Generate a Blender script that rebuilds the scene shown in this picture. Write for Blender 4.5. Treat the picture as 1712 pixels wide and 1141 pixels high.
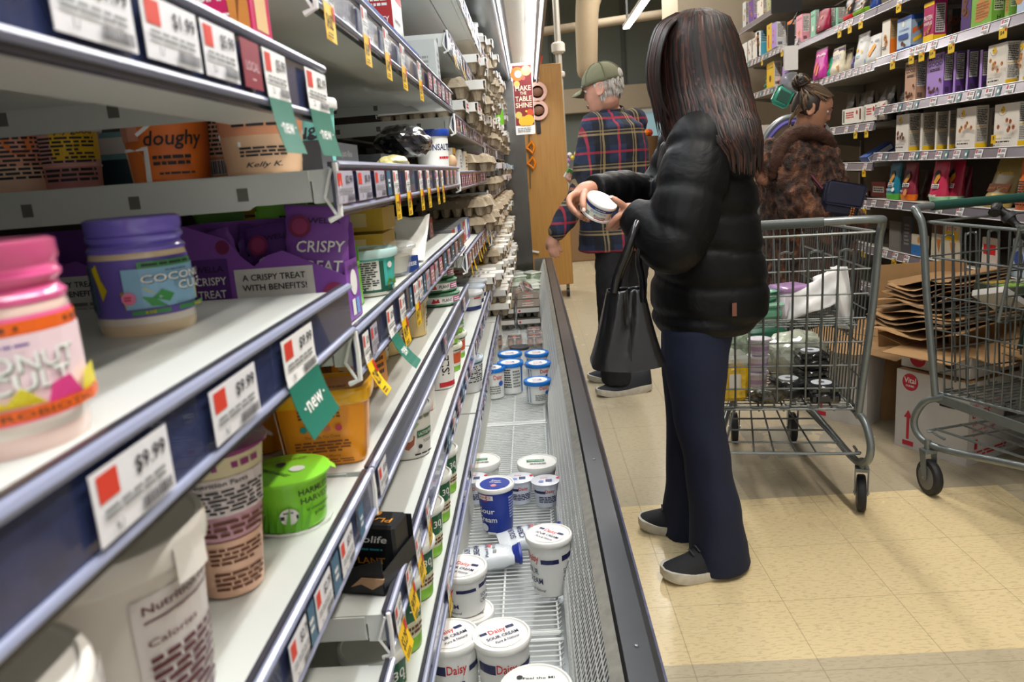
import bpy, bmesh, math, random
from mathutils import Vector as V3, Matrix
random.seed(7)
SC=bpy.context.scene
for o in list(bpy.data.objects): bpy.data.objects.remove(o)
C=SC.collection
# ---------------- camera, world, large lights, exposure ----------------
FPX=1286.0; CH=1.22
vV=V3((27,-286,FPX)).normalized()
vD=V3((434,5830,1286)); vD=(vD-vV*vD.dot(vV)).normalized()
vX=vD.cross(vV)
cam=bpy.data.cameras.new('camera'); cam.sensor_width=36; cam.lens=36*FPX/1712; cam.clip_start=.02; cam.clip_end=80
cam.dof.use_dof=True; cam.dof.focus_distance=2.1; cam.dof.aperture_fstop=9
co=bpy.data.objects.new('camera',cam); C.objects.link(co)
# world axes expressed per camera axis: right, up, back
R=Matrix(((vX.x,-vX.y,-vX.z),(vV.x,-vV.y,-vV.z),(-vD.x,vD.y,vD.z)))
co.matrix_world=Matrix.Translation((0,0,CH))@R.to_4x4()
SC.camera=co
SC.view_settings.view_transform='Standard'; SC.view_settings.look='None'; SC.view_settings.gamma=1; SC.view_settings.use_curve_mapping=False
SC.view_settings.exposure=0.0
w=bpy.data.worlds.new('world'); SC.world=w; w.use_nodes=True
w.node_tree.nodes['Background'].inputs[0].default_value=(1,.97,.93,1); w.node_tree.nodes['Background'].inputs[1].default_value=.75
def alight(name,loc,sx,sy,power,col=(1,1,1),rot=(0,0,0),spread=180):
    l=bpy.data.lights.new(name,'AREA'); l.shape='RECTANGLE'; l.size=sx; l.size_y=sy; l.energy=power; l.color=col; l.spread=math.radians(spread)
    o=bpy.data.objects.new(name,l); o.location=loc; o.rotation_euler=rot; C.objects.link(o); return o
alight('ceiling_lamp_light',(1.15,1.2,3.55),.12,2.4,75,(1,.93,.84))
alight('ceiling_lamp_light',(1.15,4.6,3.55),.12,2.4,70,(1,.93,.84))
alight('ceiling_lamp_light',(1.25,8.6,3.55),.3,2.4,110,(1,.95,.88))
alight('ceiling_lamp_light',(-.9,10,3.5),.3,2.4,80,(1,.95,.88))
alight('case_lamp_light',(.03,3.1,1.985),.05,7.6,80,(.93,.97,1),(0,math.radians(14),0))
def ray(px,py):
    r=V3((px-856,py-570.5,FPX)); return V3((r.dot(vX),r.dot(vV),-r.dot(vD)))
def at(px,py,x=None,y=None,z=None):
    r=ray(px,py); t=x/r.x if x is not None else y/r.y if y is not None else (z-CH)/r.z
    p=r*t; p.z+=CH; return p
# ---------------- materials ----------------
def lin(h):
    h=h.lstrip('#'); c=[int(h[i:i+2],16)/255 for i in (0,2,4)]
    return tuple(v/12.92 if v<=.04045 else ((v+.055)/1.055)**2.4 for v in c)+(1,)
MC={}
def mat(h,rough=.5,metal=0,emit=0,alpha=1,noise=0,nscale=30,bump=0,bscale=60,trans=0,name=None,spec=None,coat=0):
    k=(h,rough,metal,emit,alpha,noise,nscale,bump,bscale,trans,coat)
    if k in MC: return MC[k]
    m=bpy.data.materials.new(name or 'surface_'+h.strip('#')); m.use_nodes=True; nt=m.node_tree; b=nt.nodes['Principled BSDF']
    c=lin(h); b.inputs['Base Color'].default_value=c; b.inputs['Roughness'].default_value=rough; b.inputs['Metallic'].default_value=metal
    if coat: b.inputs['Coat Weight'].default_value=coat
    if emit: b.inputs['Emission Color'].default_value=c; b.inputs['Emission Strength'].default_value=emit
    if alpha<1: b.inputs['Alpha'].default_value=alpha
    if trans: b.inputs['Transmission Weight'].default_value=trans
    tc=None
    if noise or bump or not emit:
        tc=nt.nodes.new('ShaderNodeTexCoord')
    def nz(s,d=4):
        n=nt.nodes.new('ShaderNodeTexNoise'); n.inputs['Scale'].default_value=s; n.inputs['Detail'].default_value=d
        nt.links.new(tc.outputs['Object'],n.inputs['Vector']); return n
    if tc:
        n=nz(nscale,3 if not noise else 6); mx=nt.nodes.new('ShaderNodeMix'); mx.data_type='RGBA'; mx.blend_type='MULTIPLY'
        mx.inputs[6].default_value=c; mx.inputs[0].default_value=max(noise,.04)
        cr=nt.nodes.new('ShaderNodeValToRGB'); cr.color_ramp.elements[0].position=.35; cr.color_ramp.elements[1].position=.65
        cr.color_ramp.elements[0].color=(.25,.25,.25,1)
        nt.links.new(n.outputs[0],cr.inputs[0]); nt.links.new(cr.outputs[0],mx.inputs[7]); nt.links.new(mx.outputs[2],b.inputs['Base Color'])
    if bump:
        n=nz(bscale,5); bp=nt.nodes.new('ShaderNodeBump'); bp.inputs['Strength'].default_value=bump; bp.inputs['Distance'].default_value=.01
        nt.links.new(n.outputs[0],bp.inputs['Height']); nt.links.new(bp.outputs[0],b.inputs['Normal'])
    MC[k]=m; return m
def M(h,r=.45,**k): return mat(h,r,**k)
# ---------------- mesh builder ----------------
TX={}
def textmesh(s):
    if s in TX: return TX[s]
    cu=bpy.data.curves.new('t','FONT'); cu.body=s; cu.size=1; cu.resolution_u=2; cu.align_x='CENTER'; cu.align_y='CENTER'; cu.offset=.012
    o=bpy.data.objects.new('t',cu); C.objects.link(o); dg=bpy.context.evaluated_depsgraph_get(); dg.update()
    e=o.evaluated_get(dg); me=e.to_mesh()
    r=([tuple(v.co[:2]) for v in me.vertices],[tuple(p.vertices) for p in me.polygons]); e.to_mesh_clear()
    bpy.data.objects.remove(o); bpy.data.curves.remove(cu); TX[s]=r; return r
class MB:
    def __init__(s): s.v=[];s.f=[];s.m=[];s.mats=[]
    def mi(s,m):
        if m not in s.mats: s.mats.append(m)
        return s.mats.index(m)
    def add(s,vs,fs,m,T=None):
        b=len(s.v); i=s.mi(m)
        s.v+= [tuple(T@V3(v)) if T is not None else tuple(v) for v in vs]
        for f in fs: s.f.append(tuple(b+k for k in f)); s.m.append(i)
    def box(s,x0,x1,y0,y1,z0,z1,m,T=None,bev=0):
        if bev:
            b=bev; vs=[];
            for z,i in ((z0,b),(z0+b,0),(z1-b,0),(z1,b)):
                for (x,y) in ((x0+b,y0+i),(x1-b,y0+i),(x1-i,y0+b),(x1-i,y1-b),(x1-b,y1-i),(x0+b,y1-i),(x0+i,y1-b),(x0+i,y0+b)): vs.append((x,y,z))
            fs=[tuple(range(7,-1,-1)),tuple(range(24,32))]
            for k in range(3):
                for j in range(8): a=k*8+j; c=k*8+(j+1)%8; fs.append((a,c,c+8,a+8))
            s.add(vs,fs,m,T); return s
        s.add([(x0,y0,z0),(x1,y0,z0),(x1,y1,z0),(x0,y1,z0),(x0,y0,z1),(x1,y0,z1),(x1,y1,z1),(x0,y1,z1)],
              [(3,2,1,0),(4,5,6,7),(0,1,5,4),(1,2,6,5),(2,3,7,6),(3,0,4,7)],m,T); return s
    def lathe(s,prof,m,seg=24,T=None,sq=0,asp=1):
        # prof: list of (r,z) or (r,z,mat for the band above)
        n=len(prof)
        def rr(a):
            if not sq: return 1
            c,d=abs(math.cos(a)),abs(math.sin(a)); return (c**sq+d**sq)**(-1/sq)
        vs=[];
        for p in prof:
            for k in range(seg):
                a=2*math.pi*k/seg; q=rr(a); vs.append((p[0]*q*math.cos(a),p[0]*q*math.sin(a)*asp,p[1]))
        for i in range(n-1):
            mm=prof[i][2] if len(prof[i])>2 else m
            b=[(i*seg+k,i*seg+(k+1)%seg,(i+1)*seg+(k+1)%seg,(i+1)*seg+k) for k in range(seg)]
            base=len(s.v) if i==0 else base
            if i==0: s.v+=[tuple(T@V3(v)) if T is not None else v for v in vs]
            idx=s.mi(mm)
            for f in b: s.f.append(tuple(base+k for k in f)); s.m.append(idx)
        for i,rev in ((0,1),(n-1,0)):
            if prof[i][0]>1e-4:
                f=tuple(base+i*seg+k for k in range(seg)); s.f.append(f[::-1] if rev else f); s.m.append(s.mi(prof[i][2] if len(prof[i])>2 and i else m))
        return s
    def tube(s,pts,r,m,seg=8,closed=False,asp=None,T=None,cap=True,up=None):
        pts=[V3(p) for p in pts]; n=len(pts); rs=r if isinstance(r,(list,tuple)) else [r]*n
        if asp is None: asp=[1]*n
        elif not isinstance(asp,(list,tuple)): asp=[asp]*n
        vs=[]; pu=V3(up) if up else None
        for i in range(n):
            a=pts[(i-1)%n] if (closed or i>0) else pts[i]; b=pts[(i+1)%n] if (closed or i<n-1) else pts[i]
            t=(b-a); t=t.normalized() if t.length>1e-9 else V3((0,0,1))
            if pu is None: pu=V3((0,0,1)) if abs(t.z)<.9 else V3((0,1,0))
            u=(pu-t*pu.dot(t)); u=u.normalized() if u.length>1e-6 else t.orthogonal().normalized()
            if not up: pu=u
            w_=t.cross(u)
            for k in range(seg):
                q=2*math.pi*k/seg; vs.append(pts[i]+(w_*math.cos(q)*asp[i]+u*math.sin(q))*rs[i])
        fs=[]
        for i in range(n if closed else n-1):
            for k in range(seg):
                a=i*seg+k;b=i*seg+(k+1)%seg;j=(i+1)%n; fs.append((a,b,j*seg+(k+1)%seg,j*seg+k))
        if not closed and cap: fs.append(tuple(range(seg-1,-1,-1))); fs.append(tuple((n-1)*seg+k for k in range(seg)))
        s.add(vs,fs,m,T); return s
    def limb(s,pts,rs,m,seg=14,asp=None,up=None,sub=4):
        # smooth tapered limb with rounded ends (Catmull-Rom through the joints)
        pts=[V3(p) for p in pts]; n=len(pts); P=[];Rr=[];A=[]
        asp=[1]*n if asp is None else (asp if isinstance(asp,(list,tuple)) else [asp]*n)
        for i in range(n-1):
            p0=pts[max(i-1,0)];p1=pts[i];p2=pts[i+1];p3=pts[min(i+2,n-1)]
            for k in range(sub):
                t=k/sub; P.append(.5*((2*p1)+(p2-p0)*t+(2*p0-5*p1+4*p2-p3)*t*t+(3*p1-p0-3*p2+p3)*t**3))
                q=t*t*(3-2*t); Rr.append(rs[i]*(1-q)+rs[i+1]*q); A.append(asp[i]*(1-q)+asp[i+1]*q)
        P.append(pts[-1]);Rr.append(rs[-1]);A.append(asp[-1])
        d0=(P[0]-P[1]).normalized(); d1=(P[-1]-P[-2]).normalized()
        a=[(.5,.87),(.87,.5),(.98,.18)]
        P=[P[0]+d0*Rr[0]*x for x,_ in a[::-1]]+P+[P[-1]+d1*Rr[-1]*x for x,_ in a]
        Rr=[Rr[0]*y for _,y in a[::-1]]+Rr+[Rr[-1]*y for _,y in a]; A=[A[0]]*3+A+[A[-1]]*3
        return s.tube(P,Rr,m,seg,asp=A,up=up)
    def ball(s,c,r,m,seg=12,T=None):
        r=r if isinstance(r,(list,tuple)) else (r,r,r); vs=[];fs=[];n=seg//2
        for i in range(1,n):
            a=math.pi*i/n
            for k in range(seg): q=2*math.pi*k/seg; vs.append((c[0]+r[0]*math.sin(a)*math.cos(q),c[1]+r[1]*math.sin(a)*math.sin(q),c[2]+r[2]*math.cos(a)))
        vs+=[(c[0],c[1],c[2]+r[2]),(c[0],c[1],c[2]-r[2])]; t=len(vs)-2
        for k in range(seg):
            fs.append((t,k,(k+1)%seg)); fs.append((t+1,(n-2)*seg+(k+1)%seg,(n-2)*seg+k))
            for i in range(n-2): a=i*seg+k;b=i*seg+(k+1)%seg; fs.append((a,a+seg,b+seg,b))
        s.add(vs,fs,m,T); return s
    def poly(s,pts,m,T=None): s.add(pts,[tuple(range(len(pts)))],m,T); return s
    def prism(s,pts,h,m,o,r,u):
        o,r,u=V3(o),V3(r),V3(u); n=r.cross(u); k=len(pts)
        vs=[o+r*a+u*b for a,b in pts]+[o+r*a+u*b+n*h for a,b in pts]
        s.add(vs,[tuple(range(k-1,-1,-1)),tuple(range(k,2*k))]+[(i,(i+1)%k,(i+1)%k+k,i+k) for i in range(k)],m); return s
    def text(s,t,size,m,F,u=0,v=0,rot=0,sx=1,shear=0):
        vs,fs=textmesh(t); c,d=math.cos(rot),math.sin(rot); P=[]
        for x,y in vs:
            x=(x+shear*y)*size*sx; y=y*size; P.append(F(u+x*c-y*d,v+x*d+y*c))
        s.add(P,fs,m); return s
    def build(s,name,parent=None,smooth=40,rm=0,sub=0,label=None,disp=None,sm=0):
        me=bpy.data.meshes.new(name); me.from_pydata(s.v,[],s.f)
        for m in s.mats: me.materials.append(m)
        me.polygons.foreach_set('material_index',s.m); me.update()
        if smooth:
            me.polygons.foreach_set('use_smooth',[True]*len(me.polygons))
            me.set_sharp_from_angle(angle=math.radians(smooth))
        o=bpy.data.objects.new(name,me); C.objects.link(o)
        if parent: o.parent=parent
        if rm:
            q=o.modifiers.new('r','REMESH'); q.mode='VOXEL'; q.voxel_size=rm; q.use_smooth_shade=True
            if sm: q=o.modifiers.new('s','SMOOTH'); q.iterations=sm; q.factor=.5
        if disp:
            for st,sz in disp:
                t=bpy.data.textures.new('d','CLOUDS'); t.noise_scale=sz; q=o.modifiers.new('d','DISPLACE'); q.texture=t; q.strength=st; q.mid_level=.5; q.texture_coords='GLOBAL'
        if sub: q=o.modifiers.new('u','SUBSURF'); q.levels=sub; q.render_levels=sub
        if label: o['label']=label
        return o
def frame(o,r,u,off=0):
    o,r,u=V3(o),V3(r),V3(u); n=r.cross(u)
    def F(a,b,d=0): return o+r*a+u*b+n*(off+d)
    return F
def cyl(rf,a0=-math.pi/2,T=None,off=.0004):
    # wrap around a vertical round body: u arc length, v height
    def F(u,v,d=0):
        r=rf(v)+off+d; a=a0+u/rf(v); p=V3((r*math.cos(a),r*math.sin(a),v)); return T@p if T is not None else p
    return F
def deco(mb,F0,W,H,cmds):
    # cmds in fractions of the face: t text, r rect, c disc, l lines of print, b bars, p polygon
    for i,c in enumerate(cmds):
        F=(lambda a,b,k=i: F0(a,b,.00035*(k+1)))
        k=c[0]
        if k=='t':
            _,s,x,y,h,m=c[:6]; kw=c[6] if len(c)>6 else {}
            hh=h*H; sx=kw.get('sx',1)
            if 'w' in kw:
                vs,_f=textmesh(s); ww=max(p[0] for p in vs)-min(p[0] for p in vs); sx=kw['w']*W/(ww*hh)
            mb.text(s,hh,m,F,x*W,y*H,kw.get('rot',0),sx,kw.get('shear',0))
        elif k=='r':
            _,x0,y0,x1,y1,m=c[:6]; n=max(1,int(abs(x1-x0)*W/.012)) if len(c)<7 else 1
            for j in range(n):
                a=(x0+(x1-x0)*j/n)*W; b=(x0+(x1-x0)*(j+1)/n)*W
                mb.add([F(a,y0*H),F(b,y0*H),F(b,y1*H),F(a,y1*H)],[(0,1,2,3)],m)
        elif k=='c':
            _,x,y,r,m=c[:5]; ry=(c[5] if len(c)>5 else r)
            mb.add([F(x*W+r*H*math.cos(q*math.pi/9),y*H+ry*H*math.sin(q*math.pi/9)) for q in range(18)],[tuple(range(18))],m)
        elif k=='l':
            _,x0,y0,x1,y1,n,m=c; rr=random.Random(int(x0*1e4)+n)
            for j in range(n):
                yy=y1-(y1-y0)*(j+.5)/n; th=(y1-y0)/n*.28; e=x1-(x1-x0)*(rr.random()*.35 if j%4==3 else rr.random()*.06)
                x=x0
                while x<e-.01:
                    wd=min((x1-x0)*(.08+rr.random()*.22),e-x)
                    mb.add([F(x*W,(yy-th)*H),F((x+wd)*W,(yy-th)*H),F((x+wd)*W,(yy+th)*H),F(x*W,(yy+th)*H)],[(0,1,2,3)],m); x+=wd+(x1-x0)*.035
        elif k=='b':
            _,x0,y0,x1,y1,m=c; rr=random.Random(3); x=x0
            while x<x1:
                wd=(x1-x0)*rr.choice((.02,.03,.05)); mb.add([F(x*W,y0*H),F((x+wd)*W,y0*H),F((x+wd)*W,y1*H),F(x*W,y1*H)],[(0,1,2,3)],m); x+=wd+(x1-x0)*rr.choice((.02,.03))
        elif k=='p':
            _,pts,m=c; mb.add([F(x*W,y*H) for x,y in pts],[tuple(range(len(pts)))],m)
# ---------------- objects ----------------
def tag(o,label,cat,group=None):
    o['label']=label; o['category']=cat
    if group: o['group']=group
    return o
def thing(name,label,cat,loc=(0,0,0),rz=0,group=None,rot=None):
    o=bpy.data.objects.new(name,None); o.empty_display_size=.05; C.objects.link(o); o.location=loc; o.rotation_euler=rot or (0,0,rz); return tag(o,label,cat,group)
def dup(root,loc,rot,label,group=None):
    r=root.copy(); C.objects.link(r); r.location=loc; r.rotation_euler=rot if isinstance(rot,tuple) else (0,0,rot); r['label']=label
    if group: r['group']=group
    for ch in list(root.children):
        c=ch.copy(); C.objects.link(c); c.parent=r
        for g in ch.children:
            d=g.copy(); C.objects.link(d); d.parent=c
    return r
def struct(name,mb,**k):
    o=mb.build(name,**k); o['kind']='structure'; return o
def place(o,loc,rot=0,label=None):
    o.location=loc; o.rotation_euler=rot if isinstance(rot,tuple) else (0,0,rot)
    if label: o['label']=label
    return o
ORD=['first','second','third','fourth','fifth','sixth','seventh','eighth','ninth','tenth','eleventh','twelfth','thirteenth','fourteenth','fifteenth','sixteenth','seventeenth','eighteenth','nineteenth','twentieth','twenty-first','twenty-second','twenty-third','twenty-fourth','twenty-fifth','twenty-sixth']
WH=M('#f2f1ec',.4); BK=M('#151414',.45); RED=M('#c9242c',.45); NAVY=M('#1d2a63',.4); GREY=M('#8b8b88',.5); DGR=M('#3a3a3c',.5)
YEL=M('#f6c90e',.5); INK=M('#2b2a2e',.6); BLUE=M('#1f63c4',.35)
# ---------------- floor, walls, ceiling ----------------
def floor_mat():
    m=bpy.data.materials.new('vinyl_tile_floor'); m.use_nodes=True; nt=m.node_tree; N=nt.nodes; L=nt.links; b=N['Principled BSDF']
    tc=N.new('ShaderNodeTexCoord'); sp=N.new('ShaderNodeSeparateXYZ'); L.new(tc.outputs['Object'],sp.inputs[0])
    def mth(op,a,b_=None,c=None):
        n=N.new('ShaderNodeMath'); n.operation=op
        for i,q in enumerate((a,b_,c)):
            if q is None: continue
            if isinstance(q,(int,float)): n.inputs[i].default_value=q
            else: L.new(q,n.inputs[i])
        return n.outputs[0]
    X,Y=sp.outputs[0],sp.outputs[1]
    def rng(v,a,c): return mth('MULTIPLY',mth('GREATER_THAN',v,a),mth('LESS_THAN',v,c))
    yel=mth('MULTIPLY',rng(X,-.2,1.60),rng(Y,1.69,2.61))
    scr=mth('MULTIPLY',rng(X,.87,1.23),rng(Y,2.98,3.36))
    def noise(s,sc=(1,1,1),d=5):
        mp=N.new('ShaderNodeMapping'); mp.inputs['Scale'].default_value=sc; L.new(tc.outputs['Object'],mp.inputs[0])
        n=N.new('ShaderNodeTexNoise'); n.inputs['Scale'].default_value=s; n.inputs['Detail'].default_value=d; L.new(mp.outputs[0],n.inputs[0]); return n.outputs[0]
    def mix(f,a,c,bl='MIX'):
        n=N.new('ShaderNodeMix'); n.data_type='RGBA'; n.blend_type=bl
        for i,q in ((0,f),(6,a),(7,c)):
            if isinstance(q,(int,float)): n.inputs[i].default_value=q
            elif isinstance(q,tuple): n.inputs[i].default_value=q
            else: L.new(q,n.inputs[i])
        return n.outputs[2]
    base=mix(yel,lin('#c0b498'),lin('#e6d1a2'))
    n1=noise(45,(1,3.5,1)); c1=mix(mth('MULTIPLY',mth('GREATER_THAN',n1,.56),.28),base,lin('#9f8c6e'))
    n2=noise(3); c2=mix(mth('MULTIPLY',n2,.22),c1,lin('#8f8068'))
    # tile joints every 305 mm
    def joint(v,off): 
        fr=mth('FRACT',mth('DIVIDE',mth('ADD',v,off),.305)); return mth('LESS_THAN',mth('ABSOLUTE',mth('SUBTRACT',fr,.5)),.0045)
    j=mth('MAXIMUM',joint(X,10.2),joint(Y,10.1-.0))
    c3=mix(mth('MULTIPLY',j,.38),c2,lin('#6d614c'))
    n3=noise(9,(1,1,1),8); c4=mix(mth('MULTIPLY',scr,mth('MULTIPLY',mth('GREATER_THAN',n3,.42),.75)),c3,lin('#8d8d84'))
    n4=noise(90); c5=mix(mth('MULTIPLY',mth('GREATER_THAN',n4,.73),.7),c4,lin('#4c4032'))
    wr=mth('MULTIPLY',mth('MULTIPLY',mth('GREATER_THAN',Y,2.61),mth('GREATER_THAN',X,.72)),mth('MULTIPLY',noise(3.2,(3.2,.5,1),6),.62)); c5=mix(wr,c5,lin('#7f7566'))
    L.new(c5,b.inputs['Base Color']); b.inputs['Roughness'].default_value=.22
    rr=mth('ADD',mth('MULTIPLY',n2,.25),.12); L.new(rr,b.inputs['Roughness'])
    bp=N.new('ShaderNodeBump'); bp.inputs['Strength'].default_value=.03; L.new(noise(14),bp.inputs['Height']); L.new(bp.outputs[0],b.inputs['Normal'])
    return m
struct('floor',MB().box(-1.6,4.2,-2,13,-.05,0,floor_mat()),smooth=0)
struct('ceiling',MB().box(-1.6,4.2,-2,13,4.2,4.3,M('#8a8478',.9)),smooth=0)
struct('wall_left',MB().box(-1.7,-1.6,-2,13,0,4.2,M('#b8b0a2',.8)),smooth=0)
struct('wall_right',MB().box(4.2,4.3,-2,13,0,4.2,M('#b8b0a2',.8)),smooth=0)
mb=MB(); mb.box(-1.7,4.3,13,13.1,0,4.2,M('#7b837e',.8))
for x in (-.6,.45,1.6,2.8): mb.box(x,x+.05,12.96,13,0,4.2,M('#5f6763',.8))
struct('wall_back',mb,smooth=0)
struct('trim_1',MB().box(-1.6,4.2,12.75,12.96,2.05,2.42,M('#c0b29c',.7),bev=.01))
struct('window_1',MB().box(1.35,2.35,12.86,12.93,.9,2.05,M('#9fc4cf',.25,emit=.35)).box(1.3,2.4,12.8,12.86,1.98,2.05,M('#e6eef0',.4)),smooth=0)
# beige bulkhead wall beyond the snack shelving
mb=MB(); mb.box(1.50,2.9,7.75,8.6,0,4.2,M('#c3b49e',.75,bump=.05)); struct('wall_right_bulkhead',mb,smooth=0)
# roof beams, ducts, pipes
BE=M('#a89a84',.7,noise=.2,nscale=4); DK=M('#4f5455',.6,metal=.3)
def single(name,mb,label,cat,group=None,**k): return tag(mb.build(name,**k),label,cat,group)
single('roof_beam',MB().tube([(-1.4,10.2,2.78),(4.0,10.2,3.12)],.055,BE,12),'long beige pipe crossing below the roof above the man in the cap','pipe')
single('roof_beam',MB().tube([(-1.4,9.4,3.9),(4.0,9.6,4.0)],.09,BE,12),'thick beige pipe highest under the ceiling','pipe')
d=MB(); d.limb([(-1.2,9.2,3.72),(0,9.2,3.66),(.9,9.2,3.6),(1.7,9.3,3.5),(2.1,9.3,3.4)],[.16,.14,.17,.15,.12],M('#a8977d',.75,bump=.5,bscale=8),16)
d.limb([(.95,9.25,3.6),(.85,9.3,3.2),(.78,9.3,2.9),(.76,9.4,2.3)],[.17,.16,.13,.12],M('#a8977d',.75,bump=.5,bscale=8),16)
single('air_duct',d,'lumpy beige wrapped duct bending down from the ceiling','duct')
single('conduit',MB().tube([(.42,9.0,4.1),(.42,9.0,1.2)],.035,M('#b9b6ae',.4,metal=.3),10).lathe([(.055,0),(.075,.02),(.075,.1),(.055,.12)],M('#cfcbc2',.4),12,T=Matrix.Translation((.42,9,2.45))).lathe([(.05,0),(.06,.02),(.06,.05),(.05,.06)],M('#cfcbc2',.4),12,T=Matrix.Translation((.42,9,2.2))),'vertical grey conduit with a collar left of the olive cap','pipe')
for i,(y,z,lb) in enumerate(((8.3,3.45,'dark steel rail crossing nearest below the ceiling'),(8.9,3.3,'dark steel rail crossing behind the wrapped duct'),(9.9,3.9,'dark steel rail crossing farthest back under the ceiling'))):
    mb=MB(); mb.box(-1.4,4,y-.03,y+.03,z-.03,z+.03,DK)
    for x in (-.5,.9,2.3): mb.box(x-.015,x+.015,y-.015,y+.015,z,4.2,DK)
    single('ceiling_rail',mb,lb,'rail')
def lamp(x,y,z,L_,label,w=.06):
    t=thing('linear_ceiling_lamp',label,'lamp',(x,y,z))
    MB().box(-w/2,w/2,-L_/2,L_/2,0,.035,M('#e8e8e4',.4)).box(-.01,.01,-L_/2+.1,-L_/2+.12,.035,4.2-z,DK).box(-.01,.01,L_/2-.12,L_/2-.1,.035,4.2-z,DK).build('housing',t,smooth=0)
    MB().box(-w/2+.004,w/2-.004,-L_/2+.01,L_/2-.01,-.012,0,M('#ffffff',.5,emit=9)).build('diffuser',t,smooth=0)
lamp(1.15,1.2,3.57,2.4,'linear lamp above the near end of the aisle',.1)
lamp(1.15,4.6,3.57,2.4,'linear lamp above the middle of the aisle',.1)
p=at(1045,47,y=8.6); q=at(1085,-6,z=p.z); lamp((p.x+q.x)/2,(p.y+q.y)/2,p.z,max(abs(q.y-p.y),1.2),'bright white linear lamp hanging over the aisle beyond the man in the cap',.07)
# ---------------- refrigerated case ----------------
XF=-.207; YB=[-.66,.84,2.33,3.83,5.33,6.95]
W1=M('#d2d5d0',.35,noise=.06,nscale=5,bump=.03,bscale=120); W2=M('#c9cac2',.45)
SS=M('#a9abab',.28,metal=.9,bump=.04,bscale=8); 
case=thing('refrigerated_case','long open refrigerated display case along the left side','refrigerated case',(0,0,0))
MB().box(-.84,-.78,-.7,7,.1,2.3,M('#55534c',.6)).build('back_panel',case,smooth=0)
mb=MB(); mb.box(-.78,.16,-.7,7,.03,.16,M('#2c2d2f',.5)); mb.box(-.78,-.24,-.7,7,.16,.4,W2)
mb.box(.085,.155,-.7,7,.0,.38,M('#1b1c1e',.35)); mb.build('base',case,smooth=0)
# bin front: grille wall, steel cap, bumper
mb=MB(); gm=M('#f4f4f0',.35)
prof=[(.018,.2),(.024,.26),(.05,.33),(.08,.412)]
def gp(t):
    k=min(int(t*3),2); f=t*3-k; a,b=prof[k],prof[k+1]; return (a[0]+(b[0]-a[0])*f,a[1]+(b[1]-a[1])*f)
rows=[gp(i/10) for i in range(11)]
for x,z in rows: mb.tube([(x,-.2,z),(x,7,z)],.0015,gm,4)
y=-.2
while y<7:
    mb.tube([(x,y,z) for x,z in rows[::2]],.0017,gm,4,cap=False); y+=.0155 if y<3.2 else .028
mb.build('air_grille',case,smooth=0)
MB().box(.05,.09,-.2,7,.19,.21,M('#2a2b2b',.5)).box(.086,.09,-.2,7,.2,.4,M('#0d0e0e',.6)).build('grille_backing',case,smooth=0)
mb=MB(); mb.prism([(.079,.405),(.098,.415),(.098,.425),(.076,.414)],-7.7,M('#c3c1b8',.35,metal=.6,noise=.3,nscale=40,bump=.05),(0,-.7,0),(1,0,0),(0,0,1)); mb.build('steel_cap',case,smooth=0)
mb=MB(); mb.prism([(.098,.41),(.104,.43),(.15,.43),(.162,.418),(.165,.39),(.165,.36),(.098,.36)],-7.7,M('#3a3c40',.33,noise=.25,nscale=10),(0,-.7,0),(1,0,0),(0,0,1)); 
for y in (1.15,2.0,3.1,4.3,5.6): mb.ball((.128,y,.431),(.004,.004,.002),M('#9a9a98',.3,metal=.9),8)
mb.prism([(.164,.34),(.170,.345),(.170,.40),(.164,.405)],-7.7,M('#6c6f8c',.2,noise=.5,nscale=25),(0,-.7,0),(1,0,0),(0,0,1)); mb.build('bumper',case,smooth=30)
# canopy with lamps
mb=MB(); cs=M('#8e9192',.3,metal=.85,bump=.05,bscale=5)
mb.prism([(-.8,2.2),(-.24,2.02),(-.12,1.99),(-.105,2.0),(.11,2.0),(.13,1.985),(.135,2.12),(-.8,2.3)],-7.7,cs,(0,-.7,0),(1,0,0),(0,0,1))
mb.prism([(.12,1.95),(.135,1.95),(.135,2.0),(.12,2.0)],-7.7,M('#77797a',.4,metal=.6),(0,-.7,0),(1,0,0),(0,0,1)); mb.build('canopy',case,smooth=0)
mb=MB(); mb.box(-.06,.05,-.6,6.9,1.985,1.999,M('#d8d2c6',.5)); mb.build('lamp_tray',case,smooth=0)
y=-.5
while y<6.8:
    q=MB().box(.062,.088,y,y+1.16,1.965,1.985,M('#f4f8ff',.5,emit=7)).build('led_tube',case,smooth=0)
    MB().box(-.092,-.082,y,y+1.16,1.985,1.995,M('#f4f8ff',.5,emit=5)).build('led_tube',case,smooth=0)
    y+=1.2
mb=MB(); mb.box(-.8,-.01,7,7.04,.2,2.2,M('#6f6d69',.22,metal=.9,bump=.35,bscale=4)); mb.box(.0,.165,7,7.04,.0,.43,M('#8f8c85',.3,metal=.8)); mb.build('end_panel',case,smooth=0)
# wire racks in the bin
rk=None; Yr=[.05,1.55,3.05,4.55,6.0]
for i,y0 in enumerate(Yr):
    mb=MB(); wm=M('#eceeec',.3); 
    y1=(Yr+[6.95])[i+1]-.02; n=int((y1-y0)/(.019 if i<3 else .03))
    for k in range(n+1):
        y=y0+(y1-y0)*k/n; mb.tube([(-.3,y,.196),(.0,y,.196),(.008,y,.204)],.0019,wm,5)
    for x in (-.28,-.13,.0): mb.tube([(x,y0,.1925),(x,y1,.1925)],.003,wm,6)
    mb.tube([(-.3,y0+.004,.199),(.01,y0+.004,.199)],.004,wm,6); mb.tube([(-.3,y1-.004,.199),(.01,y1-.004,.199)],.004,wm,6)
    single('wire_rack',mb,'white wire rack in the bin, '+['nearest to the viewer','second one, under the lone blue sour cream tub','third one, under the brown egg packs','fourth one under the stacked dark egg cartons','farthest one before the end panel'][i],'rack','wire racks in the bin',smooth=30)
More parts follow.
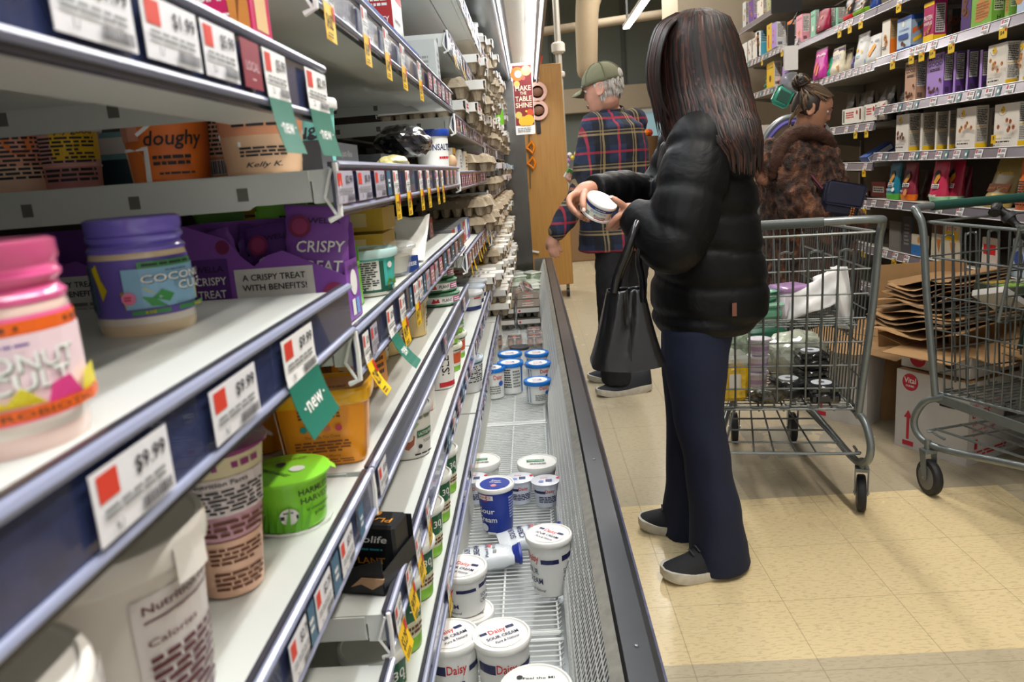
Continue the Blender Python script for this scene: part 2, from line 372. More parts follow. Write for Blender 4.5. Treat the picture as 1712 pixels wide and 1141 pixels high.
single('bin_floor_pan',MB().box(-.78,.05,-.2,6.98,.165,.175,M('#b9bdbc',.3,metal=.3)),'pale grey drip pan under the wire racks','pan',smooth=0)
# shelves
RB=M('#2f3960',.22,noise=.3,nscale=60,coat=.6); RC=M('#9297b0',.28,coat=.2); RCD=M('#3b3b42',.25); CLR=mat('#cfd4e8',.08,alpha=.22,coat=.5)
TW=M('#e9e8ec',.4); TR=M('#d8402f',.45); TY=M('#f4c512',.4); TG=M('#1f6f5c',.4); TM=M('#8c2c3c',.4); TB=M('#3f6a86',.4)
def price_tag(parent,Y,w,zt,kind,price='$4.99',bend=0,x=XF):
    mb=MB(); F=frame((x+.0045,Y,zt),(0,1,0),(0,0,1))
    h=.035
    def sheet(v0,v1,m,n=6,xo=0):
        for j in range(n):
            a=v0+(v1-v0)*j/n; b=v0+(v1-v0)*(j+1)/n
            g=lambda v: bend*max(0,(-v-.02))**2*7+ xo
            mb.add([F(0,a,g(a)),F(w,a,g(a)),F(w,b,g(b)),F(0,b,g(b)),F(0,a,g(a)-.0004),F(w,a,g(a)-.0004),F(w,b,g(b)-.0004),F(0,b,g(b)-.0004)],[(0,1,2,3),(7,6,5,4)],m)
    def dd(cm,v0,v1,xo=0):
        G=lambda u,v,d=0: F(u,v0+v,d+xo+bend*max(0,(-(v0+v)-.02))**2*7)
        deco(mb,G,w,v1-v0,cm)
    front=[('r',.06,.55,.3,.93,TR,1),('t',price,.72,.72,.34,INK,{'w':.42}),('l',.08,.3,.9,.48,2,GREY),('b',.5,.06,.92,.24,INK),('t',price[1:3]+'/','0.2' and .2,.14,.2,INK)]
    if kind in 'wd': sheet(-h,0,TW if kind=='w' else M('#b7b3c2',.4),2); dd(front,-h,0)
    elif kind=='y': sheet(-h,0,M('#f4f3f1',.4),4); sheet(-.074,-h,TY,6); dd(front,-h,0); dd([('t',price,.42,.5,.55,INK,{'w':.6}),('r',.75,.6,.97,.97,RED,1),('l',.1,.06,.6,.22,2,INK)],-.074,-h)
    elif kind=='n': sheet(-.038,0,M('#f4f3f1',.4),4); sheet(-.082,-.038,TG,7); dd(front,-.038,0); dd([('t','new',.5,.5,.42,WH,{'w':.5}),('r',.16,.48,.2,.52,WH,1),('r',.8,.48,.84,.52,WH,1)],-.082,-.038)
    elif kind=='l': sheet(-h,0,TM,1); dd([('t','LOCAL',.5,.45,.28,M('#d9b6ba',.4),{'w':.72}),('r',.4,.18,.6,.2,WH,1)],-h,0)
    elif kind=='b': sheet(-h,0,TB,1); dd([('l',.25,.3,.75,.7,2,WH)],-h,0)
    elif kind=='p': sheet(-h,0,M('#b0718a',.4),1); dd([('l',.15,.2,.85,.8,3,WH),('c',.5,.5,.18,M('#d58a4a',.4))],-h,0)
    return mb.build('price_tag',parent,smooth=0)
def shelf(s,z,label,tags=(),depth=.57,side=False,xf=XF):
    y0,y1=YB[s]+.004,YB[s+1]-.004
    t=thing('case_shelf',label,'shelf',(0,0,0),group='shelves of the refrigerated case')
    mb=MB(); xb=xf-depth
    mb.box(xb,xf-.006,y0+.0035,y1-.0035,z-.012,z,W1); mb.box(xf-.028,xf-.0065,y0+.0035,y1-.0035,z-.036,z-.012,W1); mb.box(xf-.1,xf-.03,y0+.0035,y1-.0035,z-.044 if s==0 else z-.034,z-.012,W1)
    mb.box(xf-.135,xf-.11,y0+.01,y1-.01,z-.022,z-.012,W1); mb.box(xb+.1,xb+.14,y0+.01,y1-.01,z-.02,z-.012,W1)
    r=random.Random(int(z*1000)+s)
    for k in range(7): # punched slots
        a=y0+.1+(y1-y0-.2)*k/6; mb.box(xf-.15,xf-.143,a,a+.022,z,z+.0004,M('#3a3632',.6))
    mb.build('tray',t,smooth=0)
    for yy in (y0,y1-.003):
        b=MB(); pts=[(xb,z-.040),(xf-.1,z-.038),(xf-.085,z-.03),(xf-.03,z-.03),(xf-.03,z-.001),(xb,z-.001)]
        b.prism(pts,-.003,W1,(0,yy,0),(1,0,0),(0,0,1))
        for k in range(4): xx=xb+.1+k*.12; b.box(xx,xx+.012,yy-.0006,yy+.0036,z-.028,z-.014,M('#6a6a62',.6))
        b.build('bracket',t,smooth=0)
    rl=MB(); rl.box(xf-.006,xf,y0,y1,z-.042,z+.002,RB)
    rl.tube([(xf+.001,y0,z+.004),(xf+.001,y1,z+.004)],.0042,RC,8); rl.tube([(xf+.001,y0,z-.044),(xf+.001,y1,z-.044)],.0032,RC,8)
    rl.box(xf-.008,xf-.003,y0,y1,z+.002,z+.0075,RCD); rl.box(xf-.006,xf+.001,y0,y1,z-.051,z-.046,RCD)
    pr=rl.build('price_rail',t)
    cp=MB(); cp.tube([(xf+.001,y0-.004,z+.006),(xf+.002,y0-.004,z-.02),(xf+.001,y0-.004,z-.05),(xf-.012,y0-.003,z-.055)],.0032,WH,6); cp.tube([(xf-.004,y0-.003,z),(xf-.014,y0-.003,z-.03),(xf-.003,y0-.003,z-.05)],.002,WH,6); cp.build('rail_clip',t)
    for i,tg in enumerate(tags):
        yy,w,k=tg[:3]
        if y0-.3<yy<y1: price_tag(pr,yy,w,z-.003,k,tg[3] if len(tg)>3 else '$%d.%d9'%(2+(i*5+s)%8,(i*3)%10),bend=tg[4] if len(tg)>4 else 0)
    return t
def auto(s,z,kinds,seed,g0=.1,dens=1):
    r=random.Random(seed); y=YB[s]+.05; o=[]; i=0
    while y<YB[s+1]-.08:
        k=kinds[i%len(kinds)]; i+=1; w=.042 if k!='b' else .022
        if k!='-': o.append((y,w,k,'$%d.%d9'%(r.randint(2,7),r.randint(0,9)),r.random()*.5))
        y+=w+r.random()*g0*dens
    return o
yA=lambda px,py: at(px,py,x=XF).y
SN=['nearest','second','third','fourth','farthest']
shelf(0,1.333,'near top shelf carrying the waffle box, seen from below',[(yA(70,20),yA(213,60)-yA(70,20),'w','$1.99'),(yA(225,40),yA(328,120)-yA(225,40),'w','$1.99'),(yA(330,90),yA(392,140)-yA(330,90),'w','$5.99'),(yA(395,100),yA(430,140)-yA(395,100),'l'),(yA(432,110),yA(474,150)-yA(432,110),'n','$5.99',.35),(yA(503,130),yA(540,160)-yA(503,130),'n','$2.19',.3)])
shelf(0,1.105,'near shelf holding the pink and the purple coconut jars',[(yA(130,800),yA(268,740)-yA(130,800),'w','$9.99'),(yA(335,650),yA(416,620)-yA(335,650),'w','$9.99'),(yA(458,560),yA(512,540)-yA(458,560),'n','$9.99',.6)])
shelf(0,.888,'near shelf holding the large white tubs and the green yogurt cup',[(yA(475,1100),.05,'w','$2.79'),(yA(505,1050),.022,'b'),(yA(520,1020),.05,'w','$2.79'),(yA(548,960),.024,'b'),(yA(562,930),.05,'w','$3.79'),(yA(593,870),.022,'b')])
shelf(0,.64,'near low shelf with the pink lidded yogurt tub',[(.66,.045,'w'),(.75,.045,'y','$3.29',.3)])
shelf(0,.48,'near bottom shelf just above the bin',[(.5,.045,'w'),(.7,.045,'w')])
shelf(1,1.87,'topmost shelf of the second bay, only its underside in view',auto(1,1.87,'wyw',1))
shelf(1,1.448,'high shelf in the second bay holding the long blue carton',[(yA(535,20),.045,'y','$4.82'),(yA(602,60),.04,'y','$4.89'),(yA(640,100),.045,'y','$4.82'),(yA(668,120),.05,'y','$3.00'),(yA(697,140),.05,'y','$3.29')]+[(1.75+.09*k,.06,'pw'[k%2]) for k in range(6)])
shelf(1,1.237,'second bay shelf holding the cookie dough tubs',[(yA(554,290),yA(584,290)-yA(554,290)-.004,'d','$2.99'),(yA(590,290),yA(614,290)-yA(590,290)-.004,'d'),(yA(620,290),yA(638,290)-yA(620,290)-.004,'d'),(yA(641,290),.03,'b'),(yA(652,290),.042,'y'),(yA(673,290),.042,'y'),(yA(696,290),.042,'y'),(yA(709,290),.042,'y'),(yA(725,290),.04,'y'),(yA(734,290),.04,'y'),(1.95,.05,'d'),(2.05,.05,'d'),(2.16,.05,'d')])
shelf(1,1.052,'second bay shelf holding the purple crispy treat displays',[(.86,.032,'y','$2.99',1),(.905,.04,'d'),(yA(643,545),.05,'n','$2.99',1.2),(yA(664,520),.05,'y','$4.79',.2),(yA(680,490),.022,'b'),(yA(688,490),.05,'y','$4.71'),(1.32,.05,'w'),(1.385,.02,'b'),(1.42,.05,'d'),(1.49,.05,'p'),(1.56,.05,'d'),(1.64,.05,'p'),(1.73,.05,'b'),(1.82,.05,'d'),(1.92,.05,'b'),(2.02,.05,'d'),(2.13,.05,'b')])
shelf(1,.888,'second bay shelf holding the orange buttery spread tubs',[(.86,.05,'w','$5.49'),(1.6,.05,'d'),(2.1,.05,'w')])
shelf(1,.70,'second bay shelf holding the black slices carton',[(.86,.045,'y','$3.29',.5),(.95,.045,'y','$4.99',.3),(1.04,.045,'y','$3.39',.2),(1.16,.04,'y','$4.29')]+[(1.5+.12*k,.06,'bwp'[k%3]) for k in range(6)])
shelf(1,.48,'second bay bottom shelf lined with green and white tubs',[(.9,.05,'w'),(1.3,.045,'y'),(1.9,.05,'w')])
for z,n in ((1.87,'topmost'),(1.62,'second highest'),(1.39,'third highest'),(1.225,'fourth highest'),(.98,'third lowest'),(.70,'second lowest'),(.48,'lowest')):
    shelf(2,z,n+' shelf of the third bay',auto(2,z,{1.87:'wyw',1.62:'wyyw',1.39:'pwpd',1.225:'pp',.98:'pyy'}.get(z,'wdb'),int(z*100),.09))
for s in (3,4):
    for z,n in ((1.87,'topmost'),(1.60,'second highest'),(1.36,'third highest'),(1.13,'middle'),(.92,'third lowest'),(.70,'second lowest'),(.48,'lowest')):
        shelf(s,z,n+' shelf of the %s bay'%('fourth' if s==3 else 'fifth'),auto(s,z,'wyd',int(z*100)+s,.25))
# wooden end display beyond the case
WD=bpy.data.materials.new('oak_veneer'); WD.use_nodes=True; nt=WD.node_tree; b=nt.nodes['Principled BSDF']; tc=nt.nodes.new('ShaderNodeTexCoord'); mp=nt.nodes.new('ShaderNodeMapping'); mp.inputs['Scale'].default_value=(30,30,1.6)
nz=nt.nodes.new('ShaderNodeTexNoise'); nz.inputs['Scale'].default_value=2; nz.inputs['Detail'].default_value=7; cr=nt.nodes.new('ShaderNodeValToRGB'); cr.color_ramp.elements[0].color=lin('#a06f30'); cr.color_ramp.elements[1].color=lin('#c4954e')
nt.links.new(tc.outputs['Object'],mp.inputs[0]); nt.links.new(mp.outputs[0],nz.inputs[0]); nt.links.new(nz.outputs[0],cr.inputs[0]); nt.links.new(cr.outputs[0],b.inputs['Base Color']); b.inputs['Roughness'].default_value=.4
t=thing('rolling_display','tall oak veneer rolling display panel at the end of the case','display stand',(.0,7.3,0))
MB().box(-.02,.36,0,.5,.13,2.14,WD,bev=.006).build('cabinet_panel',t)
MB().tube([(-.035,-.012,2.1),(-.035,-.012,.55),(-.02,-.012,.47),(.05,-.012,.45)],.012,M('#d9d9d5',.4),8).build('edge_trim',t)
for x in (.05,.31): MB().lathe([(.04,-.015),(.045,-.012),(.045,.012),(.04,.015)],BK,14,T=Matrix.Translation((x,.08,.045))@Matrix.Rotation(math.pi/2,4,'Y')).box(x-.015,x+.015,.06,.1,.06,.13,GREY).build('caster',t)
t=thing('red_basket','small red and white basket on top of the oak panel','basket',(.1,7.4,2.14)); MB().lathe([(.08,0),(.10,.07),(.105,.08),(.095,.08),(.075,.01)],M('#b92a2e',.4),16).build('bowl',t); MB().tube([(-.09,0,.07),(-.05,0,.11),(.05,0,.11),(.09,0,.07)],.006,WH,6).build('handle',t)
# hanging orange cutters strip and hook
t=thing('pegged_utensils','black hook strip with two round pink and white tape dispensers','utensil',(.12,7.285,1.9),group='items hung on the oak panel')
MB().box(-.02,.02,-.006,0,-.36,.13,BK,bev=.002).box(-.045,.03,-.02,-.006,.1,.16,BK).box(-.01,.03,-.024,-.02,.11,.155,WH).build('strip',t)
for z in (.0,-.16):
    k=MB().lathe([(.055,0),(.085,.0),(.09,.012),(.085,.025),(.055,.025),(.055,0)],M('#e7b8a6',.4),24,T=Matrix.Translation((.01,-.01,z))@Matrix.Rotation(math.pi/2,4,'X')).build('ring',t)
    MB().ball((.01,-.02,z),(.05,.012,.04),M('#7c5138',.5)).build('core',k)
t=thing('hanging_string','hanging strip of orange plastic ties on the oak panel','utensil',(.02,7.285,1.3),group='items hung on the oak panel')
MB().tube([(0,-.01,.6),(.01,-.012,.2),(-.01,-.01,-.25)],.005,M('#5a4636',.5),6).build('cord',t)
for z in (.42,.3,.12,-.02): MB().tube([(-.02,-.015,z),(.03,-.02,z+.05),(.05,-.02,z),(.03,-.02,z-.05)],.014,M('#f08a17',.35),8,closed=True).build('tie',t)
# hanging sign
p0=at(855,108,y=5.6);p1=at(888,110,y=5.6);p2=at(864,226,y=5.6)
sw=p1.x-p0.x; sh=p0.z-p2.z
t=thing('hanging_sign','red Thanksgiving sign reading make the table shine hanging from the canopy','sign',(p0.x,5.6,p2.z))
mb=MB().box(0,sw,-.003,.003,0,sh,WH); F=frame((0,-.0032,0),(1,0,0),(0,0,1)); SR=M('#7f1216',.5); OR=M('#d9701a',.5); CRM=M('#f1e3c4',.4)
deco(mb,F,sw,sh,[('r',.02,.13,.98,.985,SR,1),('c',.25,.86,.1,OR),('c',.72,.9,.07,M('#d9c26a',.4)),('c',.3,.86,.05,WH),('c',.55,.8,.03,M('#e5554a',.4)),('c',.2,.72,.045,M('#cdb65a',.4)),
 ('t','MAKE',.5,.655,.1,CRM,{'w':.8}),('t','THE',.5,.585,.06,CRM,{'w':.34}),('t','TABLE',.5,.505,.1,CRM,{'w':.84}),('t','SHINE',.5,.415,.1,CRM,{'w':.84}),('c',.2,.28,.05,M('#cdb65a',.4)),('c',.8,.31,.05,M('#c9451d',.4)),('c',.42,.19,.07,M('#f3b41b',.4)),('c',.7,.2,.08,M('#f3b41b',.4)),('c',.6,.33,.015,YEL),('l',.1,.03,.8,.1,3,GREY)]); mb.build('panel',t,smooth=0)
MB().box(-.003,sw+.003,-.006,.006,sh-.01,sh+.006,M('#d8d8d4',.3)).box(sw/2-.002,sw/2+.002,-.002,.002,sh,2.0-p2.z,GREY).build('hanger',t,smooth=0)
# ---------------- product builders (local: front faces -y, base at z=0, centred on x, front at y=0) ----------------
def carton_parts(w,d,h,fc,sc,front=(),side=(),lside=(),top=(),tc=None,parent=None):
    mb=MB(); e=.0008
    mb.box(-w/2,w/2,0,d,0,h,sc)
    mb.box(-w/2,w/2,-.0004,.0,0,h,fc)
    if tc: mb.box(-w/2,w/2,0,d,h,h+.0004,tc)
    if front: deco(mb,frame((-w/2,-.0004,0),(1,0,0),(0,0,1)),w,h,front)
    if side: deco(mb,frame((w/2,0,0),(0,1,0),(0,0,1)),d,h,side)
    if lside: deco(mb,frame((-w/2,d,0),(0,-1,0),(0,0,1)),d,h,lside)
    if top: deco(mb,frame((-w/2,0,h+.0004),(1,0,0),(0,1,0)),w,d,top)
    # flap seams on top
    mb.box(-w/2+.002,w/2-.002,d*.35,d*.35+.001,h,h+.0012,sc)
    return mb
def carton(name,label,cat,loc,rz,w,d,h,fc,sc,group=None,rot=None,**k):
    mb=carton_parts(w,d,h,fc,sc,**k); o=mb.build(name,smooth=0); tag(o,label,cat,group); return place(o,loc,rot or rz)
def pouch(name,label,cat,loc,rz,w,d,h,fc,front=(),group=None,rot=None,bc=None,lean=0,pinch=.15):
    # stand-up pouch: wide gusset at the bottom, flat crimped seal at the top
    mb=MB(); n=12; seg=16; vs=[]; rr=random.Random(int(w*1e4+h*1e4)); wob=[rr.uniform(-.004,.004) for _ in range(20)]
    def half(v): # half depth at height fraction
        return d/2*(min(1,.75+v*1.6) if v<.16 else 1)*(1-max(0,(v-.12)/.88))+.0015
    def hw(v): return w/2*(.93+.07*min(1,v*6))*(1-pinch*.3*math.sin(v*3.14))
    ring=[]
    for i in range(n+1):
        v=i/n; hd=half(v); ww=hw(v)
        for k in range(seg):
            a=2*math.pi*k/seg; c,s_=math.cos(a),math.sin(a); q=(abs(c)**3+abs(s_)**3)**(-1/3) 
            vs.append((ww*c*q*(1 if v<.97 else 1)+wob[(i+k)%20]*v*(.5),hd*s_*q+wob[(i*3+k)%20]*.7*(1 if v<.9 else 0)+lean*v,v*h))
    fs=[(i*seg+k,i*seg+(k+1)%seg,(i+1)*seg+(k+1)%seg,(i+1)*seg+k) for i in range(n) for k in range(seg)]
    mb.add(vs,fs[:seg*3],bc or fc); mb.f=[];mb.m=[]
    mb.v=list(map(tuple,vs)); a=mb.mi(fc); b=mb.mi(bc or fc)
    for j,f in enumerate(fs): mb.f.append(f); mb.m.append(b if j<seg*2 else a)
    mb.f.append(tuple(range(seg-1,-1,-1))); mb.m.append(b); mb.f.append(tuple(n*seg+k for k in range(seg))); mb.m.append(a)
    for k in range(4): mb.box(-w/2*.96,w/2*.96,-.0022+lean,.0022+lean,h*(.955+k*.011),h*(.958+k*.011),fc)
    def F(u,v,dd=0):
        vv=v/h; x=u-w/2; e=min(1,abs(2*x/w)); return V3((x,-half(vv)*(1-e**3)**(1/3)-.0045-dd+lean*vv,v))
    if front: deco(mb,F,w,h,front)
    o=mb.build(name,smooth=60); tag(o,label,cat,group); return place(o,loc,rot or rz)
def tub(t,R1,R0,h,body,lidm,lh=.012,texts=(),lidtext=(),ang=-math.pi/2,seg=36,rim=None,foil=None,bands=(),sq=0):
    # tapered pot with a snap lid; R1 at top, R0 at bottom
    rf=lambda z: R0+(R1-R0)*max(0,min(1,z/h))
    mb=MB(); pr=[(R0*.9,.002),(R0*.97,0),(R0,.002)]
    zs=sorted(set([.004,h*.25,h*.5,h*.75,h-.004]+[b[0]*h for b in bands]+[b[1]*h for b in bands]))
    def bm(z):
        for b in bands:
            if b[0]*h-1e-6<=z<b[1]*h-1e-6: return b[2]
        return body
    pr+=[(rf(z),z,bm(z)) for z in zs]
    mb.lathe(pr,body,seg,sq=sq)
    sqf=(lambda a:1) if not sq else (lambda a:(abs(math.cos(a))**sq+abs(math.sin(a))**sq)**(-1/sq))
    def F(u,v,d=0):
        a=ang+u/rf(v); r=(rf(v)+.0005+d)*sqf(a); return V3((r*math.cos(a),r*math.sin(a),v))
    for (uc,W,cm) in texts:
        deco(mb,lambda a,b,d=0,uc=uc,W=W: F(uc-W/2+a,b,d),W,h,cm)
    mb.build('pot',t,smooth=35)
    if lidm:
        lb=MB(); L=R1+.003
        lb.lathe([(R1-.002,h-lh+.002),(L,h-lh),(L+.001,h-lh+.002),(L+.001,h-.002),(L-.0005,h+.0008),(L-.004,h+.0012),(L-.006,h-.0012),(L-.010,h-.0018),(.001,h-.0018)],lidm,seg,sq=sq)
        if lidtext:
            A=ang+math.pi/2; ux=V3((math.cos(A),math.sin(A),0)); uy=V3((-math.sin(A),math.cos(A),0)); W=2*(L-.008)
            o=-ux*W/2-uy*W/2+V3((0,0,h-.0015)); deco(lb,lambda a,b,d=0: o+ux*a+uy*b+V3((0,0,.0003+d)),W,W,lidtext)
        lb.build('lid',t,smooth=35)
    if foil:
        fb=MB(); L=R1+.004; fb.lathe([(R1-.001,h-.006),(R1,h-.001),(L,h),(L,h+.002),(L-.002,h+.0028),(.001,h+.0028)],foil,seg)
        fb.add([(L*.88,-.010,h+.0030),(L*.88,.010,h+.0030),(L+.004,.007,h-.003),(L+.005,-.005,h-.004)],[(0,1,2,3),(3,2,1,0)],foil)
        if lidtext: deco(fb,frame((-L,-L,h+.003),(1,0,0),(0,1,0)),2*L,2*L,lidtext)
        fb.build('foil_lid',t,smooth=35)
FACTS=[('t','Nutrition Facts',.5,.93,.07,INK,{'w':.85}),('l',.08,.08,.92,.88,14,INK)]
PULP=M('#a9987f',.85,bump=.3,bscale=150,noise=.2,nscale=60); PULPG=M('#77736b',.85,bump=.3,bscale=150)
def egg_carton_mesh(nx,ny,pulp,lidh=.028,sleeve=None,sleevetop=(),sleevefront=(),clear=False,eggs=None):
    # local: x across nx cups, y along ny cups, base z=0
    p=.047; W=nx*p+.012; L=ny*p+.012; mb=MB()
    for i in range(nx):
        for j in range(ny):
            T=Matrix.Translation((-W/2+.006+p*(i+.5),-L/2+.006+p*(j+.5),0)); mb.lathe([(.010,.0),(.013,.0),(.0225,.03),(.0235,.036)],pulp if not clear else clear,8,T=T)
            if eggs: mb.ball((-W/2+.006+p*(i+.5),-L/2+.006+p*(j+.5),.034),(.0195,.0195,.026),eggs,10)
    pm=clear or pulp
    mb.box(-W/2,W/2,-L/2,L/2,.034,.037,pm,bev=.001)
    z0=.037; z1=z0+lidh; b=.016
    mb.add([(-W/2+.003,-L/2+.003,z0),(W/2-.003,-L/2+.003,z0),(W/2-.003,L/2-.003,z0),(-W/2+.003,L/2-.003,z0),(-W/2+b,-L/2+b,z1),(W/2-b,-L/2+b,z1),(W/2-b,L/2-b,z1),(-W/2+b,L/2-b,z1)],[(4,5,6,7),(0,1,5,4),(1,2,6,5),(2,3,7,6),(3,0,4,7)],pm)
    if not sleeve and not clear:
        for i in range(nx):
            for j in range(ny): mb.ball((-W/2+.006+p*(i+.5),-L/2+.006+p*(j+.5),z1-.012),(.021,.021,.018),pm,10)
    if sleeve:
        mb.box(-W/2+.004,W/2-.004,-L/2-.002,L/2+.002,z1-.002,z1+.002,sleeve); mb.box(-W/2+.006,W/2-.006,-L/2-.003,-L/2-.001,.028,z1+.002,sleeve)
        mb.box(-W/2+.006,W/2-.006,L/2+.001,L/2+.003,.028,z1+.002,sleeve)
        mb.box(W/2-.002,W/2+.0005,-L/2+.006,L/2-.006,.036,z1,sleeve); mb.box(-W/2-.0005,-W/2+.002,-L/2+.006,L/2-.006,.036,z1,sleeve)
        if sleevetop: deco(mb,frame((-W/2,-L/2,z1+.0022),(1,0,0),(0,1,0)),W,L,sleevetop)
        if sleevefront: deco(mb,frame((-W/2,-L/2-.0032,.028),(1,0,0),(0,0,1)),W,z1-.026,sleevefront)
    return mb
# ---------------- snack shelving on the right ----------------
XR=1.95; RSB=[1.9,4.50,5.75,7.25]
t=thing('gondola_shelving','long store shelving unit on the right side of the aisle','shelving',(0,0,0))
mb=MB(); mb.box(XR+.46,XR+.5,1.9,7.28,.05,2.9,M('#6b6255',.7)); mb.build('back_board',t,smooth=0)
mb=MB()
for y in RSB: MB().box(XR+.44,XR+.46,y-.012,y+.012,.05,2.9,M('#9b948a',.5)).build('upright',t,smooth=0)
MB().box(XR-.02,XR+.46,1.9,7.28,.0,.14,M('#4a443c',.6)).build('kick_base',t,smooth=0)
SH=M('#9d988c',.4,noise=.1,nscale=8); SRL=M('#9b96a0',.25,metal=.5); 
def rshelf(s,z,label,tags,depth=.44,xf=XR,y0=None):
    y0=(RSB[s]+.004) if y0 is None else y0; y1=RSB[s+1]-.004
    t=thing('store_shelf',label,'shelf',(0,0,0),group='shelves of the snack shelving')
    MB().box(xf+.004,xf+depth,y0,y1,z-.025,z-.002,SH).build('tray',t,smooth=0)
    for yy in (y0+.01,y1-.02): MB().prism([(xf+depth,z-.09),(xf+.1,z-.035),(xf+.1,z-.025),(xf+depth,z-.025)],.01,SH,(0,yy,0),(1,0,0),(0,0,1)).build('bracket',t,smooth=0)
    rb=MB().prism([(xf-.012,z-.042),(xf+.004,z-.042),(xf+.004,z+.002),(xf+.0,z+.003),(xf-.003,z-.001)],y0-y1,SRL,(0,y0,0),(1,0,0),(0,0,1))
    rb.tube([(xf-.012,y0,z-.042),(xf-.012,y1,z-.042)],.0028,M('#c9c7cc',.2),6); rb.tube([(xf-.003,y0,z+.001),(xf-.003,y1,z+.001)],.0028,M('#d9d8da',.2),6)
    pr=rb.build('price_rail',t,smooth=0)
    for yy,w,k in tags:
        if not(y0+.02<yy<y1): continue
        # tags tilt with the rail; reading direction -Y
        up=V3((.0095,0,.041)).normalized(); F0=frame((xf-.0145,yy,z-.041),(0,-1,0),up)
        mb=MB(); F=lambda a,b,d=0: F0(a,b,d)
        m=M('#ecebee',.4) if k in 'wy' else M('#4d7f84',.4)
        mb.add([F(0,0),F(w,0),F(w,.038),F(0,.038)],[(0,1,2,3)],m)
        if k=='w' or k=='y': deco(mb,F,w,.038,[('r',.06,.55,.3,.95,M('#b5434a',.45),1),('l',.4,.55,.9,.9,2,INK),('l',.08,.2,.9,.42,2,GREY),('b',.45,.05,.9,.18,INK)])
        else: deco(mb,F,w,.038,[('c',.5,.5,.2,WH)])
        if k=='y':
            G=frame((xf-.0150,yy,z-.079),(0,-1,0),(0,0,1)); mb.add([G(0,0),G(w,0),G(w,.04),G(0,.04)],[(0,1,2,3)],M('#eec81c',.45)); deco(mb,G,w,.04,[('t','$4',.4,.55,.5,INK,{'w':.5}),('r',.72,.7,.95,.95,RED,1)])
        mb.build('price_tag',pr,smooth=0)
    return t
yR=lambda px,py: at(px,py,x=XR-.01).y
def rt(lst): # (pixel x of the left edge, pixel y, kind)
    return [(yR(a,b),.055 if k!='g' else .028,k) for a,b,k in lst]
RZ=[1.675,1.418,1.17,.922,.655,.42]
t1=rt([(1490,100,'y'),(1530,88,'w'),(1521,90,'y'),(1538,85,'y'),(1556,80,'y'),(1587,73,'y'),(1673,42,'y'),(1640,55,'w')])
rshelf(0,RZ[0],'snack shelf nearest, second from the top, under the green cracker boxes',t1)
rshelf(0,RZ[1],'snack shelf nearest, carrying the purple cookie boxes',rt([(1470,187,'w'),(1492,184,'w'),(1503,182,'g'),(1516,180,'w'),(1530,178,'g'),(1555,176,'w'),(1584,171,'w'),(1600,169,'g'),(1616,166,'w'),(1632,163,'g'),(1647,160,'w'),(1665,158,'g'),(1681,155,'w')]))
rshelf(0,RZ[2],'snack shelf nearest, carrying the white boxes with yellow suns',rt([(1467,264,'w'),(1480,264,'g'),(1502,262,'w'),(1520,262,'w'),(1531,262,'g'),(1541,260,'w'),(1564,260,'w'),(1579,260,'g'),(1594,259,'w'),(1612,258,'g'),(1630,258,'w'),(1668,256,'w')]))
rshelf(0,RZ[3],'snack shelf nearest, carrying the pink and teal snack bags',rt([(1440,336,'y'),(1466,340,'w'),(1488,342,'w'),(1510,345,'w'),(1545,352,'g'),(1576,354,'w'),(1610,360,'w')]),xf=XR-.03)
rshelf(0,RZ[4],'snack shelf nearest, low one carrying the small carton multipacks',rt([(1485,415,'w'),(1502,425,'y'),(1521,432,'y'),(1548,436,'y')]),xf=XR-.03)
rshelf(0,RZ[5],'snack shelf nearest, lowest above the floor',rt([(1477,465,'w'),(1492,470,'w'),(1506,475,'w')]),xf=XR-.03)
rshelf(0,1.945,'snack shelf nearest, topmost, reaching out of view',rt([(1500,10,'y')]))
rshelf(1,1.945,'snack shelf of the middle bay, topmost under the nut bags',rt([(1395,55,'w'),(1402,52,'y'),(1412,48,'w'),(1419,45,'y'),(1437,38,'y')]))
rshelf(1,1.66,'snack shelf of the middle bay, under the magenta and white bags',[(4.6+.09*k,.05,'w') for k in range(12)])
rshelf(1,1.34,'snack shelf of the middle bay, behind the hair bun',[(4.6,.05,'y'),(4.75,.05,'y'),(4.9,.05,'w'),(5.1,.05,'w')])
rshelf(1,1.12,'snack shelf of the middle bay, dark empty one beside the grey arch',[(4.62,.05,'y'),(4.9,.05,'y')])
rshelf(1,.9,'snack shelf of the middle bay, low one behind the navy handbag',[(4.6,.05,'y'),(4.8,.05,'w')])
rshelf(1,.655,'snack shelf of the middle bay, lower one behind the first cart',[(4.6,.05,'y'),(4.8,.05,'w')])
rshelf(1,.42,'snack shelf of the middle bay, lowest one',[(4.6,.05,'w')])
rshelf(2,1.985,'snack shelf of the farthest bay, under the white wafer boxes',[(5.8+.1*k,.05,'wwgyw'[k%5]) for k in range(14)])
rshelf(2,1.71,'snack shelf of the farthest bay, under the yellow box',[(5.85+.1*k,.05,'wwg'[k%3]) for k in range(13)])
rshelf(2,2.29,'snack shelf of the farthest bay, topmost one',[])
rshelf(2,1.3,'snack shelf of the farthest bay, hidden behind the fur coat',[])
P2=-math.pi/2
SHF={0:1.945,1:RZ[0],2:RZ[1],3:RZ[2],4:RZ[3],5:RZ[4],6:RZ[5]}
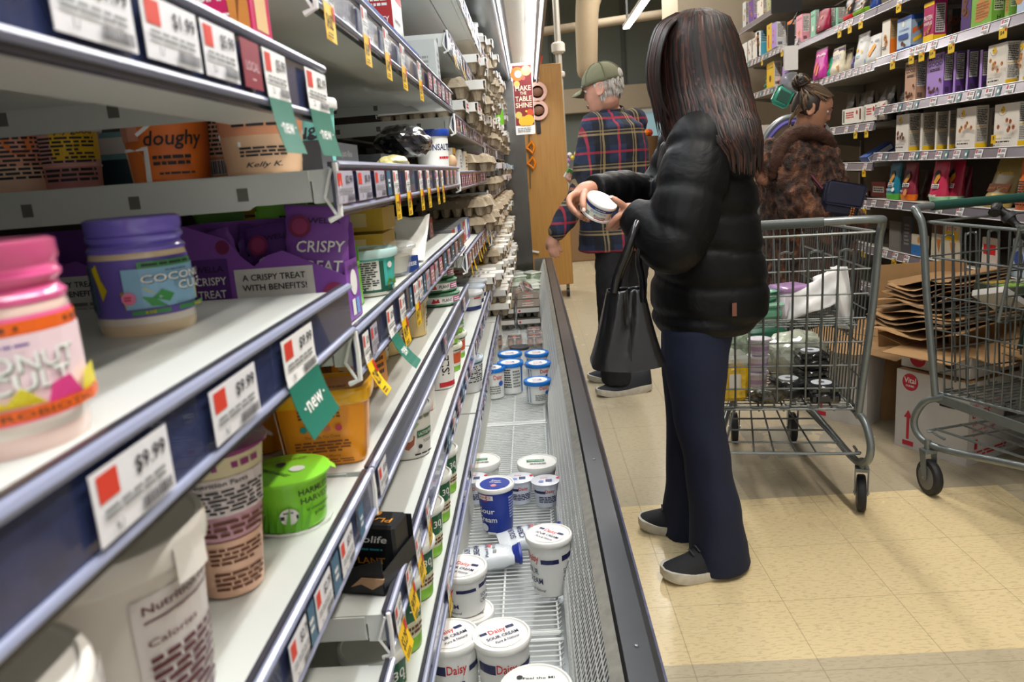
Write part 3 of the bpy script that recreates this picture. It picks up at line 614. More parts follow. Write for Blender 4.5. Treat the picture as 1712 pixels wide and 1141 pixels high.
def rbox(pxl,pxc,pxr,ptop,z,fc,sc,label,front=(),side=(),name='snack_box',x=XR+.01,group=None,cat='box'):
    # pixel columns of the far edge, the near corner and the back edge, on the shelf of height z
    def yof(px):
        lo,hi=1.5,8.
        for _ in range(40):
            m_=(lo+hi)/2; r=V3((x,m_,z-CH)); cx=r.x*vX.x+r.y*vV.x-r.z*vD.x; cz=r.x*vX.z+r.y*vV.z-r.z*vD.z
            if 856+FPX*cx/cz>px: lo=m_
            else: hi=m_
        return (lo+hi)/2
    yf,yn=yof(pxl),yof(pxc)
    def py(xx,yy,zz):
        r=V3((xx,yy,zz-CH)); c=[r.x*vX[i]+r.y*vV[i]-r.z*vD[i] for i in range(3)]; return 856+FPX*c[0]/c[2],570.5+FPX*c[1]/c[2]
    lo,hi=.01,.5
    for _ in range(30):
        m_=(lo+hi)/2
        if py(x,yn,z+m_)[1]>ptop: lo=m_
        else: hi=m_
    h=lo; lo,hi=.01,.42
    for _ in range(30):
        m_=(lo+hi)/2
        if py(x+m_,yn,z)[0]<pxr: lo=m_
        else: hi=m_
    d=min(lo,.3); w=yf-yn
    return name,label,cat,(x,(yf+yn)/2,z),w,d,h,fc,sc,front,side,group
def rb(*a,**k):
    n,l,c,loc,w,d,h,fc,sc,f,s_,g=rbox(*a,**k); return carton(n,l,c,loc,P2,w,d,h,fc,sc,front=f,side=s_,group=g)
def rp(pxl,pxc,ptop,z,fc,label,front=(),name='snack_bag',x=XR+.03,bc=None,lean=.012,dd=.055,group=None,dy=0):
    n,l,c,loc,w,d,h,*_=rbox(pxl,pxc,pxc+5,ptop,z,fc,fc,label,x=x); return pouch(name,label,'bag',(loc[0]+dd/2-.01,loc[1]+dy,z),P2,w*1.08,dd,h,fc,front,bc=bc,lean=lean,group=group)
MAG=M('#b01a63',.4); PUR=M('#9a74c9',.45); PURD=M('#6c4596',.45); PEA=M('#d3ab92',.45); LGN=M('#7db544',.45); CRW=M('#f1ece2',.45); GOLD=M('#f0c419',.45); BRN=M('#6b3a22',.6); TAN=M('#c98a4c',.6); ORG=M('#ee7a1d',.4)
LPUR=M('#b493e0',.45); TEAL=M('#2fa6a0',.4); LBL=M('#bfd6ea',.45); BLU2=M('#2b4f9c',.4); PNK=M('#f0a3b5',.45); OFF=M('#cfcac2',.5); MINT=M('#8fcbb0',.45); DPUR=M('#4a2c73',.5); CRIM=M('#8b1238',.4)
NF=[('r',.1,.35,.9,.95,M('#d8d4cf',.5),1),('l',.14,.38,.86,.93,13,INK),('b',.15,.08,.6,.2,INK)]
def cookies(n,seed,col,x0=.1,x1=.9,y0=.08,y1=.42,r=.05):
    q=random.Random(seed); o=[]
    for _ in range(n):
        x,y=q.uniform(x0,x1),q.uniform(y0,y1); o+= [('c',x,y,r,col),('c',x+.02,y+.01,r*.35,M('#3c2015',.6))]
    return o
def sun(cx,cy,r): 
    o=[('c',cx,cy,r*1.0,GOLD)]
    for k in range(14):
        a=-.3-k*.2; o.append(('c',cx+1.45*r*math.cos(a)*1.3,cy+1.45*r*math.sin(a),r*.11,INK))
    o.append(('t','SM',cx,cy,r*.6,INK)); return o
z=RZ[1]
mg=lambda body: [('t','MADE',.5,.9,.125,body,{'w':.86}),('t','GOOD',.5,.76,.125,body,{'w':.86}),('l',.2,.6,.8,.67,2,INK)]+cookies(7,4,BRN,.12,.9,.1,.45,.045)+[('b',.6,.03,.85,.07,INK)]
rb(1512,1530,1548,100,z,PEA,M('#b98f78',.5),'peach cookie box with dark lettering at the left of the purple boxes',mg(INK),NF)
rb(1548,1576,1592,86,z,LPUR,PURD,'foremost purple cookie box with big dark lettering and cookies on its front',mg(M('#2e1c52',.5)),NF)
for i,(a,c,d,tp) in enumerate(((1592.5,1596,1611,86),(1614,1617,1634,83),(1636,1640,1652,83))):
    rb(a,c,d,tp,z,LPUR,PURD if i<1 else DPUR,'purple cookie box, %s behind the foremost one'%['directly to the right of','second to the right','third to the right, darkest'][i] if 0 else ['purple cookie box immediately right of the foremost lettered one','purple cookie box with dark side, second right of the lettered one','darkest purple cookie box next to the white almond cookie box'][i],(),NF,x=XR+.03)
SM=[('t','Simple Mills',.5,.97,.01,INK)]
def smf(seed,col): return sun(.35,.86,.085)+cookies(6,seed,col,.25,.9,.35,.68,.055)+[('t','SWEET THINS',.5,.2,.05,GREY,{'w':.7}),('l',.2,.1,.8,.16,1,INK),('b',.08,.03,.2,.07,INK)]
SMS=[('r',.04,.0,.96,.13,GOLD,1),('t','Nutrition Facts',.5,.95,.035,INK,{'w':.8}),('l',.1,.56,.9,.92,9,INK),('r',.08,.5,.92,.515,GOLD,1),('l',.12,.16,.88,.47,8,GREY)]
rb(1649,1680,1702,69,z,CRW,CRW,'white almond cookie box with a yellow sun beside the dark purple boxes',smf(3,TAN),SMS)
rb(1703,1709,1725,67,z,CRW,CRW,'white cracker box cut by the right edge of the picture on the purple box shelf',smf(5,TAN),SMS,x=XR+.015)
z=RZ[2]
rb(1497,1518,1537,190,z,CRW,M('#d8cfc0',.5),'white cookie box with yellow sun and brown round cookies, leftmost on its shelf',smf(7,BRN),SMS)
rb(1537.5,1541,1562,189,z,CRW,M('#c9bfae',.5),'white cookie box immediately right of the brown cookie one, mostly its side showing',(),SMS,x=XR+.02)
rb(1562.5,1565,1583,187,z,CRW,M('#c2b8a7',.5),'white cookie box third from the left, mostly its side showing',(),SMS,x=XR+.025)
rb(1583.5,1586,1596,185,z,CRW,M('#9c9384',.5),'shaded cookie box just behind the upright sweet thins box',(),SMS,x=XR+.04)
rb(1597,1629,1650,177,z,CRW,M('#ded5c7',.5),'upright white box of square sweet thins with a yellow sun, mid shelf',smf(11,TAN),SMS)
rb(1660,1700,1716,170,z,CRW,CRW,'white sweet thins box with a big sun and a yellow eight badge',smf(17,M('#a9623a',.6))+[('r',.02,.1,.22,.3,GOLD,1),('t','8',.12,.22,.13,INK)],SMS)
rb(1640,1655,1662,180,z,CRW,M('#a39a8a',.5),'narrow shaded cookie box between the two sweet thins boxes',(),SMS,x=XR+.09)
z=RZ[0]
rb(1543,1560,1581,0,z,MAG,MAG,'tall magenta waffle snack box with a yellow foot and long white lettering',[('r',0,0,1,.2,YEL,1),('r',0,.9,1,1,YEL,1),('t','PROTEIN',.45,.62,.16,WH,{'rot':0,'w':.8}),('t','WAFFLES',.45,.48,.12,WH,{'w':.8})]+cookies(4,2,TAN,.2,.7,.25,.4,.05),[('r',0,0,1,.17,YEL,1),('r',.12,.22,.88,.92,M('#cfc4c4',.5),1),('l',.18,.25,.82,.9,12,INK)])
rb(1606,1622,1640,-30,z,DPUR,M('#29202e',.5),'dark purple wafer box left of the green cracker boxes',cookies(3,9,BRN,.3,.8,.2,.7,.1)+[('t','CHOC',.5,.8,.12,LPUR,{'w':.8})],NF)
GF=[('r',0,0,1,1,LGN,1),('p',[(.2,.15),(.5,.12),(.85,.2),(.95,.6),(.7,.55),(.55,.72),(.25,.62)],TAN),('r',.15,.85,.8,.93,RED,1),('l',.25,.2,.85,.6,6,M('#a56a35',.6))]
rb(1623,1657,1679,-32,z,LGN,M('#6ea53c',.45),'foremost green cracker box with orange crackers on its front',GF,[('r',.15,.3,.9,.9,M('#b9c995',.5),1),('l',.2,.33,.85,.88,10,INK),('t','H',.55,.14,.14,INK)])
rb(1679.5,1686,1699,-34,z,LGN,M('#6ea53c',.45),'green cracker box behind the foremost green one',GF,[('r',.15,.3,.9,.9,M('#b9c995',.5),1),('l',.2,.33,.85,.88,10,INK)],x=XR+.015)
rb(1699.5,1712,1730,-36,z,M('#b8cde6',.5),M('#b8cde6',.5),'pale blue cracker box at the right picture edge beside the green boxes',[('c',.3,.5,.2,TAN),('t','CRISPS',.5,.75,.12,WH,{'w':.7})],NF)
rb(1584,1590,1604,15,z,M('#4a4443',.5),M('#3c3839',.5),'dark box with brown discs standing back between magenta and purple boxes',cookies(4,5,BRN,.2,.8,.2,.8,.1),cookies(6,6,BRN,.2,.8,.2,.8,.1),x=XR+.16)
rb(1474,1487,1500,31,z,CRW,M('#d09a4e',.5),'narrow white cookie box with an orange side left of the blue box',cookies(3,4,TAN,.4,.8,.3,.85,.09)+[('l',.1,.2,.6,.3,2,INK)],[('r',0,0,1,.45,ORG,1),('l',.15,.5,.85,.95,7,GREY)])
rb(1499,1522,1544,24,z,LBL,M('#93a9c2',.5),'light blue cookie box with navy trim and a patterned side',[('r',0,.9,1,1,BLU2,1),('r',0,0,1,.1,BLU2,1),('c',.45,.8,.09,WH),('t','COOKIES',.5,.62,.08,BLU2,{'w':.7})]+cookies(3,3,BRN,.25,.8,.15,.3,.06)+[('r',.15,.36,.85,.5,BLU2,1)],[('r',0,.86,1,1,BLU2,1),('r',0,0,1,.12,BLU2,1),('p',[(.1,.6),(.9,.75),(.9,.6),(.1,.45)],M('#d9692b',.5)),('p',[(.15,.3),(.85,.45),(.8,.32),(.2,.2)],GOLD),('p',[(.5,.75),(.9,.85),(.8,.7),(.4,.55)],M('#2a8fb0',.5))])
# white bags on the middle bay shelf
fm=[('r',.02,.0,.98,.2,M('#38a8d4',.4),1),('c',.3,.52,.06,GOLD),('c',.7,.45,.05,GOLD),('t','mini',.5,.75,.09,INK),('l',.2,.3,.7,.36,1,TEAL)]
rp(1427,1445,52,1.66,M('#d7d8d8',.35),'white bag of mini wafers with a blue foot, left of its twin',fm,x=XR-.0)
fm2=[('p',[(.3,.3),(.5,.25),(.75,.55),(.7,.68),(.5,.62)],M('#e2951c',.45)),('t','pop',.35,.78,.1,INK),('l',.6,.72,.9,.8,2,INK),('r',.03,.0,.97,.12,M('#cfae78',.4),1)]
rp(1446,1466,54,1.66,M('#d3d5d4',.35),'white bag with an orange ice pop picture beside the blue footed bag',fm2,x=XR+.0)
rp(1358,1376,78,1.665,M('#c0309a',.35),'magenta chip bag with a wavy lettered front on the middle bay',[('t','Puffs',.6,.78,.12,WH,{'w':.7}),('p',[(.3,.6),(.45,.55),(.4,.2),(.25,.25)],M('#df6a5a',.5)),('p',[(.5,.45),(.65,.42),(.6,.12),(.45,.12)],M('#e27a50',.5))],x=XR-.01)
rp(1380,1387,92,1.665,M('#3aa582',.4),'green and orange edge of a cone bag left of the pudding bag',[('c',.5,.5,.12,ORG)],x=XR+.02)
cone=[('r',.0,.8,1,.93,M('#5b3a6a',.4),1),('t','PUDDY',.5,.66,.1,BLU2,{'w':.7}),('t','BITS',.5,.55,.1,BLU2,{'w':.6}),('p',[(.7,.25),(.9,.3),(.85,.05)],TAN),('c',.35,.4,.02,RED)]
rp(1387,1405,75,1.665,M('#ddd6bf',.4),'cream cone snack bag with blue lettering and purple top',cone,x=XR+.0)
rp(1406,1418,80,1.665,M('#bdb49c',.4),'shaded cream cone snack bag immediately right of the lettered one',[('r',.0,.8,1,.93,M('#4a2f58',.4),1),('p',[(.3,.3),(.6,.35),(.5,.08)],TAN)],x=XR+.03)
rp(1419,1428,82,1.665,M('#4a4472',.4),'dark violet snack bag squeezed left of the white bags',[('l',.2,.3,.8,.7,5,LPUR)],x=XR+.05)
# middle bay top shelf
z=1.955
rb(1316,1327,1336,31,z,ORG,M('#3f3a3a',.5),'orange cone box behind the black hook on the top right shelf',[('t','LETS',.5,.85,.09,INK,{'w':.8}),('t','CONE',.5,.74,.09,INK,{'w':.8})],NF)
rb(1331,1341,1354,23,z,PNK,M('#d8909f',.5),'pink cone box right of the orange one',[('t','LETS',.5,.85,.09,CRIM,{'w':.8}),('p',[(.3,.4),(.7,.45),(.5,.15)],TAN)],NF)
rb(1355,1363,1369,16,z,MINT,M('#6ea890',.5),'narrow mint green box beside the crimson bag',[('t','BEST',.5,.8,.1,INK,{'w':.8}),('c',.5,.3,.12,WH)],NF)
rp(1363,1381,10,z,CRIM,'crimson popcorn bag standing on the top right shelf',[('t','pop',.5,.22,.12,WH),('c',.5,.65,.08,TAN),('t','corn',.5,.1,.07,WH)],x=XR-.01)
rb(1382,1386,1396,12,z,MINT,M('#7fb09a',.5),'mint green box immediately right of the crimson bag',(),NF,x=XR+.03)
rb(1397,1400,1412,10,z,MINT,M('#7fb09a',.5),'mint green box with a white side, left of the black nut bags',(),NF,x=XR+.03)
nut=[('t','not!',.35,.8,.13,WH,{'w':.5}),('c',.7,.6,.07,TAN),('c',.55,.45,.07,M('#b98e5e',.6)),('c',.8,.4,.07,TAN),('c',.62,.28,.07,M('#a87a4c',.6)),('c',.8,.2,.06,TAN),('r',.1,.66,.55,.68,RED,1)]
rp(1408,1424,-12,z,M('#1c1a1c',.35),'black nut bag with a red foot, left one of the pair',nut[1:5]+[('r',.0,.04,1,.14,RED,1)],x=XR+.0,bc=RED)
rp(1424,1450,-22,z,M('#161416',.35),'wide black cashew bag with white lettering on the top right shelf',nut,x=XR+.0,bc=M('#7cae2c',.4))
rp(1450,1462,-20,z,M('#1d3c82',.35),'blue chip bag right of the black cashew bag',[('t','C',.5,.6,.2,WH)],x=XR+.02)
rb(1470,1490,1502,17,1.675+.27,M('#a03a66',.5),M('#a03a66',.5),'flat magenta card lying on the upper snack shelf',(),(),x=XR+.1) if 0 else None
# farthest bay
z=2.0
for i,(a,c,d,tp) in enumerate(((1236,1240,1247,78),(1240,1249,1256,70),(1251,1256,1262,66),(1256,1264,1271,62),(1263,1269,1275,51))):
    rb(a,c,d,tp,z,M('#e8e6e0',.5),M('#cfd3d2',.5),['white wafer box at the far left end of the right shelving','white wafer box with twin brown ovals, second from the far end','white wafer box third from the far end','white wafer box with slanted brown sticks, fourth from the far end','taller white wafer box left of the teal sided one'][i],cookies(4,i+2,TAN,.2,.8,.3,.9,.07),NF,x=XR+.01+.012*(i%2))
rb(1266,1272,1284,51,z,M('#e8eef0',.5),M('#7db9cb',.5),'wafer box with a teal lower side on the far bay',cookies(3,1,TAN,.3,.7,.3,.9,.07),[('r',0,0,1,.5,M('#4aa6be',.5),1),('l',.1,.55,.9,.95,6,INK)])
rb(1282,1290,1296,38,z,GOLD,M('#b9b4c0',.5),'yellow popsicle box on the far bay beside a lilac sided box',[('r',.3,.1,.5,.6,RED,1),('t','GO',.5,.85,.12,M('#2f7a35',.5))],NF)
rb(1290,1298,1314,36,z,LPUR,M('#c4c4c8',.5),'lilac cone box with a grey nutrition side on the far bay',cookies(3,8,ORG,.3,.7,.1,.7,.07),NF,x=XR+.0)
z=2.31
for i,(a,c,d,tp,f,s_) in enumerate(((1242,1247,1252,2,M('#cfd8d8',.5),M('#d7ccc4',.5)),(1252,1260,1266,-2,PURD,LPUR),(1266,1276,1282,-4,CRW,M('#c3a98c',.5)),(1282,1291,1298,-8,M('#b6bf8c',.5),CRW))):
    rb(a,c,d,tp,z,f,s_,['pale cracker box at the far end of the highest shelf','purple cracker box second from the far end of the highest shelf','cream and tan cracker box third on the highest shelf','olive patterned cracker box nearest on the highest shelf'][i],cookies(3,i,TAN,.2,.8,.2,.8,.08),NF,x=XR+.05)
z=1.72
rb(1282,1294,1307,202-100,z,GOLD,M('#cfcabc',.5),'yellow cone box standing on the shelf behind the green clamshells',[('t','LETS',.5,.88,.09,INK,{'w':.8}),('t','CONE',.5,.78,.09,INK,{'w':.8}),('c',.5,.35,.14,BRN)],NF)
rb(1308,1312,1318,110,z,LPUR,LPUR,'lilac box right of the yellow cone box',(),(),x=XR+.02)
# green clamshell packs
def clam(loc,rz,m1,label,s=1):
    t=thing('clamshell_pack',label,'container',loc,rz)
    MB().box(-.07*s,.07*s,-.05*s,.05*s,0,.035*s,m1,bev=.012*s).build('tray',t); MB().box(-.075*s,.075*s,-.055*s,.055*s,.035*s,.06*s,m1,bev=.01*s).build('lid',t); return t
clam((XR+.1,6.7,1.712),1.4,M('#3f9a66',.35),'green clamshell pack lying bottom in a pair at the far shelf'); clam((XR+.1,6.65,1.774),1.5,M('#46a670',.35),'green clamshell pack lying on top of the other green one')
clam((XR+.08,6.3,1.712),1.4,M('#d96a72',.35),'pink clamshell pack beside the green pair',.9)
# dark coffee bags and flat white bar boxes on the middle bay
for i in range(7):
    pouch('coffee_bag',['black snack bag with a red patch, %s from the left behind the bar boxes'%ORD[i]][0],'bag',(XR+.17+.02*(i%2),5.25-.14*i,1.35),P2,.12,.07,.19,M('#191718',.3),[('r',.25,.3,.75,.5,M('#8c2a2e',.5),1),('l',.3,.55,.7,.65,2,GREY)],group='dark bags behind the bar boxes')
bar=[('r',.05,.1,.12,.9,M('#2f6a45',.5),1),('l',.2,.35,.6,.8,3,RED),('c',.75,.7,.14,RED),('r',.88,.2,.95,.9,BRN,1)]
rb(1408,1441,1444,178,1.352,CRW,CRW,'white bar box with a red seal, left of the pair under the dark bags',bar,(),name='bar_box')
rb(1444,1466,1470,172,1.352,CRW,CRW,'white bar box immediately right, partly behind the price rail end',bar,(),name='bar_box')
rb(1467,1480,1483,168,1.352,CRW,CRW,'white bar box farthest right of the flat row',bar,(),name='bar_box',x=XR+.05)
# two blue boxes tipped over on the shelf
for i,(x,a) in enumerate(((XR+.03,.5),(XR+.20,.62))):
    carton('tipped_box',['blue bar box tipped over, left one beside the grey arch','blue bar box tipped over, right one against the brown cookie box'][i],'box',(x+.06,4.60+.06*i,1.15),0,.16,.1,.045,M('#2a4c94',.4),M('#2a4c94',.4),rot=(0,-a,0),front=[('r',.04,.15,.33,.85,M('#c9cbd6',.5),1),('b',.07,.22,.3,.78,INK),('r',.38,.2,.96,.8,M('#c9cbd6',.5),1)])
# bags on shelf z .922
z=RZ[3]; bird=[('c',.45,.62,.13,INK,.17),('p',[(.3,.5),(.5,.45),(.7,.62),(.62,.72),(.45,.66)],M('#c98d22',.5)),('r',.25,.36,.75,.46,WH,1),('l',.28,.37,.72,.45,2,INK)]
rp(1481,1497,272,z,M('#1e7f98',.35),'teal coconut snack bag with a black crest and green foot',bird+[('t','TUCAN',.5,.27,.07,WH,{'w':.7}),('c',.8,.28,.06,WH)],bc=M('#58b044',.4),x=XR+.0)
rp(1504,1524,272,z,M('#8f2f45',.35),'dull red snack bag with a black crest, second from the left',bird+[('c',.6,.22,.09,TAN),('t','BITES',.3,.25,.06,WH)],bc=ORG,x=XR+.01)
rp(1552,1574,270,z,M('#c73558',.35),'bright pink snack bag with a black crest, behind the cart handle',bird+[('t','PINK',.45,.18,.08,WH,{'w':.6})],bc=M('#a6dcb0',.4),x=XR+.0)
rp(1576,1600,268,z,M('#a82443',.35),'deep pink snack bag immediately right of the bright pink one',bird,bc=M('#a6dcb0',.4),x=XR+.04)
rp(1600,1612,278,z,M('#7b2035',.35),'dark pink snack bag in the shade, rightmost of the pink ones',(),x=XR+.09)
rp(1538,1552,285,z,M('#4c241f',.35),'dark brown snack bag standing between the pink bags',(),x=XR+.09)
rp(1640,1680,266,z,M('#a08a4a',.35),'olive kettle corn bag leaning above the green cart handle',[('t','Kettle',.5,.7,.1,GOLD,{'w':.6}),('r',.1,.32,.9,.48,M('#b95a1d',.5),1),('t','and Corn',.5,.4,.08,GOLD,{'w':.7}),('t','Bites',.5,.25,.08,GOLD)],lean=.06,x=XR+.02)
rp(1672,1700,275,z,M('#191416',.35),'black coconut snack bag with pale lettering',[('t','EMMY',.5,.62,.1,M('#6b6870',.5),{'w':.8}),('l',.2,.4,.8,.5,2,GREY)],x=XR+.07)
rp(1694,1740,268,z,M('#d5692a',.35),'orange topped snack bag at the right picture edge',[('r',0,.0,1,.62,M('#d5cfc8',.5),1),('l',.1,.1,.9,.6,10,INK)],x=XR-.01)
for i,(a,b_,c,tp,m1,lb) in enumerate(((1457,1480,1484,305,M('#8a2220',.5),'red and cream cracker carton lying left of the teal bag'),(1461,1478,1481,318,M('#b9a48c',.5),'tan carton with red print under the other cartons'),(1430,1452,1455,320,M('#6b1714',.5),'dark red tea carton stacked at the far left of the bag shelf'))):
    rb(a,b_,c,tp,.922 if i<2 else .905,m1,m1,lb,[('r',.1,.3,.9,.7,CRW,1),('l',.15,.35,.85,.65,2,INK)],(),x=XR+.06+.05*i)
# low shelf cartons
z=RZ[4]
for i,(a,b_,tp,m1,fr,lb) in enumerate((
 (1523,1548,395,M('#d9cdb8',.5),[('r',0,0,1,.5,M('#2a72b8',.5),1),('c',.5,.75,.15,TAN)],'blue and cream bear snack carton on the low shelf'),
 (1556,1576,378,M('#cfc5ad',.5),[('r',0,.75,1,1,M('#6a4a38',.5),1),('p',[(.4,.6),(.8,.6),(.65,.2)],M('#b9702f',.5))],'cream ice cone carton with a brown top seen through the cart'),
 (1576,1602,380,M('#cfc5ad',.5),[('r',.1,.6,.9,.85,GOLD,1),('t','JOY',.5,.92,.12,RED,{'w':.7}),('p',[(.4,.55),(.8,.55),(.62,.12)],TAN)],'cream ice cone carton with yellow and red lettering'),
 (1486,1505,372,M('#6f6d69',.5),[('r',.1,.1,.9,.9,M('#7d7b77',.5),1)],'grey plain carton on the low shelf right of the first cart'),
 (1508,1522,362,M('#4a4a50',.5),[('l',.2,.2,.8,.8,6,GREY)],'dark grey upright carton right of the plain grey one'),
 (1640,1665,400,M('#c9c2bb',.5),[('r',.1,.5,.9,.8,RED,1)],'white and red carton behind the second cart basket'),
 (1690,1712,402,M('#b9cbd8',.5),[('c',.5,.5,.2,BLU2)],'pale blue carton behind the second cart basket'))):
    rb(a,b_,b_+4,tp,z,m1,m1,lb,fr,(),x=XR-.01)
z=RZ[5]
def crumple(name,label,cat,loc,r,m,seed,sq=(1,1,.7),n=3,group=None,parent=None):
    bm=bmesh.new(); bmesh.ops.create_icosphere(bm,subdivisions=n,radius=1); q=random.Random(seed)
    ax=[V3((q.uniform(-1,1),q.uniform(-1,1),q.uniform(-1,1))).normalized() for _ in range(14)]; ph=[q.uniform(0,6) for _ in ax]
    for v in bm.verts:
        d=1+sum(.05*abs(math.sin(5*a.dot(v.co)+p)) for a,p in zip(ax,ph))-.25; v.co=V3((v.co.x*r*sq[0]*d,v.co.y*r*sq[1]*d,max(v.co.z*d,-.8)*r*sq[2]+.8*r*sq[2]))
    me=bpy.data.meshes.new(name); bm.to_mesh(me); bm.free(); me.materials.append(m); o=bpy.data.objects.new(name,me); C.objects.link(o)
    if parent: o.parent=parent
    else: tag(o,label,cat,group)
    o.location=loc; return o
crumple('snack_bag','crumpled purple bag on the lowest shelf beyond the first cart','bag',(XR+.08,4.1,z),.07,M('#5b2a62',.3),3); crumple('snack_bag','crumpled teal bag on the lowest shelf beyond the first cart','bag',(XR+.07,3.93,z),.07,M('#2a7f84',.3),4); crumple('snack_bag','crumpled brown bag on the lowest shelf left of the egg boxes','bag',(XR+.08,3.78,z),.07,M('#8d5a2b',.3),5)
for i,y in enumerate((4.28,4.42)):
    carton('small_carton',['small orange printed carton','small white printed carton'][i]+' on the lowest shelf beside the first cart','box',(XR,y,z),P2,.1,.12,.1,[ORG,CRW][i],CRW,front=[('l',.1,.2,.9,.8,4,INK)])
# white bag-in-box and purple carton behind woman in fur
z=1.31
carton('white_sugar_bag','tall white paper bag with a round red seal beside the fur coat','bag',(XR-.02,6.75,1.02),P2-.25,.3,.14,.42,M('#dcd5cc',.6),M('#c9c1b6',.6),front=[('c',.55,.8,.11,M('#c23b45',.5)),('l',.42,.77,.68,.83,2,WH)])
# ---------------- goods on the left case ----------------
P1=math.pi/2
def dome(t,name,mb,**k): return mb.build(name,t,**k)
def faces_cam(p,extra=0): # heading that turns local -y towards the camera's standpoint
    return math.atan2(p.y,p.x)-math.pi/2+extra
# coconut jars
def jar(loc,label,lidc,lidd,band,bandtop,txtbg,seed,rot):
    t=thing('yogurt_jar',label,'jar',loc,rot); r=.0405; h=.098
    glass=M('#e6cfa9' if seed==1 else '#e9c9bd',.15,coat=.8)
    mb=MB(); mb.lathe([(r*.85,.001),(r*.96,.0),(r,.006),(r,.010,M('#e8ded0',.2,coat=.8)),(r,.016,band),(r,.066,glass),(r*.98,.07,glass),(r*.9,.077,glass),(r*.86,.08)],glass,40)
    F=cyl(lambda v:r,a0=-math.pi/2,off=.0006); W=.16; H=.046
    G=lambda a,b,d=0: F(a-W/2,b+.018,d)
    if seed==1:
        cm=[('r',.02,.05,.24,.95,M('#5f7fa0',.4)),('l',.04,.1,.21,.9,14,INK),('p',[(.24,.9),(.28,.98),(.3,.7),(.33,.5),(.29,.3),(.27,.6)],M('#e9d324',.4)),('r',.42,.12,.92,.86,M('#8fc0dd',.4)),('p',[(.42,.12),(.40,.45),(.52,.5),(.6,.3),(.72,.42),(.9,.38),(.92,.1)],M('#f0df2e',.4)),('p',[(.55,.3),(.6,.45),(.66,.33),(.63,.2)],M('#3c9a4a',.4)),('p',[(.5,.35),(.56,.3),(.62,.12),(.54,.16)],M('#3c9a4a',.4)),
            ('c',.44,.33,.12,M('#ef86ad',.4)),('l',.42,.28,.46,.38,2,RED),('r',.5,.86,.8,.98,M('#3d8c4e',.4)),('l',.52,.88,.78,.96,1,INK),('t','COCONUT',.72,.64,.2,INK,{'w':.42}),('t','CULT',.78,.45,.22,INK,{'w':.2}),('t','COCONUT',.715,.655,.2,WH,{'w':.42}),('t','CULT',.775,.465,.22,WH,{'w':.2}),('l',.62,.78,.74,.81,1,INK),('r',.45,.02,.62,.1,M('#3d8c4e',.4)),('r',.66,.02,.95,.11,M('#3d8c4e',.4)),('t','8 OZ',.53,.06,.07,YEL),('t','WILD',.78,.065,.08,YEL)]
    else:
        cm=[('r',.1,.86,.95,1.0,M('#ef6a22',.4)),('l',.2,.89,.85,.97,1,BRN),('r',.1,.12,.95,.86,M('#f3d9df',.4)),('t','COCONUT',.52,.56,.26,M('#6f8f6f',.4),{'w':.46}),('t','CULT',.6,.36,.26,M('#6f8f6f',.4),{'w':.24}),('t','COCONUT',.515,.58,.26,WH,{'w':.46}),('t','CULT',.595,.38,.26,WH,{'w':.24}),('l',.46,.74,.62,.79,1,M('#5c3f8f',.4)),
            ('p',[(.1,.1),(.1,.3),(.2,.26),(.28,.33),(.36,.2),(.44,.12)],M('#2c9a42',.4)),('p',[(.42,.12),(.46,.3),(.52,.2),(.56,.34),(.62,.14)],M('#f2e11f',.4)),('p',[(.62,.12),(.64,.32),(.7,.36),(.74,.14)],M('#e8458f',.4)),('p',[(.74,.12),(.76,.34),(.84,.38),(.86,.12)],M('#f2e11f',.4)),('r',.1,.0,.95,.13,M('#ef6a22',.4)),('l',.14,.03,.36,.1,1,BRN),('t','PROBIOTIC',.62,.065,.09,BRN,{'w':.3})]
    deco(mb,G,W,H,cm); mb.build('jar_body',t,smooth=35)
    lb=MB(); lb.lathe([(r*.9,.072),(r*.99,.071),(r*1.0,.074),(r*.93,.077,lidd),(r*.93,.080,lidc),(r*.985,.082),(r*.985,.0845,lidd),(r*.955,.086,lidc),(r*.955,.089,lidc),(r*.985,.091),(r*.975,.099,lidc),(r*.9,.1005),(r*.85,.0995),(.001,.0995)],lidc,40); lb.build('shrink_lid',t,smooth=50)
p=at(252,549,z=1.105)
jar((p.x,p.y,1.105),'coconut yogurt jar with a purple lid and purple label',M('#7b6ad0',.25,coat=.5),M('#6655c0',.25,coat=.5),M('#6f5cb5',.4),None,None,1,faces_cam(p,-.06))
p=at(8,738,z=1.105)
jar((p.x,p.y,1.105),'coconut yogurt jar with a pink lid and pink label',M('#f06aa2',.25,coat=.5),M('#dd4f8c',.25,coat=.5),M('#f06aa2',.4),None,None,2,faces_cam(p,.0))
# cartons on the near top shelf
carton('waffle_box','bright magenta waffle box at the end of the near top shelf','box',(-.262,.69,1.335),0,.075,.05,.2,M('#d0175f',.4),M('#d0175f',.4),front=[('t','Pearl Sugar',.44,.34,.055,WH,{'w':.5,'rot':0}),('t','BELGIAN',.46,.24,.085,WH,{'w':.62}),('t','WAFFLE',.46,.13,.085,WH,{'w':.6}),('r',.2,.45,.7,.6,M('#3c2418',.5),1),('p',[(.78,.05),(.98,.02),(.98,.7),(.82,.6),(.88,.4),(.74,.25)],M('#d98a3c',.5)),('p',[(.84,.1),(.92,.3),(.86,.35)],M('#8a4a18',.5))],side=[('r',.2,.1,.8,.9,M('#e7c08a',.5),1)])
carton('cream_box','plain cream carton left of the magenta waffle box','box',(-.385,.66,1.335),-.1,.115,.09,.19,M('#cfcabd',.5),M('#c5c0b2',.5),side=[('l',.2,.2,.8,.7,5,GREY)])
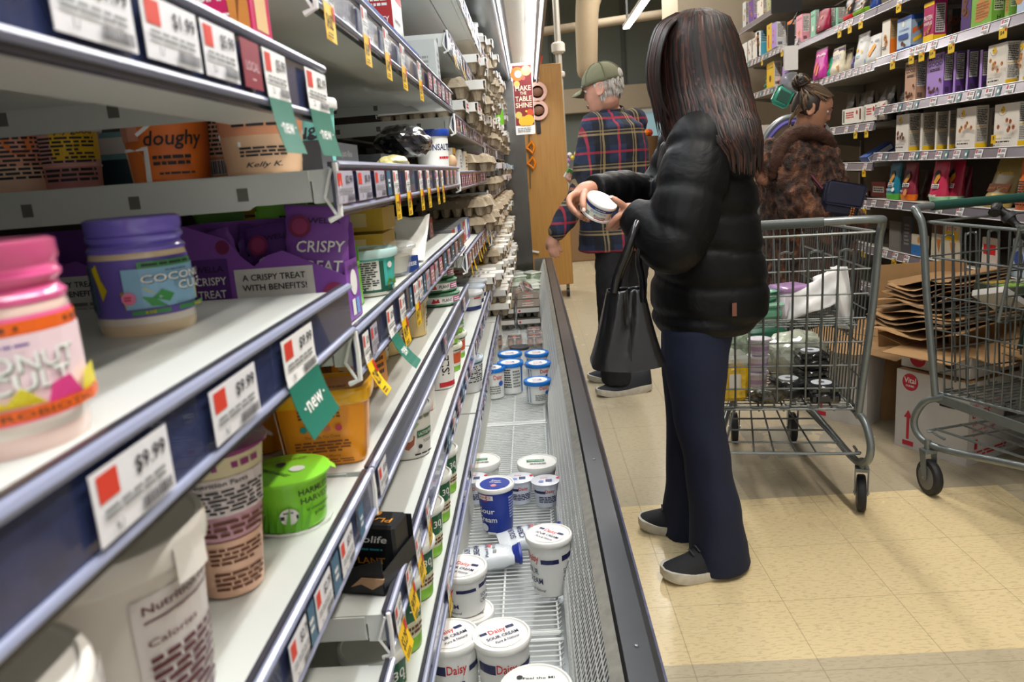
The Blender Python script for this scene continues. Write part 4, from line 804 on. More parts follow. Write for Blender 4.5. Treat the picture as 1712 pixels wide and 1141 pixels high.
carton('blue_box','blue snack carton behind the near top rail beside the cream carton','box',(-.44,.56,1.335),-.2,.05,.08,.17,M('#2e6fb2',.4),M('#2e6fb2',.4),front=[('p',[(.5,.0),(.75,.0),(.5,.5),(.35,.5)],M('#e8df7a',.5)),('r',.8,.1,1,.5,BK,1)])
# long blue carton tray and butter boxes
t=thing('shipping_tray','long blue open carton tray behind the high yellow price tags','tray',(0,0,1.45))
mb=MB(); BT=M('#1f3f8c',.5,noise=.2,nscale=9); mb.box(-.34,-.222,1.0,1.78,.0,.004,BT); mb.box(-.226,-.222,1.0,1.78,0,.034,BT); mb.box(-.34,-.336,1.0,1.78,0,.05,BT); mb.box(-.34,-.222,1.776,1.78,0,.034,M('#8b6a45',.8)); mb.box(-.34,-.222,1.0,1.004,0,.034,BT)
deco(mb,frame((-.2218,1.0,0),(0,1,0),(0,0,1)),.78,.034,[('c',.22,.6,.34,M('#5f7fc0',.5)),('c',.22,.6,.27,BT)]); mb.build('tray_wall',t,smooth=0)
carton('butter_box','red topped white butter box printed with leaves standing in the blue tray','box',(-.232,1.58,1.454),P1,.12,.065,.115,M('#ece9e2',.45),M('#b8282c',.45),front=[('r',0,.86,1,1,RED,1),('t','Salted Butter',.42,.52,.1,INK,{'w':.5}),('p',[(.55,.1),(.62,.35),(.68,.1)],ORG),('p',[(.7,.2),(.8,.45),(.85,.2)],M('#7fa64a',.5)),('p',[(.8,.05),(.9,.25),(.93,.05)],GOLD)],lside=[('t','QUALITY',.5,.5,.14,WH,{'w':.8}),('l',.1,.7,.9,.85,2,WH)])
carton('dark_box','small black box with orange lettering on the third bay shelf','box',(-.42,2.45,1.622),P1-.8,.1,.08,.05,M('#202622',.5),M('#202622',.5),front=[('t','GLUTEN',.5,.35,.35,M('#e07b2c',.5),{'w':.8}),('l',.1,.65,.9,.85,1,WH)],lside=[('t','GLUTEN',.5,.35,.35,M('#e07b2c',.5),{'w':.8})])
for i,(yy,xx,zz) in enumerate(((2.1,-.34,0),(2.1,-.34,.062),(2.22,-.228,0))):
    carton('white_box',['lower white carton of a pair on the high second bay shelf','upper white carton of a pair on the high second bay shelf','white carton with a red corner mark beside the high rail'][i],'box',(xx,yy,1.45+zz),P1,.09,.09,.06 if i<2 else .13,M('#c9ccca',.5),M('#b9bcba',.5),front=[('l',.4,.2,.9,.8,5,GREY),('r',.7,.05,.9,.12,RED,1)],lside=[('l',.2,.35,.8,.7,4,GREY)])
# doughy tubs
SCR=INK
def dough(px,py,y,base,label,txt,bands,ang=0,r=.05,h=.085,z=1.2375,cm=None):
    p=at(px,py,y=y); t=thing('cookie_dough_tub',label,'tub',(p.x,y,z),faces_cam(p,ang))
    tub(t,r,r*.86,h,base,WH,texts=[(0,.13,cm)],bands=bands); return t
DO=M('#e8792e',.45);DP=M('#eaa486',.45)
dough(290,300,.94,DO,'orange cookie dough tub with its dark brush lettering facing out','d',[],cm=[('p',[(.0,.0),(.0,.42),(.18,.45),(.28,.35),(.3,0)],M('#efb58c',.45)),('r',.0,.55,.26,.98,DP),('t','doughy',.55,.56,.27,INK,{'w':.5,'shear':.2}),('l',.36,.2,.68,.36,2,INK),('l',.4,.08,.7,.13,1,INK),('p',[(.26,.6),(.5,.85),(.47,.88),(.24,.64)],WH),('p',[(.28,.0),(.3,.42),(.05,.42),(.05,.46),(.34,.47),(.33,0)],WH)])
dough(38,325,1.02,DP,'cookie dough tub showing its printed back, leftmost on the shelf','d',[(0,.4,M('#efc6a6',.45))],cm=[('c',.55,.78,.22,DO),('l',.2,.2,.8,.9,11,INK),('p',[(0,.48),(1,.40),(1,.36),(0,.44)],WH)],r=.045)
dough(127,320,1.04,M('#e3a79a',.45),'cookie dough tub with a yellow patch printed simply good','d',[(0,.35,M('#cf8a85',.45))],cm=[('r',.35,.45,.85,.9,GOLD),('t','Simply good',.5,.86,.09,INK,{'w':.5}),('l',.22,.4,.78,.8,7,INK),('l',.25,.12,.75,.34,3,INK),('p',[(0,.42),(1,.38),(1,.34),(0,.38)],WH)],r=.04)
dough(385,296,1.0,M('#c98a55',.45),'cookie dough tub showing nutrition print and barcode','d',[],cm=[('r',.3,.3,.62,.95,M('#e3b694',.45)),('l',.32,.32,.6,.93,10,INK),('r',.32,.05,.6,.26,WH),('b',.34,.06,.58,.25,INK)],r=.045)
dough(446,290,.92,M('#f0c7a0',.45),'cookie dough tub with orange top and signed story print','d',[(.5,1,M('#f0a57c',.45))],cm=[('p',[(.0,.55),(.3,.42),(.75,.45),(1,.56),(1,.5),(.75,.39),(.3,.36),(0,.48)],WH),('l',.25,.6,.8,.9,5,INK),('l',.3,.22,.72,.36,3,INK),('t','Kelly K.',.5,.12,.09,INK,{'w':.3,'shear':.4})],ang=0)
dough(516,286,.98,M('#7fd3cb',.45),'teal and cream chip cookie dough tub at the end of the tub row','d',[],cm=[('r',.0,.0,.38,1,DO),('t','doughy',.52,.56,.25,INK,{'w':.5,'shear':.2}),('l',.4,.36,.62,.5,2,INK),('l',.42,.18,.64,.24,1,INK)],r=.04)
for i,(px,py,y,dz,m1) in enumerate(((205,310,1.1,0,M('#24424c',.5)),(200,310,1.12,.04,M('#7fb6bd',.5)),(235,306,1.2,0,BK),(240,306,1.25,.05,M('#16181a',.5)))):
    p=at(px,py,y=y); carton('slices_pack',['dark teal slices pack lying lowest between the dough tubs','pale blue slices pack lying on the dark teal pack','black slices pack behind the blue ones','upper black slices pack behind the blue ones'][i],'packet',(p.x,y,1.2375+dz),.1*i,.11,.1,.038,m1,m1,front=[('t','Vio',.85,.5,.5,WH) if i!=1 else ('r',.3,.2,.7,.8,WH,1)])
# UNSA shelf, second bay
z=1.238
carton('grey_box','flat dark grey box with faint lettering behind the clear price rail','box',(-.24,1.02,z),P1,.2,.1,.034,M('#44464a',.5),M('#3a3b3e',.5),front=[('t','just-like',.65,.6,.35,GREY,{'w':.3})],lside=[('t','Mi',.7,.5,.5,WH)])
carton('dark_box','black box with green lettering lying farther back above the grey one','box',(-.36,1.35,z+.04),P1+.1,.17,.12,.03,M('#1a2a28',.5),M('#1a2a28',.5),front=[('t','CHEEZE',.3,.5,.6,M('#55b09a',.5),{'w':.4}),('c',.75,.5,.3,TAN)])
carton('dark_box','long flat dark box under the black plastic wrap','box',(-.25,1.5,z),P1,.3,.1,.028,M('#2b3138',.5),M('#26292e',.5),front=[('r',.25,.2,.5,.8,M('#5f7e9b',.5),1)])
crumple('plastic_wrap','crumpled black plastic wrap beside the blue lidded tub','plastic wrap',(-.27,1.74,z+.03),.05,M('#26262b',.25,coat=.5),8,(1.0,2.0,.7),4)
crumple('cheese_wrapper','crumpled pale yellow wrapper just behind the clear price rail','wrapper',(-.232,1.36,z),.024,M('#d8cd8c',.3,coat=.4),9,(.9,2.2,.5),4)
t=thing('butter_tub','white round tub with blue lid behind the end of the clear rail','tub',(-.255,2.14,z),0)
tub(t,.045,.041,.105,WH,M('#22439b',.35),texts=[(0,.12,[('t','UNSALTED',.5,.55,.22,NAVY,{'w':.7}),('l',.4,.25,.7,.35,1,RED)])],ang=-.75,lh=.018)
place(MB().ball((0,0,.02),(.015,.015,.02),M('#c8a27c',.6),16).build('egg'),(-.215,2.24,z)); tag(bpy.data.objects['egg'],'single brown egg resting by the end of the clear rail','egg')
for i in range(5):
    carton('butter_pack',['gold wrapped pack','pink lettered white pack','white pack with grey print','mint edged pack','cream pack'][i]+' standing in the third bay above the pink tags','packet',(-.225-.01*(i%2),2.44+i*.115,1.228),P1,.10,.1,.075,[M('#b8902f',.35),M('#dcc4c0',.5),M('#c9c9c2',.5),M('#a9c0a8',.5),M('#cfc09a',.5)][i],M('#cfc8bb',.5),front=[('l',.2,.2,.8,.8,4,[BRN,RED,GREY,GREY,BRN][i])])
# crispy treat displays and pouches
CP=M('#8a4fae',.45); CPD=M('#5b2f7d',.4); CG=M('#7cc142',.45)
def display(loc,rz,label,w=.2,d=.1,h=.123,hb=.13,bm=CP):
    t=thing('display_tray',label,'display box',loc,rz); mb=MB()
    def wall(pts,o,r,u): mb.prism(pts,.0012,bm,o,r,u)
    # long notched wall faces -y
    wall([(0,0),(w,0),(w,h*.47),(w*.62,h*.76),(w*.52,h*.72),(w*.43,h*.62),(w*.36,h*.72),(w*.28,h*.9),(w*.03,hb),(0,hb)],(-w/2,0,0),(1,0,0),(0,0,1))
    wall([(0,0),(w,0),(w,hb*.9),(w*.9,hb),(0,hb)],(-w/2,d,0),(1,0,0),(0,0,1))
    mb.box(-w/2,w/2,0,d,0,.0015,bm); mb.box(-w/2,-w/2+.0015,0,d,0,hb,bm); mb.box(w/2-.0015,w/2,0,d,0,h*.6,bm)
    deco(mb,frame((-w/2,-.0014,0),(1,0,0),(0,0,1)),w,h,[('r',.30,.1,.80,.60,M('#dedbd6',.5),1),('c',.25,.83,.07,M('#7b2450',.5)),('c',.92,.3,.12,M('#8e2c5c',.5)),('t','A CRISPY TREAT',.55,.51,.085,INK,{'w':.4}),('t','WITH BENEFITS!',.55,.41,.085,INK,{'w':.41}),('l',.34,.14,.76,.33,3,GREY),
       ('r',.03,.12,.27,.72,CPD,1),('t','WELLA',.15,.62,.08,M('#241233',.5),{'w':.18}),('t','CRISPY',.15,.50,.11,WH,{'w':.2}),('t','TREAT',.15,.37,.11,WH,{'w':.18}),('r',.06,.2,.24,.29,INK,1),('l',.08,.22,.22,.27,1,WH)])
    deco(mb,frame((w/2+.0004,0,0),(0,1,0),(0,0,1)),d,h*.6,[('c',.5,.62,.22,WH),('r',.2,.08,.45,.35,WH,1),('r',.5,.08,.75,.35,M('#7fa3e0',.5),1),('t','ube bliss',.5,.9,.14,INK,{'w':.8})])
    mb.build('tray_wall',t,smooth=0); return t
pR=at(586,532,z=1.0535)
display((-.326,.925,1.0535),-.02,'purple crispy treat display tray nearest the price rail',w=.195,d=.06)
display((-.62,.99,1.0535),-.02,'purple crispy treat display tray farther back behind the purple jar',w=.2,d=.105)
wel=[('t','WELLA',.62,.83,.085,M('#2b1640',.5),{'w':.5}),('t','CRISPY',.56,.55,.17,WH,{'w':.74,'shear':.1}),('t','TREAT',.56,.34,.17,WH,{'w':.68,'shear':.1}),('c',.25,.77,.12,M('#7b2450',.5)),('c',.25,.77,.085,M('#9a3566',.5))]
welg=[('t','WELLA',.5,.55,.14,INK,{'w':.7,'rot':1.2}),('c',.4,.2,.08,WH)]
def packet(x,y,dz,rot,fc,cm,label,w=.075,h=.105): return pouch('crispy_treat_packet',label,'packet',(x,y,1.0705+dz),0,w,.02,h,fc,cm,rot=rot)
packet(-.272,.948,.012,(-.12,.08,.05),CP,wel,'purple crispy treat packet leaning foremost out of the tray corner',.08,.115)
packet(-.313,.955,.004,(-.1,-.12,.0),CPD,wel,'darker purple crispy treat packet second from the tray corner')
packet(-.35,.962,.0,(-.1,.2,.1),CPD,[('c',.4,.75,.13,M('#7b2450',.5))],'dark purple crispy treat packet third from the tray corner')
packet(-.388,.955,-.002,(-.05,-.25,0),CP,[('c',.5,.7,.14,M('#7b2450',.5))],'purple crispy treat packet fourth from the tray corner, slumped left')
packet(-.268,1.02,.045,(-.15,-.25,.1),CG,welg,'green crispy treat packet standing tall behind the purple ones',.06,.14)
packet(-.33,1.0,.03,(.05,.1,0),CG,welg,'green crispy treat packet behind the third purple packet',.07,.12)
packet(-.41,1.05,.02,(.1,-.1,0),M('#5f9a35',.45),(),'dark green crispy treat packet behind the slumped purple one',.07,.12)
packet(-.30,1.02,-.052+.052,(-.03,0,0),M('#6d4090',.45),[('t','WELLA',.5,.6,.14,INK,{'w':.7})],'purple packet wedged lowest in the tray',.07,.09) if 0 else None
packet(-.475,.94,0,(-.1,.15,0),CPD,[('t','WELLA',.5,.5,.15,INK,{'w':.7}),('t','ube bliss',.5,.3,.1,WH,{'w':.6})],'dark purple packet lying between the two display trays',.07,.085)
display((-.285,1.0,1.0535),-.02,'green crispy treat display box just behind the purple tray',w=.08,d=.07,h=.1,hb=.09,bm=CG)
for i in range(10):
    carton('cheese_block',['yellow cheese block %s in the dim stack behind the trays'%ORD[i]][0],'cheese',(-.5+.1*(i%3),1.28+.02*(i//3),1.0535+.042*(i//3)),0,.095,.12,.038,M('#c9a63a',.4,coat=.4),M('#c9a63a',.4,coat=.4),group='yellow cheese blocks behind the trays',front=[('r',.3,.2,.7,.8,M('#d7c48a',.5),1)])
# teal tub
t=thing('plant_cheese_tub','teal and dark green tub with a clear lid showing its white nutrition panel','tub',(-.255,1.16,1.0535),faces_cam(V3((-.262,1.17,0)),0))
TL=M('#4cc0b4',.4); tub(t,.046,.037,.068,M('#e4e0d2',.4),M('#b9d8d4',.15,coat=.7),texts=[(0,.115,[('r',0,.16,1,.86,TL),('r',0,.08,1,.2,M('#1e5a45',.4)),('r',.16,.14,.66,.78,M('#e4e2d8',.4)),('l',.18,.17,.64,.76,12,INK),('r',.66,.1,.72,.76,M('#1e5a45',.4)),('c',.82,.66,.07,WH),('p',[(.74,.2),(.78,.36),(.88,.32),(.96,.34),(1,.2)],M('#6fb04a',.4)),('t','160',.88,.14,.12,M('#bfe0c0',.4))])])
# clear clamshell bowl, white paper, navy cheese box
t=thing('clear_bowl','clear empty plastic bowl with lid behind the teal tub','bowl',(-.265,1.37,1.0535)); CLP=mat('#e9ece8',.05,alpha=.3,coat=.6)
MB().lathe([(.035,0),(.04,.002),(.05,.045),(.055,.047),(.055,.05),(.048,.05)],CLP,28).lathe([(.002,.004),(.036,.006),(.044,.035),(.001,.037)],M('#c9c4b4',.4),24).build('bowl',t); MB().lathe([(.056,.047),(.057,.053),(.045,.06),(.001,.062)],CLP,28).build('lid',t)
def sheet(name,label,cat,c,ex,ey,m,amp,seed,nx=18,ny=14,**k):
    q=random.Random(seed); ph=[q.uniform(0,6) for _ in range(6)]; c,ex,ey=V3(c),V3(ex),V3(ey); nn=ex.cross(ey).normalized(); mb=MB(); vs=[]
    for i in range(nx+1):
        for j in range(ny+1):
            a,b=i/nx-.5,j/ny-.5; d=amp*(math.sin(7*a+ph[0]+3*b)+.6*math.sin(11*b+ph[1]-4*a)+.4*abs(math.sin(15*a+9*b+ph[2])))
            vs.append(c+ex*a+ey*b+nn*d)
    mb.add(vs,[(i*(ny+1)+j,(i+1)*(ny+1)+j,(i+1)*(ny+1)+j+1,i*(ny+1)+j+1) for i in range(nx) for j in range(ny)],m); o=mb.build(name); q=o.modifiers.new('s','SOLIDIFY'); q.thickness=.0006; return tag(o,label,cat)
t=sheet('paper_bag','crumpled white paper bag with a green printed patch behind the clear bowl','bag',(-.29,1.62,1.095),(.13,.05,0),(0,.16,.085),M('#e2e2dc',.4),.006,3); mb=MB(); mb.lathe([(.001,0),(.035,0),(.035,.001),(.001,.001)],M('#2f7a52',.4),20,T=Matrix.Translation((-.31,1.575,1.118))@Matrix.Rotation(-1.0,4,'X')@Matrix.Rotation(.3,4,'Y')); o=mb.build('green_print'); o.parent=t
carton('cashew_cheese_box','navy cashew cheese carton lying against the rail behind the teal tub','box',(-.228,1.40,1.0535),P1-.5,.055,.075,.028,M('#2a4384',.4),M('#2a4384',.4),lside=[('t','CASHEW',.5,.66,.34,WH,{'w':.75}),('t','CHEESE',.5,.28,.34,WH,{'w':.75})],front=[('t','CHEESE',.5,.5,.34,WH,{'w':.75})],side=[('t','CHEESE',.5,.5,.34,WH,{'w':.75})])
for i in range(4):
    t=thing('cheese_slices_pack',['yellow sliced cheese pack %s from the bottom behind the clear bowl'%ORD[i]][0],'cheese pack',(-.36+.008*i,1.5,1.0535+i*.024),.15*i); MB().box(-.055,.055,-.055,.055,0,.018,M('#e2c65a',.3,coat=.5),bev=.004).build('slices',t); MB().box(-.06,.06,-.06,.06,.018,.0205,M('#cfd0b8',.3,coat=.5)).build('film_lid',t)
# rows of small boxes (cream cheese / butter) at the back of second and third bay
rr=random.Random(5)
for i in range(12):
    carton('cream_cheese_box','small grey silver carton in the upright row behind the white paper bag','box',(-.31+.006*i,1.86+i*.085,.983+.0705),P1,.078,.1,.055,[M('#8f9194',.3,metal=.3),M('#a23a2e',.4),M('#8f9194',.3,metal=.3)][i%3],M('#77797c',.35,metal=.2),group='row of grey and red small cartons',front=[('c',.5,.5,.26,WH),('c',.5,.5,.16,M('#9d5a4a',.5)),('l',.1,.82,.9,.95,1,RED)],lside=[('l',.2,.3,.8,.8,3,GREY)]) if i<5 else carton('cream_cheese_box','small printed carton standing in the third bay row by the rail','box',(-.245,1.9+i*.1,.983),P1,.088,.1,.075,[M('#9a9c9f',.3,metal=.3),M('#b23a2e',.4),M('#dfe3e6',.4),M('#3350a8',.4)][i%4],M('#8b8d90',.35,metal=.2),group='third bay row of small printed cartons',front=[('c',.5,.55,.22,WH),('l',.1,.1,.9,.25,2,RED)],lside=[('c',.5,.5,.2,WH),('l',.15,.1,.5,.9,2,RED)])
for i in range(10):
    carton('dark_carton','dark charcoal carton standing upright in the dim back row','box',(-.5,1.5+i*.075,1.0535),P1,.066,.1,.1,M('#3b3e43',.5),M('#2a2c30',.5),group='dim back row of dark cartons',front=[('l',.2,.5,.8,.8,2,GREY)])
# orange tubs
OT=M('#ffa31a',.3,coat=.2); OTL=M('#ffbe1a',.25,coat=.3)
def otub(x,y,rz,label,name='spread_tub'):
    t=thing(name,label,'tub',(x,y,.8895),rz); mb=MB(); 
    W0,W1_,D0,D1_,H=.047,.056,.036,.043,.092
    def ring(w,d,z,n=32): 
        o=[]
        for k in range(n):
            a=2*math.pi*(k+.5)/n; q=(abs(math.cos(a))**6+abs(math.sin(a))**6)**(-1/6); o.append((w*math.cos(a)*q,d*math.sin(a)*q,z))
        return o
    def loft(mb,rs,m,cap0=1,cap1=1):
        n=len(rs[0]); b=[v for r in rs for v in r]; fs=[(i*n+k,i*n+(k+1)%n,(i+1)*n+(k+1)%n,(i+1)*n+k) for i in range(len(rs)-1) for k in range(n)]
        if cap0: fs.append(tuple(range(n-1,-1,-1)))
        if cap1: fs.append(tuple((len(rs)-1)*n+k for k in range(n)))
        mb.add(b,fs,m)
    loft(mb,[ring(W0*.95,D0*.95,0),ring(W0,D0,.004),ring(W0+(W1_-W0)*.5,D0+(D1_-D0)*.5,H*.5),ring(W1_,D1_,H)],OT)
    ob=M('#7a3d12',.5)
    G=lambda a,b,d=0: V3((a-.046,-(D0+(D1_-D0)*b/H)-.0006-d,b))
    deco(mb,G,.092,H,[('t','Excellent source of Omega-3 ALA',.5,.86,.062,ob,{'w':.74}),('l',.22,.66,.78,.8,3,ob),('c',.27,.53,.045,TEAL),('c',.42,.53,.045,M('#7da83a',.5)),('c',.57,.53,.045,M('#e07b5a',.5)),('c',.72,.53,.045,M('#d94b62',.5)),('t','The Taste You Crave',.5,.42,.055,ob,{'w':.45}),('l',.14,.2,.86,.37,4,ob),('t','Behind the Worry',.5,.15,.05,ob,{'w':.4}),('l',.1,.05,.9,.11,2,ob)])
    G2=lambda a,b,d=0: V3((-(W0+(W1_-W0)*b/H)-.0006-d,.036-a,b))
    deco(mb,G2,.072,H,[('r',0.05,.05,.95,.9,M('#efe2c4',.4)),('l',.15,.1,.85,.7,7,ob)]); mb.build('pot',t)
    lb=MB(); loft(lb,[ring(W1_+.002,D1_+.002,H-.016),ring(W1_+.0045,D1_+.0045,H-.013),ring(W1_+.0045,D1_+.0045,H),ring(W1_+.002,D1_+.002,H+.003),ring(W1_-.004,D1_-.004,H+.003),ring(W1_-.008,D1_-.008,H-.001)],OTL)
    deco(lb,frame((-.045,-.034,H-.0008),(1,0,0),(0,1,0)),.09,.068,[('r',.03,.05,.93,.93,M('#e4cfa6',.4),1),('t','Earth balance',.5,.55,.17,ob,{'w':.7}),('l',.5,.2,.85,.35,2,ob),('r',.1,.0,.2,.06,OTL,1)]); lb.build('lid',t); return t
p=at(535,760,y=.905)
otub(-.270,.905,.12,'orange buttery spread tub in front with its lid text showing')
otub(-.385,.965,-.2,'orange buttery spread tub behind the purple lidded cup')
otub(-.40,1.10,.1,'orange buttery spread tub farther back behind the foremost one')
for i,(x,y) in enumerate(((-.31,1.22),(-.36,1.30))):
    carton('spread_box',['orange and cream spread box in front of the beige cups','orange spread box half hidden behind its twin'][i],'box',(x,y,.8895),-.25,.075,.05,.075,M('#efc98a',.45),OT,front=[('r',0,.6,.6,1,M('#d98452',.5),1),('t','Earth',.45,.3,.22,BRN,{'w':.6}),('c',.75,.6,.1,TEAL),('p',[(0,0),(.3,0),(.1,.6),(0,.6)],OT)],side=[('l',.2,.2,.8,.8,4,BRN)])
BG=M('#dcc184',.45)
for i,(px,py,y) in enumerate(((622,604,1.36),(648,590,1.5),(690,560,1.75))):
    p=at(px,py,z=.8895); t=thing('pudding_cup',['beige printed cup nearest under the second bay rail','beige printed cup second under the rail','beige printed cup third, farthest under the rail'][i],'cup',(p.x-.005,p.y,.8895),.3); tub(t,.042,.036,.085,BG,M('#efe8d4',.4),texts=[(0.03,.07,[('r',.3,.1,.95,.9,M('#e3dcc0',.4)),('t','coconut',.62,.72,.14,M('#6a7a58',.4),{'w':.5}),('l',.4,.2,.85,.55,4,BRN)])],ang=-1.1)
# harmless yogurt, plant protein cups
p=at(490,868,z=.8895)
HG=M('#86d62e',.35); t=thing('coconut_yogurt_cup','bright green coconut yogurt cup with a foil lid','cup',(p.x,p.y,.8895),faces_cam(p,.0)); DG=M('#2c5a1e',.45)
tub(t,.040,.034,.052,HG,None,foil=M('#8fe03a',.25,coat=.3),texts=[(.0,.1,[('t','HARMLESS',.78,.78,.17,M('#24361c',.45),{'w':.4}),('t','HARVEST',.78,.6,.17,M('#24361c',.45),{'w':.38}),('t','unsweetened',.8,.42,.11,M('#24361c',.45),{'w':.32}),('t','plain',.8,.3,.11,M('#24361c',.45),{'w':.16}),('c',.47,.36,.17,WH),('r',.39,.3,.55,.38,INK),('l',.42,.42,.52,.47,1,INK)]+[('p',[(.0+.07*k,.05),(.05+.07*k,.05),(.08+.07*k+.05*math.sin(k),.62)],M('#5fae22',.4)) for k in range(9)]+[('r',0,.0,1,.05,WH)])],
    lidtext=[('t','HARMLESS HARVEST',.36,.42,.09,M('#24361c',.45),{'w':.5,'rot':-.9}),('c',.62,.42,.09,WH),('t','DAIRY FREE',.5,.75,.06,M('#24361c',.45),{'w':.5}),('c',.45,.62,.06,INK)])
p=at(398,975,z=.8895)
t=thing('protein_yogurt_cup','peach pink yogurt cup, lower one under the purple foil cup','cup',(p.x-.004,p.y,.8895),faces_cam(p,.05)); 
tub(t,.0315,.026,.056,M('#f0c3a6',.45),None,texts=[(.0,.08,[('l',.3,.55,.9,.85,4,BRN),('l',.32,.12,.88,.45,4,BRN)])])
t=thing('protein_yogurt_cup','mauve plant protein cup with a purple foil lid stacked on top','cup',(p.x-.004,p.y,.9425),faces_cam(p,.05))
tub(t,.0415,.031,.076,M('#d9a7b6',.45),None,foil=M('#8d2a72',.25,coat=.5),bands=[(.74,1,M('#e5dcb4',.45))],texts=[(.0,.09,[('l',.1,.80,.95,.93,1,M('#8d2a72',.4)),('r',.2,.3,.98,.74,M('#e9dfe0',.45)),('t','Nutrition Facts',.5,.68,.08,INK,{'w':.5}),('l',.24,.33,.96,.62,6,INK),('l',.24,.05,.96,.26,3,BRN)])],
    lidtext=[('r',.3,.42,.7,.6,M('#dfb7cf',.4),1),('t','PLANT PROTEIN',.5,.3,.08,M('#e6c4dc',.4),{'w':.6}),('t','20g',.5,.5,.12,M('#8d2a72',.4))])
t=thing('carton_cup','small dark cup at the edge behind the mauve protein cup','cup',(p.x-.13,p.y+.1,.8895),.3); tub(t,.04,.034,.08,M('#6b7a66',.4),M('#b9bdb2',.4))
# big white tubs
WT=M('#e4ded6',.4); MR=M('#5a1e30',.4)
p=at(262,1230,y=.455)
def bigtub(x,y,label,rot,big=1):
    t=thing('large_yogurt_tub',label,'tub',(x,y,.8895),rot); mb=[]
    tub(t,.064*big,.054*big,.135,WT,M('#e9e5de',.35,coat=.3),lh=.016,texts=[(.0,.3,[('t','time',.30,.36,.14,MR,{'w':.17}),('r',.54,.02,.8,.8,M('#dad4d2',.4)),('t','Nutrition Facts',.67,.74,.06,MR,{'w':.22}),('r',.56,.68,.78,.69,MR),('t','Calories',.62,.58,.05,MR,{'w':.12}),('l',.56,.1,.78,.52,10,MR),('r',.56,.08,.78,.09,MR),('c',.36,.06,.05,M('#b9a2a6',.4)),('c',.42,.08,.04,M('#c3aeb0',.4)),('p',[(.1,.0),(.2,.12),(.3,.05),(.4,0)],M('#b9a2a6',.4))])],
      lidtext=[('t','probiotic',.5,.75,.07,M('#5f5650',.5),{'w':.34}),('t','Organic, Grassfed',.5,.58,.06,M('#5f5650',.5),{'w':.5}),('t','& Cheese Fresh',.5,.5,.06,M('#5f5650',.5),{'w':.42}),('t','Wholesome',.55,.38,.08,M('#8a8078',.5),{'w':.36})]); 
    lb=MB(); F=cyl(lambda v:.069*big,a0=-.95,off=.0004); 
    deco(lb,lambda a,b,d=0: F(a,b+.108,d),.03,.026,[('r',0,0,1,1,M('#f2efea',.2,coat=.6))]); lb.build('seal_tab',t); return t
bigtub(-.285,.43,'large white yogurt tub with maroon print and a nutrition panel',faces_cam(V3((-.285,.43,0)),.0))
bigtub(-.265,.265,'large white yogurt tub nearest the viewer at the lower left corner',faces_cam(V3((-.265,.265,0)),.3))
# violife carton, lactose free tub, small cups on second bay lower shelf
z=.7015
BKX=M('#1b1c1f',.4); t=thing('cheese_slices_carton','torn open black plant cheese carton on the second bay shelf','box',(-.245,.955,z),-.22)
mb=MB(); mb.box(-.05,.04,-.06,.05,0,.002,BKX); mb.prism([(0,0),(.09,0),(.09,.05),(.0,.02)],-.0015,BKX,(-.05,-.06,0),(1,0,0),(0,0,1)); mb.box(.0385,.04,-.06,.05,0,.03,BKX); mb.box(-.05,-.0485,-.06,.05,0,.02,BKX); mb.box(-.05,.04,.0485,.05,0,.062,BKX)
mb.prism([(.045,-.001),(.06,.004),(.075,-.003),(.09,.006),(.092,.012),(.06,.012)],-.004,M('#b08d6a',.8),(-.05,-.063,.012),(1,0,0),(0,0,1)); mb.build('torn_tray',t,smooth=0)
mb=MB(); mb.box(-.045,.036,-.005,.045,.003,.068,BKX,bev=.004); deco(mb,frame((-.045,-.0054,.003),(1,0,0),(0,0,1)),.08,.065,[('t','Violife',.55,.7,.22,WH,{'w':.66,'shear':.2}),('t','PLANT',.5,.22,.2,M('#d9922e',.5),{'w':.6}),('l',.2,.45,.8,.52,1,M('#3aa0b0',.5))]); deco(mb,frame((-.045,-.002,.0684),(1,0,0),(0,1,0)),.08,.045,[('t','PLANT',.5,.35,.4,M('#d9922e',.5),{'w':.8,'rot':math.pi}),('c',.5,.75,.2,M('#c8862c',.5))]); mb.build('inner_pack',t,smooth=0)
o=MB().box(-.03,.03,-.006,.006,0,.002,M('#c9c9c2',.6)).build('paper_scrap'); tag(o,'small torn paper scrap lying on the lower second bay shelf','paper scrap'); place(o,(-.268,1.12,z+.0002),.3)
p=at(688,762,z=z); t=thing('lactose_free_yogurt_tub','white lactose free yogurt tub with a brown bowl picture','tub',(p.x-.01,p.y+.02,z),0)
tub(t,.052,.044,.098,M('#e5e3da',.4),M('#d5d8d6',.3,coat=.4),texts=[(.0,.15,[('t','Green Valley',.6,.82,.12,M('#4a5a3a',.4),{'w':.3,'shear':.3}),('p',[(.36,.75),(.44,.8),(.54,.7),(.46,.6),(.34,.62)],M('#a9c48a',.4)),('r',.5,.42,.78,.56,M('#2e6a4a',.4)),('t','LACTOSE FREE',.64,.49,.09,WH,{'w':.24}),('t','YOGURT',.66,.32,.09,INK,{'w':.16}),('p',[(.3,.45),(.47,.48),(.45,.3),(.38,.2),(.31,.25)],M('#a9593a',.5)),('c',.385,.46,.09,M('#e9e4da',.5)),('c',.53,.24,.045,INK),('l',.45,.06,.75,.12,1,INK)])],ang=-.95)
t=thing('lactose_free_yogurt_tub','second white yogurt tub stacked behind the brown bowl one','tub',(p.x-.03,p.y+.14,z),.5); tub(t,.048,.04,.1,M('#dddbd2',.4),M('#d5d8d6',.3))
p=at(707,690,z=z); t=thing('orange_cup','orange and white cup with an orange lid under the rail','cup',(p.x-.01,p.y+.03,z),0); tub(t,.04,.034,.085,M('#e8e4dc',.4),M('#ee5a1e',.35),texts=[(0,.1,[('p',[(.3,0),(.6,0),(.8,1),(.55,1)],M('#ee5a1e',.4)),('l',.1,.3,.4,.7,4,INK)])],ang=-.8)
